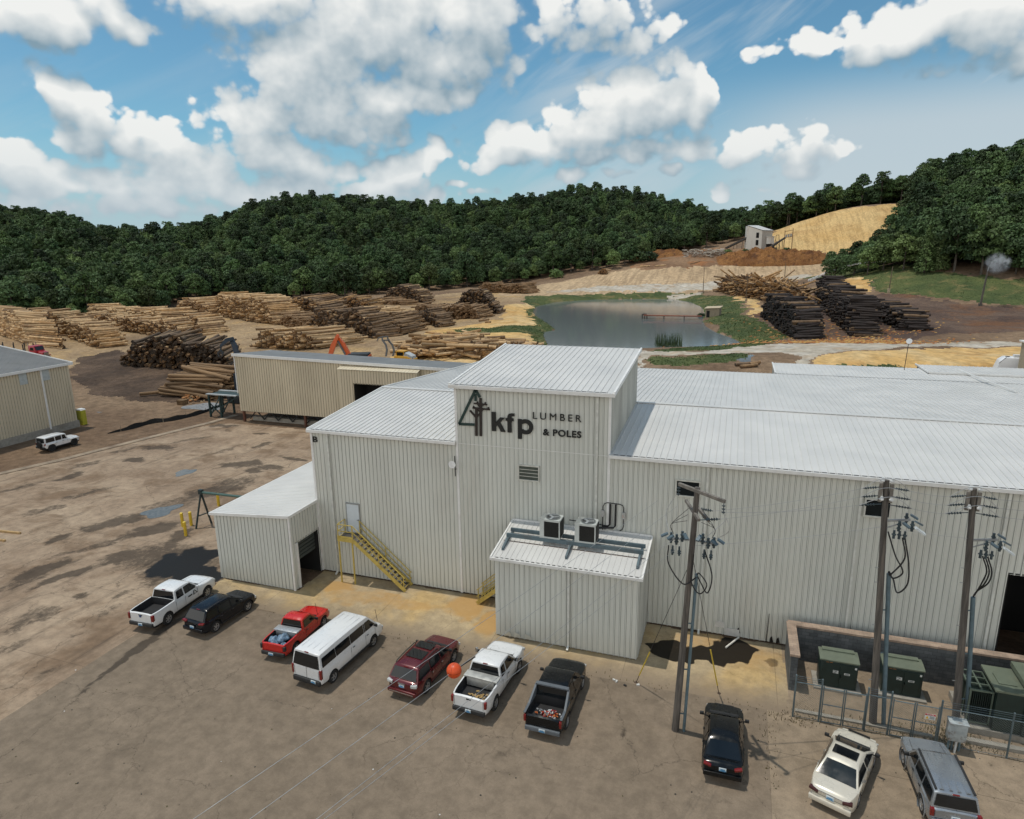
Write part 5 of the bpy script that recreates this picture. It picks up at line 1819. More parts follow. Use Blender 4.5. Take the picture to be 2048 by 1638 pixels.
    for sx in (1, -1):
        part("tail_lamp", S.get('lamp', lamp_r), root, lambda m: m.box((sx * (tl[0]), -L / 2 + .05 + tl[4] * .1, tl[1]), (tl[2], .17, tl[3]), Matrix.Rotation(sx * tl[4], 3, 'Y') @ Matrix.Rotation(sx * .12, 3, 'Z')), bevel=.015)
        part("headlamp", lamp_w, root, lambda m: m.box((sx * (W / 2 - .28), L / 2 - .13, lerp_tab(deck, L / 2 - .1) - .14), (.38, .22, .15), Matrix.Rotation(-sx * .35, 3, 'Z')), bevel=.02)
        part("mirror", S.get('mirror', blackp_m), root, lambda m: (m.box((sx * (W / 2 + .13), ywb - .42, zb_ + .16), (.19, .10, .15)), m.bar((sx * (W / 2 - .06), ywb - .40, zb_ + .08), (sx * (W / 2 + .1), ywb - .42, zb_ + .12), .05)), bevel=.015)
        for hy in S.get('handles', ()):
            part("door_handle", S.get('handle_m', blackp_m), root, lambda m: m.box((sx * (W / 2 + .012), hy, zb_ - .13), (.03, .16, .035)))
    pz = S.get('plate', (.0, .78))
    pl = part("licence_plate", plate_w, root, lambda m: m.box((pz[0], -L / 2 - S.get('pd', .02), pz[1]), (.31, .03, .16)))
    part("plate_band", plate_b, pl, lambda m: (m.box((pz[0], -L / 2 - S.get('pd', .02) - .016, pz[1] - .05), (.30, .006, .05)), m.box((pz[0], -L / 2 - S.get('pd', .02) - .016, pz[1] + .01), (.20, .006, .05))))
    part("cowl", blackp_m, root, lambda m: m.box((0, ywb + .04, lerp_tab(deck, ywb) + .035), (W * .74, .12, .03)))
    part("hood_seam", chassis_m, root, lambda m: [m.bar((s_ * W * .36, ywb + .1, lerp_tab(deck, ywb + .1) + .012), (s_ * W * .33, L / 2 - .35, lerp_tab(deck, L / 2 - .35) + .012), .012, .012) for s_ in (1, -1)])
    part("rear_seam", chassis_m, root, lambda m: [m.box((s_ * (W / 2 - .20), -L / 2 - .004, (lerp_tab(deck, -L / 2) + .70) / 2), (.012, .012, lerp_tab(deck, -L / 2) - .78)) for s_ in (1, -1)] + [m.box((0, -L / 2 - .004, .68), (W - .40, .012, .012))])
    part("sill_trim", blackp_m, root, lambda m: [m.box((s_ * (W / 2 - .03), (ax[0] + ax[1]) / 2, sill + .03), (.05, ax[1] - ax[0] - 2 * Ra - .04, .10)) for s_ in (1, -1)])
    # door seams
    if S.get('seams'):
        for sx in (1, -1):
            for y in S['seams']:
                part("door_seam", chassis_m, root, lambda m: m.box((sx * (W / 2 - .003), y, (zb_ + sill) / 2 + .06), (.012, .012, zb_ - sill - .22)))
    if S.get('rails'):
        y0, y1, xx = S['rails']
        for sx in (1, -1):
            part("roof_rail", S.get('rail_m', blackp_m), root, lambda m: m.tube([(sx * xx, y0, zr - .02), (sx * xx, y0 - .12, zr + .05), (sx * xx, (y0 + y1) / 2, zr + .075), (sx * xx, y1 + .12, zr + .05), (sx * xx, y1, zr - .03)], .03))
    for (y0, y1, xw) in S.get('sunroof', ()):
        part("sunroof", carglass_m, root, lambda m: m.add([(-xw, y0, zr + .062), (xw, y0, zr + .062), (xw, y1, zr + .066), (-xw, y1, zr + .066)], [(0, 1, 2, 3)]))
    if S.get('brake'):
        part("brake_lamp", lamp_r, root, lambda m: m.box((0, yrr - .02, zr - .045), (.26, .05, .04)))
    if S.get('antenna'):
        part("antenna", blackp_m, root, lambda m: m.cyl((W / 2 - .25, ywb + .25, zb_), (W / 2 - .25, ywb + .1, zb_ + .85), .012, n=5))
    return root


def inside(root, p):
    return root.matrix_world @ Vector(p) if False else (Matrix.Translation(root.location) @ root.rotation_euler.to_matrix().to_4x4()) @ Vector(p)


white_p = paint("white_car_paint", (.70, .71, .71))
black_p = mat("black_car_paint", (.005, .006, .007), .22, var=.02, coat=.15, spec=.3)
navy_p = mat("blue_black_car_paint", (.006, .008, .012), .22, var=.02, coat=.15, spec=.3)
red_p = paint("bright_red_paint", (.52, .012, .008))
maroon_p = paint("maroon_car_paint", (.10, .006, .010), .2)
pearl_p = paint("cream_pearl_paint", (.62, .58, .49), .1)
silver_p = paint("silver_car_paint", (.30, .33, .36), .55)
sail_m = mat("grey_cladding", (.10, .115, .13), .6)

v1 = vehicle("pickup_truck", "white crew cab pickup with an empty black bed and a tree emblem on its door", "pickup truck", (-34.67, 27.95), 2.5, dict(
    L=5.72, W=2.0, R=.41, axles=(-1.68, 1.88), deck=[(-2.86, 1.32), (-.97, 1.34), (-.93, 1.24), (1.1, 1.24), (1.35, 1.23), (2.5, 1.14), (2.86, 1.0)], sill=.45, bed=(-2.78, -1.0, .84), paint=white_p,
    cab=dict(y=(1.28, .50, -.80, -.95), belt=1.24, roof=1.93, tum=.15), glass=(-.12,), tail=(.90, 1.05, .16, .40, 0), bumper=blackp_m, bz=.58, mirror=white_p, handles=(.0, -.62), handle_m=white_p, plate=(0, .60), pd=.11, seams=(1.0, -.12, -.92), brake=1, antenna=0, spokes=6))
part("badge", mat("badge_blue", (.02, .06, .18), .4), v1, lambda m: m.lathe([(.09, 0), (.085, -.02)], (0, -2.87, 1.12), 'Y', 14))
part("emblem", sign_bk, v1, lambda m: [m.prism([(1.005, .98, .92), (1.005, .72, 1.22), (1.005, .66, 1.22), (1.005, .9, .92)], (.006, 0, 0)), m.prism([(1.005, .66, 1.22), (1.005, .60, .92), (1.005, .55, .92), (1.005, .62, 1.22)], (.006, 0, 0)), m.box((1.008, .75, .93), (.006, .4, .03)), m.box((1.008, .66, 1.02), (.006, .04, .26)), m.box((1.008, .3, 1.0), (.006, .36, .10))])
part("tailgate_handle", blackp_m, v1, lambda m: m.box((0, -2.87, 1.2), (.3, .03, .05)))
v2 = vehicle("sport_utility_vehicle", "black compact sport utility vehicle parked beside the white crew cab pickup", "car", (-31.1, 28.55), -5, dict(
    L=4.5, W=1.86, R=.37, axles=(-1.33, 1.36), deck=[(-2.25, .98), (-2.05, 1.04), (.9, 1.03), (1.1, 1.02), (2.0, .93), (2.25, .70)], paint=navy_p, cr=.14, cf=.2,
    cab=dict(y=(1.12, .22, -1.72, -2.14), belt=1.02, roof=1.66, tum=.2), glass=(.02, -.95), tail=(.70, .98, .36, .10, -.1), bumper=navy_p, plate=(-.0, .72), pd=.10, handles=(.1, -.85), seams=(.95, .02, -.95), rails=(.1, -1.6, .66), brake=1))
v3 = vehicle("pickup_truck", "small bright red pickup with a silver toolbox and bags in its bed", "pickup truck", (-24.62, 27.95), 1.5, dict(
    L=4.85, W=1.74, R=.36, axles=(-1.42, 1.55), deck=[(-2.42, 1.12), (-.62, 1.14), (-.58, 1.04), (.9, 1.04), (1.1, 1.03), (2.1, .97), (2.42, .82)], sill=.40, bed=(-2.35, -.66, .72), paint=red_p,
    cab=dict(y=(1.02, .38, -.42, -.58), belt=1.05, roof=1.66, tum=.16), glass=(), tail=(.78, .88, .14, .28, 0), lamp=blackp_m, bumper=blackp_m, bz=.50, plate=(-.1, .50), pd=.11, handles=(-.2,), seams=(.85, -.35), antenna=1))
part("toolbox", alum_m, v3, lambda m: (m.box((0, -.95, 1.19), (1.62, .52, .10)), m.box((0, -.95, .95), (1.38, .46, .44))), bevel=.012)
v4 = vehicle("passenger_van", "long white passenger van with a row of dark side windows", "van", (-21.17, 26.42), -5.5, dict(
    L=5.9, W=2.06, R=.36, axles=(-1.95, 1.78), deck=[(-2.95, 1.28), (1.95, 1.28), (2.2, 1.2), (2.72, 1.02), (2.95, .78)], sill=.42, paint=white_p, cr=.05, cf=.18,
    cab=dict(y=(2.30, 1.42, -2.80, -2.94), belt=1.27, roof=2.22, tum=.15, w=1.0, rt=.12), glass=(1.06, .94, -.3, -1.6), tail=(.95, 1.05, .13, .55, 0), bumper=blackp_m, bz=.52, bh=.30, g0=.14, g1=.27, pg=.012, plate=(.52, .62), pd=.12, handles=(1.2, -.1), seams=(1.95, 1.02, -.35), brake=1, antenna=1))
part("rear_door_seam", chassis_m, v4, lambda m: m.box((0, -2.955, .95), (.014, .012, .8)))
part("side_skirt", blackp_m, v4, lambda m: [m.box((s * 1.025, -.08, .44), (.05, 2.9, .16)) for s in (1, -1)])
for y in (-1.5, .2):
    pass
part("roof_rib", white_p, v4, lambda m: [m.box((x, -.7, 2.248), (.04, 3.6, .012)) for x in (-.6, -.2, .2, .6)])
v5 = vehicle("sport_utility_vehicle", "dark red sport utility vehicle with two black sunroofs and a chrome strip", "car", (-15.73, 27.15), -5.5, dict(
    L=4.95, W=1.95, R=.39, axles=(-1.45, 1.52), deck=[(-2.47, 1.05), (-2.25, 1.12), (1.0, 1.10), (1.25, 1.09), (2.2, 1.0), (2.47, .78)], paint=maroon_p, cr=.15, cf=.2,
    cab=dict(y=(1.30, .42, -1.95, -2.34), belt=1.09, roof=1.74, tum=.19), glass=(.1, -.95), tail=(.74, .98, .34, .16, -.08), lamp=lamp_w, bumper=maroon_p, plate=(0, .86), pd=.03, handles=(.15, -.85), handle_m=chrome_m, seams=(1.05, .1, -.95),
    rails=(.1, -1.85, .72), sunroof=((.30, -.28, .52), (-.48, -1.25, .52)), brake=1))
part("chrome_strip", chrome_m, v5, lambda m: (m.box((0, -2.575, .50), (1.5, .03, .05)), m.box((0, -2.50, .99), (.42, .04, .06))))
v6 = vehicle("pickup_truck", "white extended cab pickup with a flat silver toolbox across its bed", "pickup truck", (-11.73, 26.8), -3.5, dict(
    L=5.65, W=2.02, R=.40, axles=(-1.62, 1.72), deck=[(-2.82, 1.32), (-.92, 1.36), (-.88, 1.27), (1.1, 1.27), (1.35, 1.27), (2.4, 1.2), (2.82, 1.0)], sill=.46, bed=(-2.74, -.95, .82), paint=white_p, cf=.22,
    cab=dict(y=(1.28, .52, -.70, -.86), belt=1.27, roof=1.96, tum=.17), glass=(-.12,), tail=(.92, 1.05, .13, .36, 0), bumper=blackp_m, bz=.56, plate=(0, .60), pd=.11, handles=(.05,), seams=(1.02, -.12, -.7), brake=1))
part("toolbox", mat("dull_aluminium", (.50, .50, .47), .45, .4, var=.12), v6, lambda m: (m.box((0, -1.16, 1.42), (1.92, .52, .09)), m.box((0, -1.16, 1.15), (1.6, .46, .5))), bevel=.012)
part("tow_mirror", chrome_m, v6, lambda m: [m.box((s * 1.24, .83, 1.5), (.14, .10, .28)) for s in (1, -1)], bevel=.02)
part("tailgate_handle", blackp_m, v6, lambda m: m.box((0, -2.83, 1.2), (.26, .03, .07)))
v7 = vehicle("pickup_truck", "black pickup with grey sloping sail panels and litter in its bed", "pickup truck", (-7.77, 26.62), -1.0, dict(
    L=5.45, W=1.98, R=.40, axles=(-1.58, 1.66), deck=[(-2.72, 1.22), (-1.18, 1.28), (-1.14, 1.16), (1.0, 1.16), (1.3, 1.16), (2.3, 1.08), (2.72, .9)], sill=.44, bed=(-2.64, -1.22, .78), paint=black_p, cf=.2,
    cab=dict(y=(1.25, .48, -.98, -1.16), belt=1.16, roof=1.86, tum=.17), glass=(-.1,), tail=(.90, 1.02, .12, .34, 0), bumper=sail_m, bz=.54, plate=(0, .56), pd=.11, handles=(.1, -.6), seams=(1.0, -.1), brake=1))
part("sail_panel", sail_m, v7, lambda m: [m.prism([(s * .90, -1.0, 1.80), (s * .90, -1.0, 1.2), (s * .98, -2.05, 1.2), (s * .98, -2.0, 1.30), (s * .93, -1.35, 1.62)], (s * -.10, 0, 0)) for s in (1, -1)] + [m.box((0, -1.0, 1.82), (1.72, .22, .07))])
part("bed_rail", sail_m, v7, lambda m: [m.box((s * .93, -1.95, 1.285), (.12, 1.5, .03)) for s in (1, -1)])
v8 = vehicle("hatchback_car", "black crossover car seen from behind next to the first utility pole", "car", (.64, 26.38), .5, dict(
    L=4.6, W=1.84, R=.36, axles=(-1.40, 1.35), deck=[(-2.3, .92), (-2.1, 1.0), (.9, 1.0), (1.15, .99), (2.05, .88), (2.3, .66)], paint=black_p, cr=.15, cf=.22,
    cab=dict(y=(1.22, .30, -1.25, -1.98), belt=.99, roof=1.60, tum=.22), glass=(.02, -.85), tail=(.66, .92, .34, .10, -.22), bumper=black_p, plate=(0, .80), pd=.03, handles=(.1, -.8), seams=(1.0, .02, -.85)))
v9 = vehicle("sedan_car", "cream white sedan with a black sunroof parked at an angle by the gates", "car", (4.98, 26.2), -21, dict(
    L=5.0, W=1.86, R=.36, axles=(-1.42, 1.45), deck=[(-2.5, .90), (-2.3, .97), (-1.7, 1.0), (.9, .97), (1.15, .95), (2.1, .83), (2.5, .60)], sill=.28, paint=pearl_p, cr=.2, cf=.24,
    cab=dict(y=(1.30, .30, -.85, -1.72), belt=.965, roof=1.46, tum=.25, rt=.1), glass=(-.12,), tail=(.66, .82, .38, .13, -.12), lamp=mat("smoked_lamp", (.06, .02, .02), .2), bumper=pearl_p, bz=.45, plate=(0, .74), pd=.03, handles=(.1, -.75), handle_m=chrome_m, seams=(1.0, -.12, -1.05), sunroof=((.0, -.58, .50),)))
part("chrome_strip", chrome_m, v9, lambda m: m.box((0, -2.505, .86), (.9, .02, .025)))
v10 = vehicle("sport_utility_vehicle", "silver boxy sport utility vehicle with black roof rails at the lower right", "car", (9.62, 26.55), 3, dict(
    L=4.5, W=1.88, R=.38, axles=(-1.32, 1.42), deck=[(-2.25, 1.08), (.8, 1.10), (1.1, 1.10), (2.05, 1.04), (2.25, .88)], sill=.36, paint=silver_p, cr=.07, cf=.1,
    cab=dict(y=(1.02, .42, -1.98, -2.16), belt=1.09, roof=1.74, tum=.13, rt=.16), glass=(.0, -.95), tail=(.84, .92, .16, .34, 0), bumper=silver_p, bz=.50, bh=.3, plate=(0, .80), pd=.03, handles=(.05, -.85), seams=(.85, .0, -.95), brake=1))
part("roof_strip", blackp_m, v10, lambda m: [m.box((s * .70, -.75, 1.765), (.09, 2.3, .03)) for s in (1, -1)])
part("roof_rib", silver_p, v10, lambda m: [m.box((x, -.8, 1.765), (.03, 2.2, .016)) for x in (-.42, -.14, .14, .42)])
part("fender_flare", silver_p, v10, lambda m: [m.lathe([(.46, -.03), (.50, .0), (.46, .03)], (s * .925, a, .38), 'X', 26, False) for s in (1, -1) for a in (-1.32, 1.42)])
part("roof_cap", silver_p, v10, lambda m: [m.box((x, -1.86, 1.775), (.12, .05, .03)) for x in (-.5, -.15, .15, .5)])
v11 = vehicle("off_road_vehicle", "white boxy off road vehicle with a spare wheel beside the cream warehouse", "car", (-79.6, 54.6), -3, dict(
    L=4.3, W=1.80, R=.43, axles=(-1.38, 1.45), deck=[(-2.15, 1.15), (.6, 1.16), (.75, 1.16), (2.0, 1.10), (2.15, .95)], sill=.5, paint=white_p, cr=.02, cf=.12, z=.05,
    cab=dict(y=(.74, .48, -2.04, -2.12), belt=1.15, roof=1.86, tum=.06, w=.82), glass=(.0, -.85), tail=(.80, 1.0, .12, .22, 0), bumper=blackp_m, bz=.6, plate=(-.6, .75), pd=.05, handles=(.1, -.75), seams=(.62, .0, -.85), rim=blackp_m, ww=.28, inset=-.03))
part("fender", white_p, v11, lambda m: [m.box((s * .93, 1.45, .98), (.30, 1.1, .06)) for s in (1, -1)] + [m.box((s * .93, -1.38, 1.0), (.26, 1.05, .06)) for s in (1, -1)])
sw = part("spare_wheel", tyre_m, v11, lambda m: m.lathe([(.1, -.12), (.38, -.12), (.41, -.06), (.41, .08), (.3, .1)], (.05, -2.32, 1.05), 'Y', 20), smooth=True)

# things lying in the beds
bag_m = mat("blue_plastic_bag", (.16, .24, .33), .35, var=.5, scale=9, bump=.6)
for k, (x, y, z, s) in enumerate(((-.42, -1.75, .90, .30), (.05, -1.52, .95, .34), (-.2, -2.08, .86, .25), (.42, -2.0, .82, .2))):
    mb = MB()
    mb.ball((0, 0, 0), (s, s * 1.1, s * .72), 14, 9)
    mb.v = [(a * (1 + .25 * math.sin(7 * a / s + 3 * b_ / s)), b_ * (1 + .22 * math.sin(6 * b_ / s + k)), c_ * (1 + .3 * math.sin(5 * a / s + k))) for a, b_, c_ in mb.v]
    o = mb.build("trash_bag", bag_m, smooth=True, angle=60)
    o.location = inside(v3, (x, y, z))
    tag(o, ["crumpled blue plastic bag by the bed's left side of the red pickup", "largest blue plastic bag below the red pickup's silver toolbox", "small blue plastic bag near the red pickup's tailgate", "smallest pale bag at the red pickup's right rear bed corner"][k], "bag")
can_cols = [mat("can_red", (.45, .03, .02), .35, .4), mat("can_silver", (.55, .55, .55), .3, .7), mat("can_orange", (.55, .16, .05), .4), mat("can_white", (.62, .62, .60), .5)]
mb = MB()
for k in range(90):
    mb.k = k % 4
    x, y = max(-.75, min(.75, random.gauss(.05, .28))), -1.95 + random.gauss(0, .16)
    z = .82 + random.uniform(0, .14)
    a = random.uniform(0, 6.28)
    mb.cyl((x, y, z), (x + .11 * math.cos(a), y + .11 * math.sin(a), z + random.uniform(-.02, .03)), .033, n=6)
lt_ = mb.build("litter", can_cols)
lt_.matrix_world = Matrix.Translation(v7.location) @ v7.rotation_euler.to_matrix().to_4x4()
tag(lt_, "heap of red, white and silver cans in the black pickup's bed", "litter", kind='stuff')
mb = MB()
for k in range(26):
    x, y = random.gauss(.15, .26), -2.0 + random.gauss(0, .22)
    mb.box((x, y, .835 + random.uniform(0, .03)), (random.uniform(.06, .2), random.uniform(.04, .12), .03), random.uniform(0, 3))
ch_ = mb.build("wood_scraps", mat("wood_scrap", (.40, .26, .10), .8, var=.3))
ch_.matrix_world = Matrix.Translation(v6.location) @ v6.rotation_euler.to_matrix().to_4x4()
tag(ch_, "yellow wood scraps and chips on the white extended cab pickup's bed floor", "scraps", kind='stuff')
# ------------------------------------------------------------------ utility poles and lines
pole_m = mat("weathered_pole_wood", (.095, .085, .075), .95, var=.35, scale=3, stretch=(4, 4, .25), dirt=(.20, .17, .14), dscale=1.5, dirt_amt=.5, bump=.4)
arm_m = mat("crossarm_wood", (.17, .155, .135), .9, var=.3, scale=3)
steel_g = mat("galvanised_steel", (.36, .38, .39), .45, .7, var=.15)
insul_m = mat("insulator_grey", (.035, .055, .065), .4)
porc_m = mat("porcelain", (.62, .64, .64), .3)
pipe_b = mat("blue_grey_conduit", (.10, .15, .175), .55, var=.15)
cable_m = mat("black_cable", (.010, .010, .011), .6)
wire_m = mat("bare_wire", (.42, .43, .43), .4, .6)
yel2 = mat("guard_yellow", (.62, .45, .05), .5, var=.1)


def curve3(pts, n=10):
    """smooth run through points"""
    P = [Vector(p) for p in pts]
    P = [P[0] * 2 - P[1]] + P + [P[-1] * 2 - P[-2]]
    out = []
    for i in range(1, len(P) - 2):
        for k in range(n):
            t = k / n
            a, b, c, d = P[i - 1], P[i], P[i + 1], P[i + 2]
            out.append(.5 * ((2 * b) + (c - a) * t + (2 * a - 5 * b + 4 * c - d) * t * t + (3 * b - a - 3 * c + d) * t ** 3))
    out.append(P[-2])
    return out


def insulator(parent, a, b, discs=5, r=.075):
    a, b = Vector(a), Vector(b)

    def f(m):
        m.cyl(a, b, .022, n=6)
        for k in range(discs):
            p = a.lerp(b, .35 + .5 * k / max(1, discs - 1))
            d = (b - a).normalized() * .02
            m.cyl(p - d, p + d, r, r * .7, 9)
    return part("insulator", insul_m, parent, f)


def cutout(parent, p, d):
    """fuse cutout: bracket, grey body, hinged box"""
    p, d = Vector(p), Vector(d).normalized()
    c = part("fuse_cutout", insul_m, parent, lambda m: (m.cyl(p, p + Vector((0, 0, .5)), .06, n=8), m.cyl(p + Vector((0, 0, .12)), p + Vector((0, 0, .16)), .10, n=8), m.cyl(p + Vector((0, 0, .3)), p + Vector((0, 0, .34)), .10, n=8)))
    part("cutout_lid", mat("cutout_lid_grey", (.085, .125, .15), .4, var=.1), c, lambda m: m.box(p + d * .30 + Vector((0, 0, .38)), (.34, .17, .08), Matrix.Rotation(math.atan2(d.y, d.x), 3, 'Z') @ Matrix.Rotation(.5, 3, 'Y')))
    return c


def pole(label, base, top, group="utility poles along the mill front"):
    b, t_ = Vector(base), Vector(top)
    root = thing("utility_pole", label, "pole", b, 0, group)
    root.location = (0, 0, 0)
    part("pole_shaft", pole_m, root, lambda m: m.cyl(b - Vector((0, 0, .3)), t_, .18, .125, 14), smooth=True)
    return root, b, t_, (lambda z: b.lerp(t_, z / t_.z))


p1b = flat(1350, 1460)
p1t = on_y(1395, 975, p1b.y)
P1, b1, t1, at1 = pole("near utility pole with a slanting crossarm standing by the black crossover car", p1b, p1t)
ca, cb_ = flat(1358, 968, 12.75), flat(1450, 1003, 12.75)
part("crossarm", arm_m, P1, lambda m: m.bar(ca, cb_, .13, .15))
d2a, d2b = flat(1372, 1001, 11.7), flat(1398, 1040, 11.6)
part("crossarm", arm_m, P1, lambda m: m.bar(d2a, d2b, .12, .14))
part("crossarm", arm_m, P1, lambda m: m.bar(flat(1392, 1012, 11.6), flat(1418, 1041, 11.5), .12, .14))
for (a, b) in (((1392, 1016), (1426, 1022)), ((1400, 1040), (1440, 1038))):
    insulator(P1, flat(*a, 11.6), flat(*b, 11.6), 5)
for px in (1358, 1448):
    pz_ = flat(px, 968 if px < 1400 else 1003, 12.75)
    insulator(P1, pz_, pz_ + Vector((0, -.1, -.55)), 3, .09)
ba = at1(10.3)
for sx in (-1, 1):
    e = ba + Vector((sx * 1.05, -.25, .05))
    part("bracket", steel_g, P1, lambda m: m.bar(ba, e, .07, .09))
    cutout(P1, e + Vector((-sx * .1, 0, -.2)), (sx, -.2, 0))
    cutout(P1, e + Vector((-sx * .35, -.02, -.25)), (sx, -.5, 0))
    cutout(P1, e + Vector((-sx * .6, .05, -.1)), (-sx * .3, -.5, 0))
    part("arrester", insul_m, P1, lambda m: [m.cyl(e + Vector((-sx * x, -.1, -.75)), e + Vector((-sx * x, -.1, -.3)), .045, n=7) for x in (.2, .5)] + [m.cyl(e + Vector((-sx * x, -.1, -.55 - .1 * k)), e + Vector((-sx * x, -.1, -.52 - .1 * k)), .085, n=8) for x in (.2, .5) for k in (0, 1)])
    part("jumper", cable_m, P1, lambda m: [m.tube(curve3([e + Vector((-sx * .2, 0, .25)), e + Vector((-sx * .1, -.2, .8)), at1(11.3 + .3 * k) + Vector((sx * .3, -.2, 0))], 6), .012, 4) for k in range(3)])
cdt = at1(8.6) + Vector((.32, .05, 0))
part("riser_conduit", pipe_b, P1, lambda m: (m.cyl(b1 + Vector((.42, .05, 0)), cdt, .075, n=10), [m.bar(at1(z), at1(z) + Vector((.36, .05, 0)), .05) for z in (1, 3.5, 6, 8)]))
part("cable_loop", cable_m, P1, lambda m: [m.tube(curve3([ba + Vector((-1.05, -.25, -.3)), ba + Vector((-1.0, -.3, -1.2)), ba + Vector((-.3, -.35, -2.1)), cdt + Vector((0, -.05, -.15)), cdt + Vector((0, 0, -.4))]), .032),
     m.tube(curve3([ba + Vector((.55, -.25, -.3)), ba + Vector((.95, -.3, -1.5)), ba + Vector((.8, -.3, -2.4)), cdt + Vector((.2, -.1, -.35)), cdt]), .032),
     m.tube(curve3([ba + Vector((.1, -.25, -.6)), ba + Vector((.05, -.3, -1.9)), ba + Vector((.45, -.3, -2.5)), ba + Vector((.75, -.3, -2.0)), cdt + Vector((.1, -.1, .1)), cdt + Vector((0, 0, -.2))]), .03)])
part("jumper", wire_m, P1, lambda m: [m.tube(curve3([ca + Vector((-.1, 0, -.5)), ca + Vector((-.5, -.2, -1.4)), ba + Vector((-1.05, -.25, .3))]), .014), m.tube(curve3([cb_ + Vector((0, 0, -.5)), cb_ + Vector((.25, 0, -1.3)), ba + Vector((1.05, -.25, .3))]), .014), m.tube(curve3([flat(1440, 1038, 11.6), flat(1452, 1040, 11.3), ba + Vector((.6, -.2, .3))]), .014)])

p2b = flat(1746, 1448)
p2t = on_y(1773, 960, p2b.y)
P2, b2, t2, at2 = pole("middle utility pole rising behind the chain link gates between two green transformers", p2b, p2t)
p3b = Vector((11.62, 33.9, 0))
p3t = on_y(1948, 977, p3b.y)
P3, b3, t3, at3 = pole("right hand utility pole behind the rusty meter cabinet", p3b, p3t)
INS = {}
for PP, at_, tt, key in ((P2, at2, t2, 2), (P3, at3, t3, 3)):
    for k in range(3):
        c = at_(tt.z - .35 - .42 * k)
        for sx in (-1, 1):
            e = c + Vector((sx * (.98 + .06 * k), sx * .12 - .05, -.10))
            insulator(PP, c + Vector((sx * .16, 0, 0)), e, 5, .065)
            INS[(key, k, sx)] = e
    part("pole_block", arm_m, PP, lambda m: [m.box(at_(tt.z - .35) + Vector((sx * .22, -.05, -.25)), (.14, .16, .9)) for sx in (-1, 1)])
    part("pin_insulator", porc_m, PP, lambda m: [m.lathe([(.09, -.06), (.10, 0), (.06, .05), (.05, .12)], at_(tt.z - .02 - .9 * k) + Vector((sx * .2, -.2 - .0, .06)), 'Z', 10) for k in (0, 1) for sx in (-1, 1)])
    part("jumper", wire_m, PP, lambda m: [m.tube(curve3([INS[(key, k, -1)], at_(tt.z - .2 - .42 * k) + Vector((-.3, -.25, .30 - .05 * k)), at_(tt.z - .2 - .42 * k) + Vector((.35, -.25, .30)), INS[(key, k, 1)]]), .016) for k in range(3)])
    hub = at_(tt.z - (2.0 if key == 2 else 2.55))
    part("bracket", steel_g, PP, lambda m: [m.bar(hub, hub + Vector((1.0, -.25, .28)), .08, .10), m.bar(hub + Vector((0, 0, -.4)), hub + Vector((.75, -.2, .1)), .05)])
    for k, (x, y, z) in enumerate(((.55, -.35, -.15), (.85, -.15, .18), (1.05, -.45, -.05))):
        cutout(PP, hub + Vector((x, y, z - .15)), (1, -.6 + .5 * k, 0))
    part("arrester", insul_m, PP, lambda m: [m.cyl(hub + Vector((x, -.3, -.7)), hub + Vector((x, -.3, -.3)), .06, .05, 8) for x in (.4, .62, .84)] + [m.cyl(hub + Vector((x, -.3, -.52)), hub + Vector((x, -.3, -.48)), .10, n=8) for x in (.4, .62, .84)])
    part("lid_cover", mat("pale_lid", (.55, .60, .62), .4), PP, lambda m: m.box(hub + Vector((1.35, -.6, -.08)), (.5, .26, .08), Matrix.Rotation(.6, 3, 'Y')))
    zc = 8.2 if key == 2 else 7.0
    off = Vector((.34, .12, 0))
    ct_ = at_(zc) + off
    bb = b2 if key == 2 else b3
    part("riser_conduit", pipe_b, PP, lambda m: (m.cyl(bb + Vector((.48, .1, 0)), ct_, .10, n=10), [m.bar(at_(z), at_(z) + off, .05) for z in (1.5, 4, 6.3)]))
    if key == 2:
        part("cable_loop", cable_m, PP, lambda m: [m.tube(curve3([hub + Vector((.15, -.3, -.4)), hub + Vector((.55, -.35, -1.5)), hub + Vector((.95, -.35, -2.3)), hub + Vector((.6, -.3, -2.7)), ct_ + Vector((0, 0, .1)), ct_ + Vector((0, 0, -.3))]), .036),
             m.tube(curve3([hub + Vector((.75, -.35, -.6)), hub + Vector((.95, -.35, -1.6)), hub + Vector((.5, -.3, -2.5)), ct_, ct_ + Vector((0, 0, -.3))]), .036), m.tube(curve3([hub + Vector((.85, -.35, -.6)), hub + Vector((1.15, -.35, -1.9)), hub + Vector((1.2, -.35, -2.9)), hub + Vector((.85, -.3, -3.4)), ct_ + Vector((.2, -.1, -.25)), ct_ + Vector((0, 0, .05))]), .036)])
    else:
        part("cable_loop", cable_m, PP, lambda m: [m.tube(curve3([hub + Vector((.5 + .1 * k, -.3, -.6)), hub + Vector((.75 + .1 * k, -.3, -1.3)), hub + Vector((.65 + .12 * k, -.3, -1.9)), ct_ + Vector((.1, -.05, .35)), ct_, ct_ + Vector((0, 0, -.3))]), .034) for k in range(3)])
    part("pole_step", steel_g, PP, lambda m: [m.bar(at_(z), at_(z) + Vector((-.30 if int(z * 2) % 2 else .1, -.05, 0)), .03) for z in np.arange(2.5, 9, .75)])
for k in range(9):
    pass


def sag_wire(a, b, sag, n=14):
    a, b = Vector(a), Vector(b)
    return [a.lerp(b, i / n) - Vector((0, 0, sag * 4 * (i / n) * (1 - i / n))) for i in range(n + 1)]


def line(name, label, a, b, sag, r, m, cat="power line", group="power lines"):
    return tag(part(name, m, None, lambda mb: mb.tube(sag_wire(a, b, sag), r, 5)), label, cat, group)


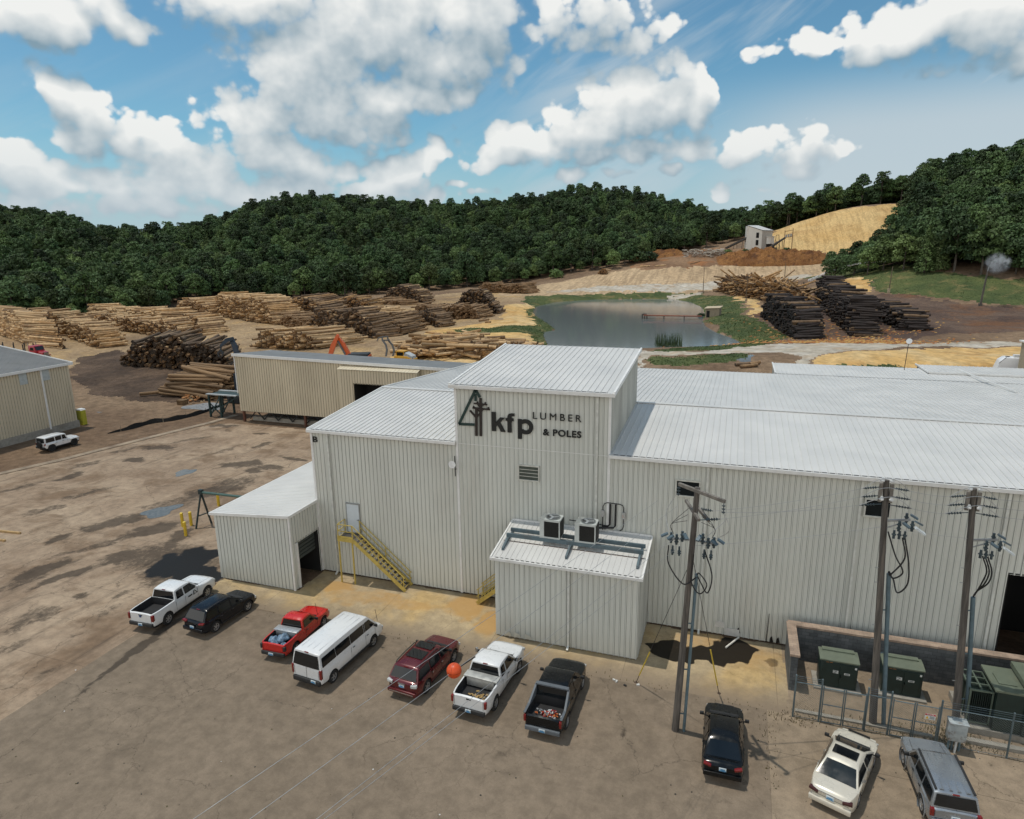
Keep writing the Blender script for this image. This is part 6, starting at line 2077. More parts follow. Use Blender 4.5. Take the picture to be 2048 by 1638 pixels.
ends1 = [flat(1428, 1022, 11.6), flat(1440, 1038, 11.6), cb_ + Vector((0, 0, -.5)), at1(10.0)]
for k in range(3):
    line("power_line", "bare line running from the near utility pole to the middle pole", ends1[k], INS[(2, k, -1)], .12, .011, wire_m, group="lines from near to middle pole")
    line("power_line", "bare line running from the middle utility pole to the right pole", INS[(2, k, 1)], INS[(3, k, -1)], .05, .011, wire_m, group="lines from middle to right pole")
    line("power_line", "bare line leaving the right utility pole towards the right edge", INS[(3, k, 1)], INS[(3, k, 1)] + Vector((16, 2.5, .3 - .1 * k)), .3, .013, wire_m, group="lines from the right pole")
line("neutral_line", "lowest pale line from the near utility pole to the middle pole", at1(10.0), at2(10.6), .12, .013, wire_m)
line("neutral_line", "lowest pale line from the middle utility pole to the right pole", at2(10.6), at3(10.0), .06, .010, wire_m)
# four lines sweeping over the car park towards the camera side
ball_c = None
for k, (pe, ze, qa, za) in enumerate((((1316, 1001), 12.1, (354, 1638), 12.9), ((1355, 1012), 11.9, (470, 1638), 12.6), ((1351, 1074), 10.5, (609, 1638), 11.2), ((1353, 1097), 9.95, (625, 1638), 10.7))):
    a = on_y(*pe, 28.9)
    b = flat(*qa, za)
    far = a + (b - a) * 2.6
    line("power_line", ["uppermost thin line crossing the car park", "thin line crossing the car park that carries the orange ball", "upper of the two close lowest lines crossing the car park", "lowest thin line crossing the car park"][k], a, far, .25, .0072, wire_m, group="lines over the car park")
    if k == 1:
        pts = sag_wire(a, far, .25, 400)
        ball_c = min(pts, key=lambda p: (to_px(np.array([p]))[0][0] - 908) ** 2)
orange_m = mat("orange_ball", (.62, .075, .012), .45, var=.12, scale=6)
bl_ = thing("marker_ball", "orange ball hanging on the thin line above the white pickup", "marker ball", ball_c)
dist_b = to_px(np.array([ball_c]))[2][0]
rb = 15.2 * dist_b / FOC
part("ball", orange_m, bl_, lambda m: m.ball((0, 0, 0), rb, 28, 18), smooth=True, angle=80)
part("seam", mat("orange_ball_seam", (.20, .02, .005), .6), bl_, lambda m: (m.lathe([(rb * 1.004, -.006), (rb * 1.01, 0), (rb * 1.004, .006)], (0, 0, .01), 'Z', 28, False), m.lathe([(rb * 1.004, -.004), (rb * 1.01, 0), (rb * 1.004, .004)], (0, 0, 0), 'X', 28, False)))
part("clamp", cable_m, bl_, lambda m: m.tube([Vector((-.33, -1, .08)).normalized() * -.9, Vector((-.33, -1, .08)).normalized() * -.2], .016))
# guy wires with yellow guards
for lab, (ax_, ay_), zt_, gl in (("guy wire with a faded yellow guard beside the utility shed", (-4.06, 32.42), 9.2, 2.2), ("guy wire with a yellow guard standing in front of the wet stain", (.33, 32.85), 9.7, 2.9)):
    a, b = Vector((ax_, ay_, 0)), at1(zt_)
    d = (b - a).normalized()
    g = thing("guy_wire", lab, "guy wire", a)
    g.location = (0, 0, 0)
    part("strand", cable_m, g, lambda m: m.tube([a, b], .014, 5))
    part("guard", yel2, g, lambda m: m.tube([a + d * .7, a + d * (.7 + gl)], .035, 6))
    part("anchor", mat("anchor_rust", (.10, .07, .05), .9), g, lambda m: (m.cyl(a - Vector((0, 0, .05)), a + d * .7, .02, n=6), m.cyl(a, a + Vector((0, 0, .06)), .12, .05, 8)))
# white pipe lying from the wall
tag(part("drain_pipe", mat("white_plastic_pipe", (.70, .68, .62), .5), None, lambda m: m.cyl((1.30, 38.45, .16), (.58, 37.25, .08), .055, n=8)), "short white pipe lying from the wall into the wet stain", "pipe")

# ------------------------------------------------------------------ transformer yard
bt = bpy.data.materials.new("block_wall")
bt.use_nodes = True
t = NT(bt.node_tree)
b = bt.node_tree.nodes['Principled BSDF']
tcn = t.new('ShaderNodeTexCoord')
sp = t.new('ShaderNodeSeparateXYZ')
t.put(sp.inputs[0], tcn.outputs['Object'])
bk = t.new('ShaderNodeTexBrick')
t.put(bk.inputs['Vector'], t.comb(t.m('ADD', sp.outputs[0], sp.outputs[1]), sp.outputs[2], 0))
bk.inputs['Color1'].default_value = (.115, .125, .13, 1)
bk.inputs['Color2'].default_value = (.075, .085, .09, 1)
bk.inputs['Mortar'].default_value = (.06, .065, .07, 1)
bk.inputs['Scale'].default_value = 1.0
bk.inputs['Mortar Size'].default_value = .012
bk.inputs['Brick Width'].default_value = .41
bk.inputs['Row Height'].default_value = .205
nz = t.ramp(t.noise(tcn.outputs['Object'], .9, 6, .65), .3, .7, .65, 1.3)
t.put(b.inputs['Base Color'], t.mix(1.0, bk.outputs['Color'], t.comb(nz, nz, nz), 'MULTIPLY'))
b.inputs['Roughness'].default_value = .9
ct2 = bpy.data.materials.new("brick_cap")
ct2.use_nodes = True
t = NT(ct2.node_tree)
b = ct2.node_tree.nodes['Principled BSDF']
tcn = t.new('ShaderNodeTexCoord')
bk = t.new('ShaderNodeTexBrick')
t.put(bk.inputs['Vector'], tcn.outputs['Object'])
for k, c in (('Color1', (.30, .22, .165, 1)), ('Color2', (.36, .27, .20, 1)), ('Mortar', (.22, .18, .15, 1))):
    bk.inputs[k].default_value = c
bk.inputs['Scale'].default_value = 1.0
bk.inputs['Mortar Size'].default_value = .010
bk.inputs['Brick Width'].default_value = .40
bk.inputs['Row Height'].default_value = .2
nz = t.ramp(t.noise(tcn.outputs['Object'], 1.4, 5, .6), .3, .7, .75, 1.2)
t.put(b.inputs['Base Color'], t.mix(1.0, bk.outputs['Color'], t.comb(nz, nz, nz), 'MULTIPLY'))
b.inputs['Roughness'].default_value = .9
ew = thing("block_wall", "grey block wall with a brick coping around the green transformers", "wall", (0, 0, 0))
part("side_wall", bt, ew, lambda m: m.box((4.05, 36.0, 1.05), (.34, 3.4, 2.1)))
part("back_wall", bt, ew, lambda m: m.box((14.25, 37.55, 1.05), (20.7, .34, 2.1)))
part("coping", ct2, ew, lambda m: (m.box((4.05, 35.95, 2.16), (.50, 3.45, .12)), m.box((14.3, 37.56, 2.162), (20.8, .50, .118))))
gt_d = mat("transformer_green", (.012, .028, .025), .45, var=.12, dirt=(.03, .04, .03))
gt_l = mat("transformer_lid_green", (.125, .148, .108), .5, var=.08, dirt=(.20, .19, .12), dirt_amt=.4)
stick_w = mat("sticker_white", (.62, .64, .62), .5)
stick_k = mat("sticker_print", (.05, .07, .09), .5)
stick_y = mat("sticker_yellow", (.70, .42, .02), .5)


def transformer(label, x0, x1, y0, y1, h):
    r = thing("pad_transformer", label, "transformer", ((x0 + x1) / 2, y0, 0), 0, "green cabinet transformers")
    r.location = (0, 0, 0)
    w = x1 - x0
    part("pad", plinth_m, r, lambda m: m.box(((x0 + x1) / 2, (y0 + y1) / 2, .06), (w + .5, y1 - y0 + .6, .12)))
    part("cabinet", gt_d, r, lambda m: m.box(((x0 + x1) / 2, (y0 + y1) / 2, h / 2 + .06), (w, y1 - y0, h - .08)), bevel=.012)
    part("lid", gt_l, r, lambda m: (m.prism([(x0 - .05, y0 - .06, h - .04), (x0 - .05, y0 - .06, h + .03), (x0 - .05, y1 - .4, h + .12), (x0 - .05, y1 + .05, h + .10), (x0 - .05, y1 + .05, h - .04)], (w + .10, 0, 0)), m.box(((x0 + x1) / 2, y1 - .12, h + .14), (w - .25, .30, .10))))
    for k in (0, 1):
        d = part("door", gt_d, r, lambda m: m.box((x0 + w * (.29 + .44 * k) + .0, y0 - .015, h * .49), (w * .41 + (.05 if k == 0 else -.04), .03, h * .82)))
        part("door_handle", steel_g, d, lambda m: m.box((x0 + w * .56, y0 - .05, h * .5), (.03, .05, .14)))
    lab = part("warning_label", stick_w, r, lambda m: (m.box((x0 + w * .42, y0 - .034, h * .63), (.26, .008, .17)), m.box((x0 + w * .72, y0 - .034, h * .60), (.28, .008, .11)), m.box((x1 - .12, y0 - .034, h * .84), (.10, .008, .12))))
    part("label_print", stick_k, lab, lambda m: [m.box((x0 + w * .42 + dx, y0 - .039, h * .63 + dz), (wx, .004, .03)) for dx, dz, wx in ((-.03, .045, .16), (.03, -.005, .12), (-.05, -.05, .10))] + [m.box((x0 + w * .72, y0 - .039, h * .60 + dz), (.2, .004, .022)) for dz in (.02, -.02)])
    part("danger_print", mat("faded_orange_print", (.30, .12, .03), .6), r, lambda m: [m.box((x0 + .35 + .18 * (k % 2), y0 - .006, h * .92 - .09 * (k // 2)), (.14, .014, .03)) for k in range(4)])
    return r


transformer("left hand green transformer cabinet standing nearest the block side wall", 5.43, 7.28, 35.12, 36.08, 1.72)
transformer("second green transformer cabinet standing behind the middle utility pole", 8.52, 10.40, 35.50, 36.42, 1.72)
T3 = thing("oil_transformer", "big green transformer with an open radiator frame at the right edge", "transformer", (0, 0, 0))
part("pad", plinth_m, T3, lambda m: m.box((15.2, 34.9, .17), (6.6, 2.9, .34)))
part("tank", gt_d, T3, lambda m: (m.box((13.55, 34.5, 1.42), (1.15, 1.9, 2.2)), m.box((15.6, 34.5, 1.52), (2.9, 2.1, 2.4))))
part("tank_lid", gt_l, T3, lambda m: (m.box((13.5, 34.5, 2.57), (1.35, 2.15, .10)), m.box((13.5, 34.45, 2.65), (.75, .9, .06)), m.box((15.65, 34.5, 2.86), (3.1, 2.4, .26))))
part("radiator_frame", mat("radiator_frame_green", (.10, .13, .10), .5), T3, lambda m: [m.box((12.42, y, 2.22), (1.0, .07, .09)) for y in (33.8, 34.35, 34.9, 35.45)] + [m.box((x, 34.62, 2.222), (.07, 1.72, .085)) for x in (11.96, 12.45, 12.9)] + [m.box((x, y, 1.3), (.07, .07, 1.85)) for x in (11.96, 12.9) for y in (33.8, 34.35, 34.9, 35.45)] + [m.box((12.42, y, .45), (1.0, .07, .09)) for y in (33.8, 35.45)])
part("radiator_fins", gt_d, T3, lambda m: [m.box((12.05 + .085 * k, 34.62, 1.28), (.03, 1.5, 1.6)) for k in range(10)])
part("valve", gt_l, T3, lambda m: m.box((14.4, 33.5, .95), (.35, .12, .10)))
# chain-link fence and gates
fence_m = mat("galvanised_fence", (.13, .175, .195), .5, .5, var=.15)
mesh_m = mat("chain_link_wire", (.20, .235, .245), .5, .5)
FY, FH = 32.1, 2.05


def links(m, x0, x1, z0, z1, y, s=.115, w=.010):
    n = int((x1 - x0 + z1 - z0) / s)
    for k in range(n + 1):
        for sg_ in (1, -1):
            c = x0 + k * s if sg_ == 1 else x1 - k * s
            pts = []
            # clip the diagonal x = c - sg*(z - z0)
            za, zb = z0, z1
            xa, xb = c, c - sg_ * (z1 - z0)
            lo, hi = 0.0, 1.0
            dx = xb - xa
            for bound, side in ((x0, 1), (x1, -1)):
                va, vd = (xa - bound) * side, dx * side
                if abs(vd) < 1e-9:
                    continue
                tt = -va / vd
                if vd > 0:
                    lo = max(lo, tt)
                else:
                    hi = min(hi, tt)
            if hi - lo < .01:
                continue
            p, q = Vector((xa + dx * lo, y + .004 * sg_, z0 + (z1 - z0) * lo)), Vector((xa + dx * hi, y + .004 * sg_, z0 + (z1 - z0) * hi))
            m.add([p + Vector((w / 2, 0, 0)), p - Vector((w / 2, 0, 0)), q - Vector((w / 2, 0, 0)), q + Vector((w / 2, 0, 0))], [(0, 1, 2, 3)])


def fence(label, xs, ends=True):
    r = thing("chain_link_fence", label, "fence", (xs[0], FY, 0))
    r.location = (0, 0, 0)
    for x in xs:
        part("post", fence_m, r, lambda m: (m.cyl((x, FY, 0), (x, FY, 2.4), .045, n=8), m.ball((x, FY, 2.42), .05, 8, 5)))
    part("top_rail", fence_m, r, lambda m: m.cyl((xs[0], FY, FH), (xs[-1], FY, FH), .028, n=7))
    part("bottom_wire", fence_m, r, lambda m: m.cyl((xs[0], FY, .08), (xs[-1], FY, .08), .014, n=5))
    part("wire_mesh", mesh_m, r, lambda m: links(m, xs[0], xs[-1], .08, FH, FY))
    part("barbed_wire", fence_m, r, lambda m: [m.tube([(xs[0], FY, z), (xs[-1], FY, z)], .008, 4) for z in (2.18, 2.30, 2.40)])
    return r


fence("short chain link fence panel beside the block wall's end", [3.95, 5.16])
fence("chain link fence with a tall post between the two pairs of gates", [7.22, 8.24])
fence("long chain link fence running behind the meter cabinet to the right edge", [10.34, 13.2, 16.4])


def gate(label, x0, x1, sign=False):
    r = thing("chain_link_gate", label, "gate", (x0, FY, 0), 0, "chain link gates")
    r.location = (0, 0, 0)
    y = FY - .06
    part("gate_frame", fence_m, r, lambda m: [m.cyl((x, y, .08), (x, y, 2.12), .03, n=7) for x in (x0, x1)] + [m.cyl((x0, y, z), (x1, y, z), .026, n=7) for z in (.10, 1.1, 2.02)])
    part("wire_mesh", mesh_m, r, lambda m: links(m, x0, x1, .1, 2.02, y))
    if sign:
        s = tag(part("danger_sign", stick_w, None, lambda m: m.box(((x0 + x1) / 2 + .12, y - .045, 1.52), (.44, .012, .30))), "white warning sign with a red header and yellow triangle on the gate", "sign")
        part("sign_header", mat("sign_red", (.42, .02, .02), .5), s, lambda m: m.box(((x0 + x1) / 2 + .12, y - .053, 1.625), (.43, .006, .085)))
        text_mesh("header_text", "DANGER", (x0 + x1) / 2 - .03, (x0 + x1) / 2 + .27, 1.595, 1.655, y - .056, stick_w, s, .004, .004)
        part("sign_triangle", stick_y, s, lambda m: m.prism([((x0 + x1) / 2 - .07, y - .053, 1.40), ((x0 + x1) / 2 + .07, y - .053, 1.40), ((x0 + x1) / 2, y - .053, 1.55)], (0, -.005, 0)))
        part("sign_text", stick_k, s, lambda m: [m.box(((x0 + x1) / 2 + .2, y - .053, z), (.2, .005, .022)) for z in (1.53, 1.48, 1.43)])
    return r


gate("leftmost chain link gate leaf before the left transformer cabinet", 5.24, 6.16)
gate("chain link gate leaf just left of the middle utility pole", 6.24, 7.14)
gate("chain link gate leaf just right of the middle utility pole", 8.32, 9.22)
gate("chain link gate leaf carrying the red and white warning sign", 9.30, 10.24, True)
mc = thing("meter_cabinet", "rusty grey meter cabinet on blue pipes in front of the fence", "cabinet", (0, 0, 0))
rustbox = mat("rust_spotted_steel", (.33, .37, .38), .6, var=.15, dirt=(.13, .075, .045), dscale=3.2, dirt_amt=.95)
part("box", rustbox, mc, lambda m: (m.box((11.02, 31.95, 1.10), (.74, .45, .95)), m.box((11.02, 31.92, 1.6), (.80, .55, .05))), bevel=.012)
part("cable_pipe", pipe_b, mc, lambda m: [m.cyl((x, 31.95, 0), (x, 31.95, .65), .055, n=8) for x in (10.78, 10.92, 11.08, 11.22)])
part("white_pipe", mat("pale_pipe", (.55, .57, .56), .5), mc, lambda m: m.cyl((11.0, 31.75, .02), (11.03, 31.78, .75), .05, n=8))
# concrete curb line and weedy strip inside the fence
cs = tag(part("fence_curb", plinth_m, None, lambda m: m.box((14.0, 32.75, .1), (5.6, .3, .2))), "low concrete curb inside the long chain link fence", "curb")
tag(part("fence_curb", plinth_m, None, lambda m: m.box((7.2, 32.6, .05), (6.2, .22, .1))), "thin concrete curb behind the chain link gates", "curb")
wp = [(RNG.uniform(3.9, 13.5), 32.3 + abs(RNG.normal()) * .35, .02) for _ in range(300)] + [(11.2 + RNG.normal() * .7, 33.0 + RNG.normal() * .4, .02) for _ in range(320)] + [(RNG.uniform(-30, 3.5), 32.3 + RNG.normal() * .05, .02) for _ in range(80)] + [(2.75 + RNG.normal() * .03, RNG.uniform(27, 32), .02) for _ in range(40)] + [(-29.0 + RNG.normal() * .25, 38.4, .02) for _ in range(30)] + [(4.0 + RNG.normal() * .6, 31.9 + RNG.normal() * .12, .02) for _ in range(80)]
weed_m = leaf_mat("dry_weeds", (.10, .085, .035), (.12, .10, .04), 0)
blades("weeds", wp, .10, .05, weed_m, "dry weeds along the fence and the apron's edge", "weeds", 2, .9)
# small litter and grit on the car park
mb = MB()
lm = [mat("litter_white", (.6, .6, .58), .6), mat("litter_dark", (.03, .028, .025), .9), mat("leaf_litter", (.08, .07, .03), .9)]
for k in range(240):
    x, y = RNG.uniform(-36, 16), RNG.uniform(8, 32.2)
    mb.k = 0 if RNG.uniform() < .05 else 1 if RNG.uniform() < .6 else 2
    s = RNG.uniform(.02, .075)
    mb.box((x, y, .02), (s, s * RNG.uniform(.4, 1), .015), RNG.uniform(0, 3))
for px, py in ((1228, 1361), (1233, 1364), (1276, 1371), (1250, 1372)):
    p = flat(px, py)
    mb.k = 0 if px != 1250 else 1
    mb.box((p.x, p.y, .05), (.16, .09, .07), px)
tag(mb.build("ground_litter", lm), "specks of grit, leaves and litter scattered on the car park", "litter", kind='stuff')

# ------------------------------------------------------------------ things in the concrete yard
for lab, (x, y) in (("yellow bollard standing nearest the camera of the yard bollards", (-43.5, 40.5)), ("left yellow bollard of the two standing close together", (-45.3, 42.0)), ("right yellow bollard of the two standing close together", (-44.75, 42.4)), ("yellow bollard just showing behind the side shed roof", (-45.8, 46.9))):
    bo_ = thing("bollard", lab, "bollard", (x, y, 0), 0, "yellow bollards")
    part("post", mat("bollard_yellow", (.62, .42, .03), .5, var=.1), bo_, lambda m: m.cyl((0, 0, 0), (0, 0, 1.25), .13, n=14))
    part("cap", mat("bollard_top", (.70, .52, .08), .6), bo_, lambda m: m.ball((0, 0, 1.25), (.13, .13, .06), 12, 6))
gm = mat("green_pipe", (.045, .10, .085), .5, var=.15)
gf_ = thing("pipe_gantry", "dark green pipe gantry on splayed legs beside the side shed", "gantry", (0, 0, 0))
g0, g1 = Vector((-43.5, 42.7, 3.15)), Vector((-36.3, 42.7, 3.25))
part("beam", gm, gf_, lambda m: m.cyl(g0, g1, .11, n=10))
part("leg", mat("dark_green_steel", (.02, .035, .035), .6), gf_, lambda m: [m.bar(g0, (-43.75, 41.9, 0), .12), m.bar(g0, (-43.35, 43.3, 0), .12), m.bar((-43.65, 42.2, 1.1), (-43.4, 43.1, 1.1), .08)])
part("leg", mat("dark_green_steel", (.02, .035, .035), .6), gf_, lambda m: [m.bar(g1, (-36.3, 41.9, 0), .12), m.bar(g1, (-36.3, 43.3, 0), .12)])
part("end_motor", mat("dark_green_steel", (.02, .035, .035), .6), gf_, lambda m: m.box(g0 + Vector((0, 0, .05)), (.35, .3, .4)))
fr2 = thing("steel_trestle", "dark green steel trestle with a pale walkway beside the raised shed", "trestle", (0, 0, 0))
dgs = mat("trestle_green", (.02, .045, .045), .6)
for x in (-72.6, -70.6):
    for y in (75.0, 77.6):
        part("leg", dgs, fr2, lambda m: m.bar((x, y, 0), (x, y, 3.4), .24))
part("brace", dgs, fr2, lambda m: [m.bar((x, 75, .4), (x, 77.6, 3.0), .12) for x in (-72.6, -70.6)] + [m.bar((-72.6, 75, .4), (-70.6, 75, 2.2), .12), m.bar((-70.6, 75, .4), (-72.6, 75, 2.2), .12)] + [m.bar((-70.6, 75, 1.6), (-67.5, 75, 3.3), .14)])
part("walkway", mat("pale_deck_steel", (.36, .38, .38), .6), fr2, lambda m: [m.box((-70.2, y, 3.5), (5.4, .5, .14)) for y in (75, 77.6)])
part("deck", dgs, fr2, lambda m: m.box((-70.2, 76.3, 3.38), (5.2, 2.4, .1)))
pt_ = thing("portable_toilet", "yellow green portable toilet with a white roof at the warehouse corner", "portable toilet", (-87.3, 66.3, .05))
part("cabin", mat("lime_plastic", (.42, .40, .04), .5, var=.1), pt_, lambda m: [m.box((0, 0, 1.05), (.95, .7, 2.1))] + [m.box((.48, y, 1.1), (.03, .05, 1.9)) for y in (-.3, .3)])
part("roof", trim_m, pt_, lambda m: m.prism([(-.5, -.38, 2.1), (.5, -.38, 2.1), (.38, -.38, 2.3), (-.38, -.38, 2.3)], (0, .76, 0)))
part("door", mat("lime_door", (.34, .33, .04), .5), pt_, lambda m: m.box((0, -.365, 1.05), (.65, .03, 1.85)))
crt = tag(part("crate", mat("brown_crate_wood", (.16, .10, .05), .9, var=.3), None, lambda m: [m.box((-82.4, 79.6, .55), (1.25, 1.0, 1.0))] + [m.box((-82.4, 79.07, .2 + .25 * k), (1.3, .05, .16)) for k in range(4)]), "brown wooden crate on the gravel by the black silt fence", "crate")
for lab, a, c in (("long tan timber lying on the yard at the left edge", (-61.5, 36.1), (-57.7, 36.5)), ("short tan timber lying on the yard at the left edge", (-60.5, 34.8), (-57.4, 35.0))):
    tag(part("timber", mat("tan_timber", (.42, .28, .13), .8, var=.2), None, lambda m: m.bar((a[0], a[1], .1), (c[0], c[1], .1), .16, .16)), lab, "timber", "timbers on the yard")
sf = thing("silt_fence", "low black fabric silt fence curving from the warehouse to the trestle", "fence", (0, 0, 0))
sfp = [flat(px, py) for px, py in ((214, 868), (260, 859), (300, 848), (345, 842), (390, 832), (425, 822), (455, 812), (482, 802))]
sfp = [Vector((p.x, p.y, 0)) for p in curve3(sfp, 5)]
def sfab(m):
    for i, (a, c) in enumerate(zip(sfp, sfp[1:])):
        h0, h1 = .62 + .10 * math.sin(i * 1.3), .62 + .10 * math.sin((i + 1) * 1.3)
        k0 = min(1, i / 6 + .15)
        k1 = min(1, (i + 1) / 6 + .15)
        m.add([a, c, c + Vector((.05, .1, h1 * k1)), a + Vector((.05, .1, h0 * k0)), a + Vector((.06, .16, h0 * k0)), c + Vector((.06, .16, h1 * k1)), c + Vector((.1, .2, 0)), a + Vector((.1, .2, 0))], [(0, 1, 2, 3), (3, 2, 5, 4), (4, 5, 6, 7)])
part("fabric", mat("black_fabric", (.012, .013, .014), .8, var=.3), sf, sfab)
part("stakes", wood_m, sf, lambda m: [m.bar(p, p + Vector((0, 0, .85)), .05) for p in sfp[3::5]])
gp_ = flat(425, 812)
mb = MB()
ring = [(gp_.x + 5.5 * math.cos(a) * (1 + .15 * math.sin(3 * a)), gp_.y + 3.6 * math.sin(a) * (1 + .1 * math.sin(5 * a)), .22) for a in np.linspace(0, 2 * math.pi, 40)[:-1]]
mb.add(ring + [(gp_.x, gp_.y, .5)], [(i, (i + 1) % 39, 39) for i in range(39)])
tag(mb.build("gravel_patch", land_mat("blue_gravel", (.22, .23, .24), (.34, .35, .36), fine=2.5, specks=(.5, .5, .5))), kind='structure')

sp0 = hit(408, 781)
o = thing("log_stop", "orange yellow steel post standing in the brown log pile", "post", sp0)
part("post", mat("stop_yellow", (.50, .24, .02), .6, var=.2), o, lambda m: (m.box((0, 0, 1.1), (.5, .4, 2.6)), m.box((.1, 0, 2.3), (.75, .42, .5))))
mb = MB()
bmats = [mat("sawn_orange", (.42, .20, .08), .9, var=.3), mat("sawn_tan", (.46, .33, .19), .9, var=.3)]
for k in range(130):
    q = hit(RNG.normal(398, 16), RNG.normal(793, 6))
    mb.k = int(RNG.uniform() < .5)
    s = RNG.uniform(.18, .55)
    mb.box((q.x, q.y, q.z + RNG.uniform(.1, .7)), (s, s * .7, s * .5), Matrix.Rotation(RNG.uniform(0, 3), 3, 'Z') @ Matrix.Rotation(RNG.uniform(-.5, .5), 3, 'X'))
tag(mb.build("sawn_blocks", bmats), "heap of orange and tan sawn log ends below the brown log pile", "wood blocks", kind='stuff')

# ------------------------------------------------------------------ far yard things
def lean_h(px, y0, y1):
    """ground point under (px, y1) and the height that reaches photo row y0"""
    p = hit(px, y1)
    t_ = to_px(np.array([p]))[2][0]
    return p, (y1 - y0) * t_ / FOC * 1.02


yp_m = mat("thin_pole_wood", (.13, .10, .07), .9, var=.3)
for lab, px, y0, y1, r in (("thin wooden pole on the pond bank by the gravel", 1406, 537, 586, .14), ("thin wooden pole between the pond and the brown log pile", 1492, 548, 602, .14), ("thin wooden pole behind the brown log pile", 1568, 527, 570, .14),
                           ("short dark post at the end of the brown log pile", 1605, 565, 592, .3), ("leaning tan pole standing on a concrete drum", 1777, 535, 585, .16)):
    p, h = lean_h(px, y0, y1)
    o = thing("yard_pole", lab, "pole", p, 0, "thin poles in the log yard")
    part("shaft", yp_m, o, lambda m: m.cyl((0, 0, -.3), (.35 if px == 1777 else 0, 0, h), r, r * .7, 8))
    if px in (1777, 1492):
        part("base_drum", mat("drum_concrete", (.40, .33, .22), .9), o, lambda m: m.cyl((0, 0, 0), (0, 0, 1.3 if px == 1777 else .7), .45, n=10))
p, h = lean_h(1960, 545, 613)
o = thing("sprinkler_mast", "dark pole spraying a white plume of water at the right", "sprinkler", p)
part("shaft", pole_m, o, lambda m: m.cyl((0, 0, -.3), (.55, 0, h), .28, .2, 10))
part("base", pole_m, o, lambda m: m.box((0, 0, .4), (.8, .8, 1.0)))
part("nozzle", steel_g, o, lambda m: m.cyl((.55, 0, h), (.6, 0, h + 1.2), .10, n=6))
noz = p + Vector((.6, 0, h + 1.2))


def vol_mat(name, dens, scale, col=(.95, .97, 1.0)):
    m = bpy.data.materials.new(name)
    m.use_nodes = True
    t = NT(m.node_tree)
    m.node_tree.nodes.remove(m.node_tree.nodes['Principled BSDF'])
    pv = t.new('ShaderNodeVolumePrincipled')
    pv.inputs['Color'].default_value = (*col, 1)
    tcn = t.new('ShaderNodeTexCoord')
    ln = t.new('ShaderNodeVectorMath', operation='LENGTH')
    t.put(ln.inputs[0], tcn.outputs['Object'])
    fall = t.ramp(ln.outputs['Value'], .95, .0, 0, 1)
    n = t.ramp(t.noise(tcn.outputs['Object'], scale, 5, .6, .5), .42, .72, .0, 1.8)
    t.put(pv.inputs['Density'], t.m('MULTIPLY', t.m('MULTIPLY', fall, n), dens))
    out = m.node_tree.nodes['Material Output']
    m.node_tree.links.new(pv.outputs[0], out.inputs['Volume'])
    return m


mb = MB()
mb.ball((0, 0, 0), 1.0, 20, 12)
mist = mb.build("water_plume", vol_mat("spray_mist", 1.5, 2.6), smooth=True)
mist.location = noz + Vector((2.1, 0, .9))
mist.scale = (3.8, 3.0, 3.6)
tag(mist, "white mist of water blowing right from the dark sprinkler mast", "water spray", kind='stuff')
jp = [at_t(px, py, t_) for px, py, t_ in ((1779, 524, 238), (1740, 524, 241), (1700, 531, 246), (1660, 543, 251), (1632, 555, 256), (1618, 561, 259))]
mb = MB()
cj = curve3(jp, 8)
jm = bpy.data.materials.new("water_jet")
jm.use_nodes = True
t = NT(jm.node_tree)
b = jm.node_tree.nodes['Principled BSDF']
b.inputs['Base Color'].default_value = (.85, .88, .9, 1)
b.inputs['Roughness'].default_value = .3
t.put(b.inputs['Alpha'], t.ramp(t.noise(t.new('ShaderNodeTexCoord').outputs['Object'], 1.2, 4, .7), .35, .65, .12, .75))
for i in range(len(cj) - 1):
    mb.cyl(cj[i], cj[i + 1], .14 + .012 * i, .14 + .012 * (i + 1), 8, False)
tag(mb.build("water_jet", jm), "thin white arc of sprinkler water over the grassy bank", "water spray", kind='stuff')
# pier into the pond
pa, pb_ = flat(1288, 631, POND_Z + .9), flat(1404, 633, POND_Z + .9)
pr = thing("pond_pier", "long red brown pipe pier reaching from the pump hut into the pond", "pier", (0, 0, 0))
part("walkway", mat("rust_red_steel", (.26, .085, .05), .7, var=.25), pr, lambda m: (m.bar(pa, pb_, .9, .14), m.tube([pa + Vector((0, -.6, .15)), pb_ + Vector((0, -.6, .15))], .16, 6)))
part("pile", pole_m, pr, lambda m: [m.cyl(pa.lerp(pb_, q) + Vector((0, dy, -2)), pa.lerp(pb_, q) + Vector((0, dy, .1)), .14, n=6) for q in (.01, .05, .35, .7) for dy in (-.4, .4)])
part("pump_head", pole_m, pr, lambda m: (m.box(pa + Vector((.2, 0, .35)), (1.0, .8, .5)), m.cyl(pa + Vector((-.5, 0, -1)), pa + Vector((-.5, 0, .4)), .2, n=8)))


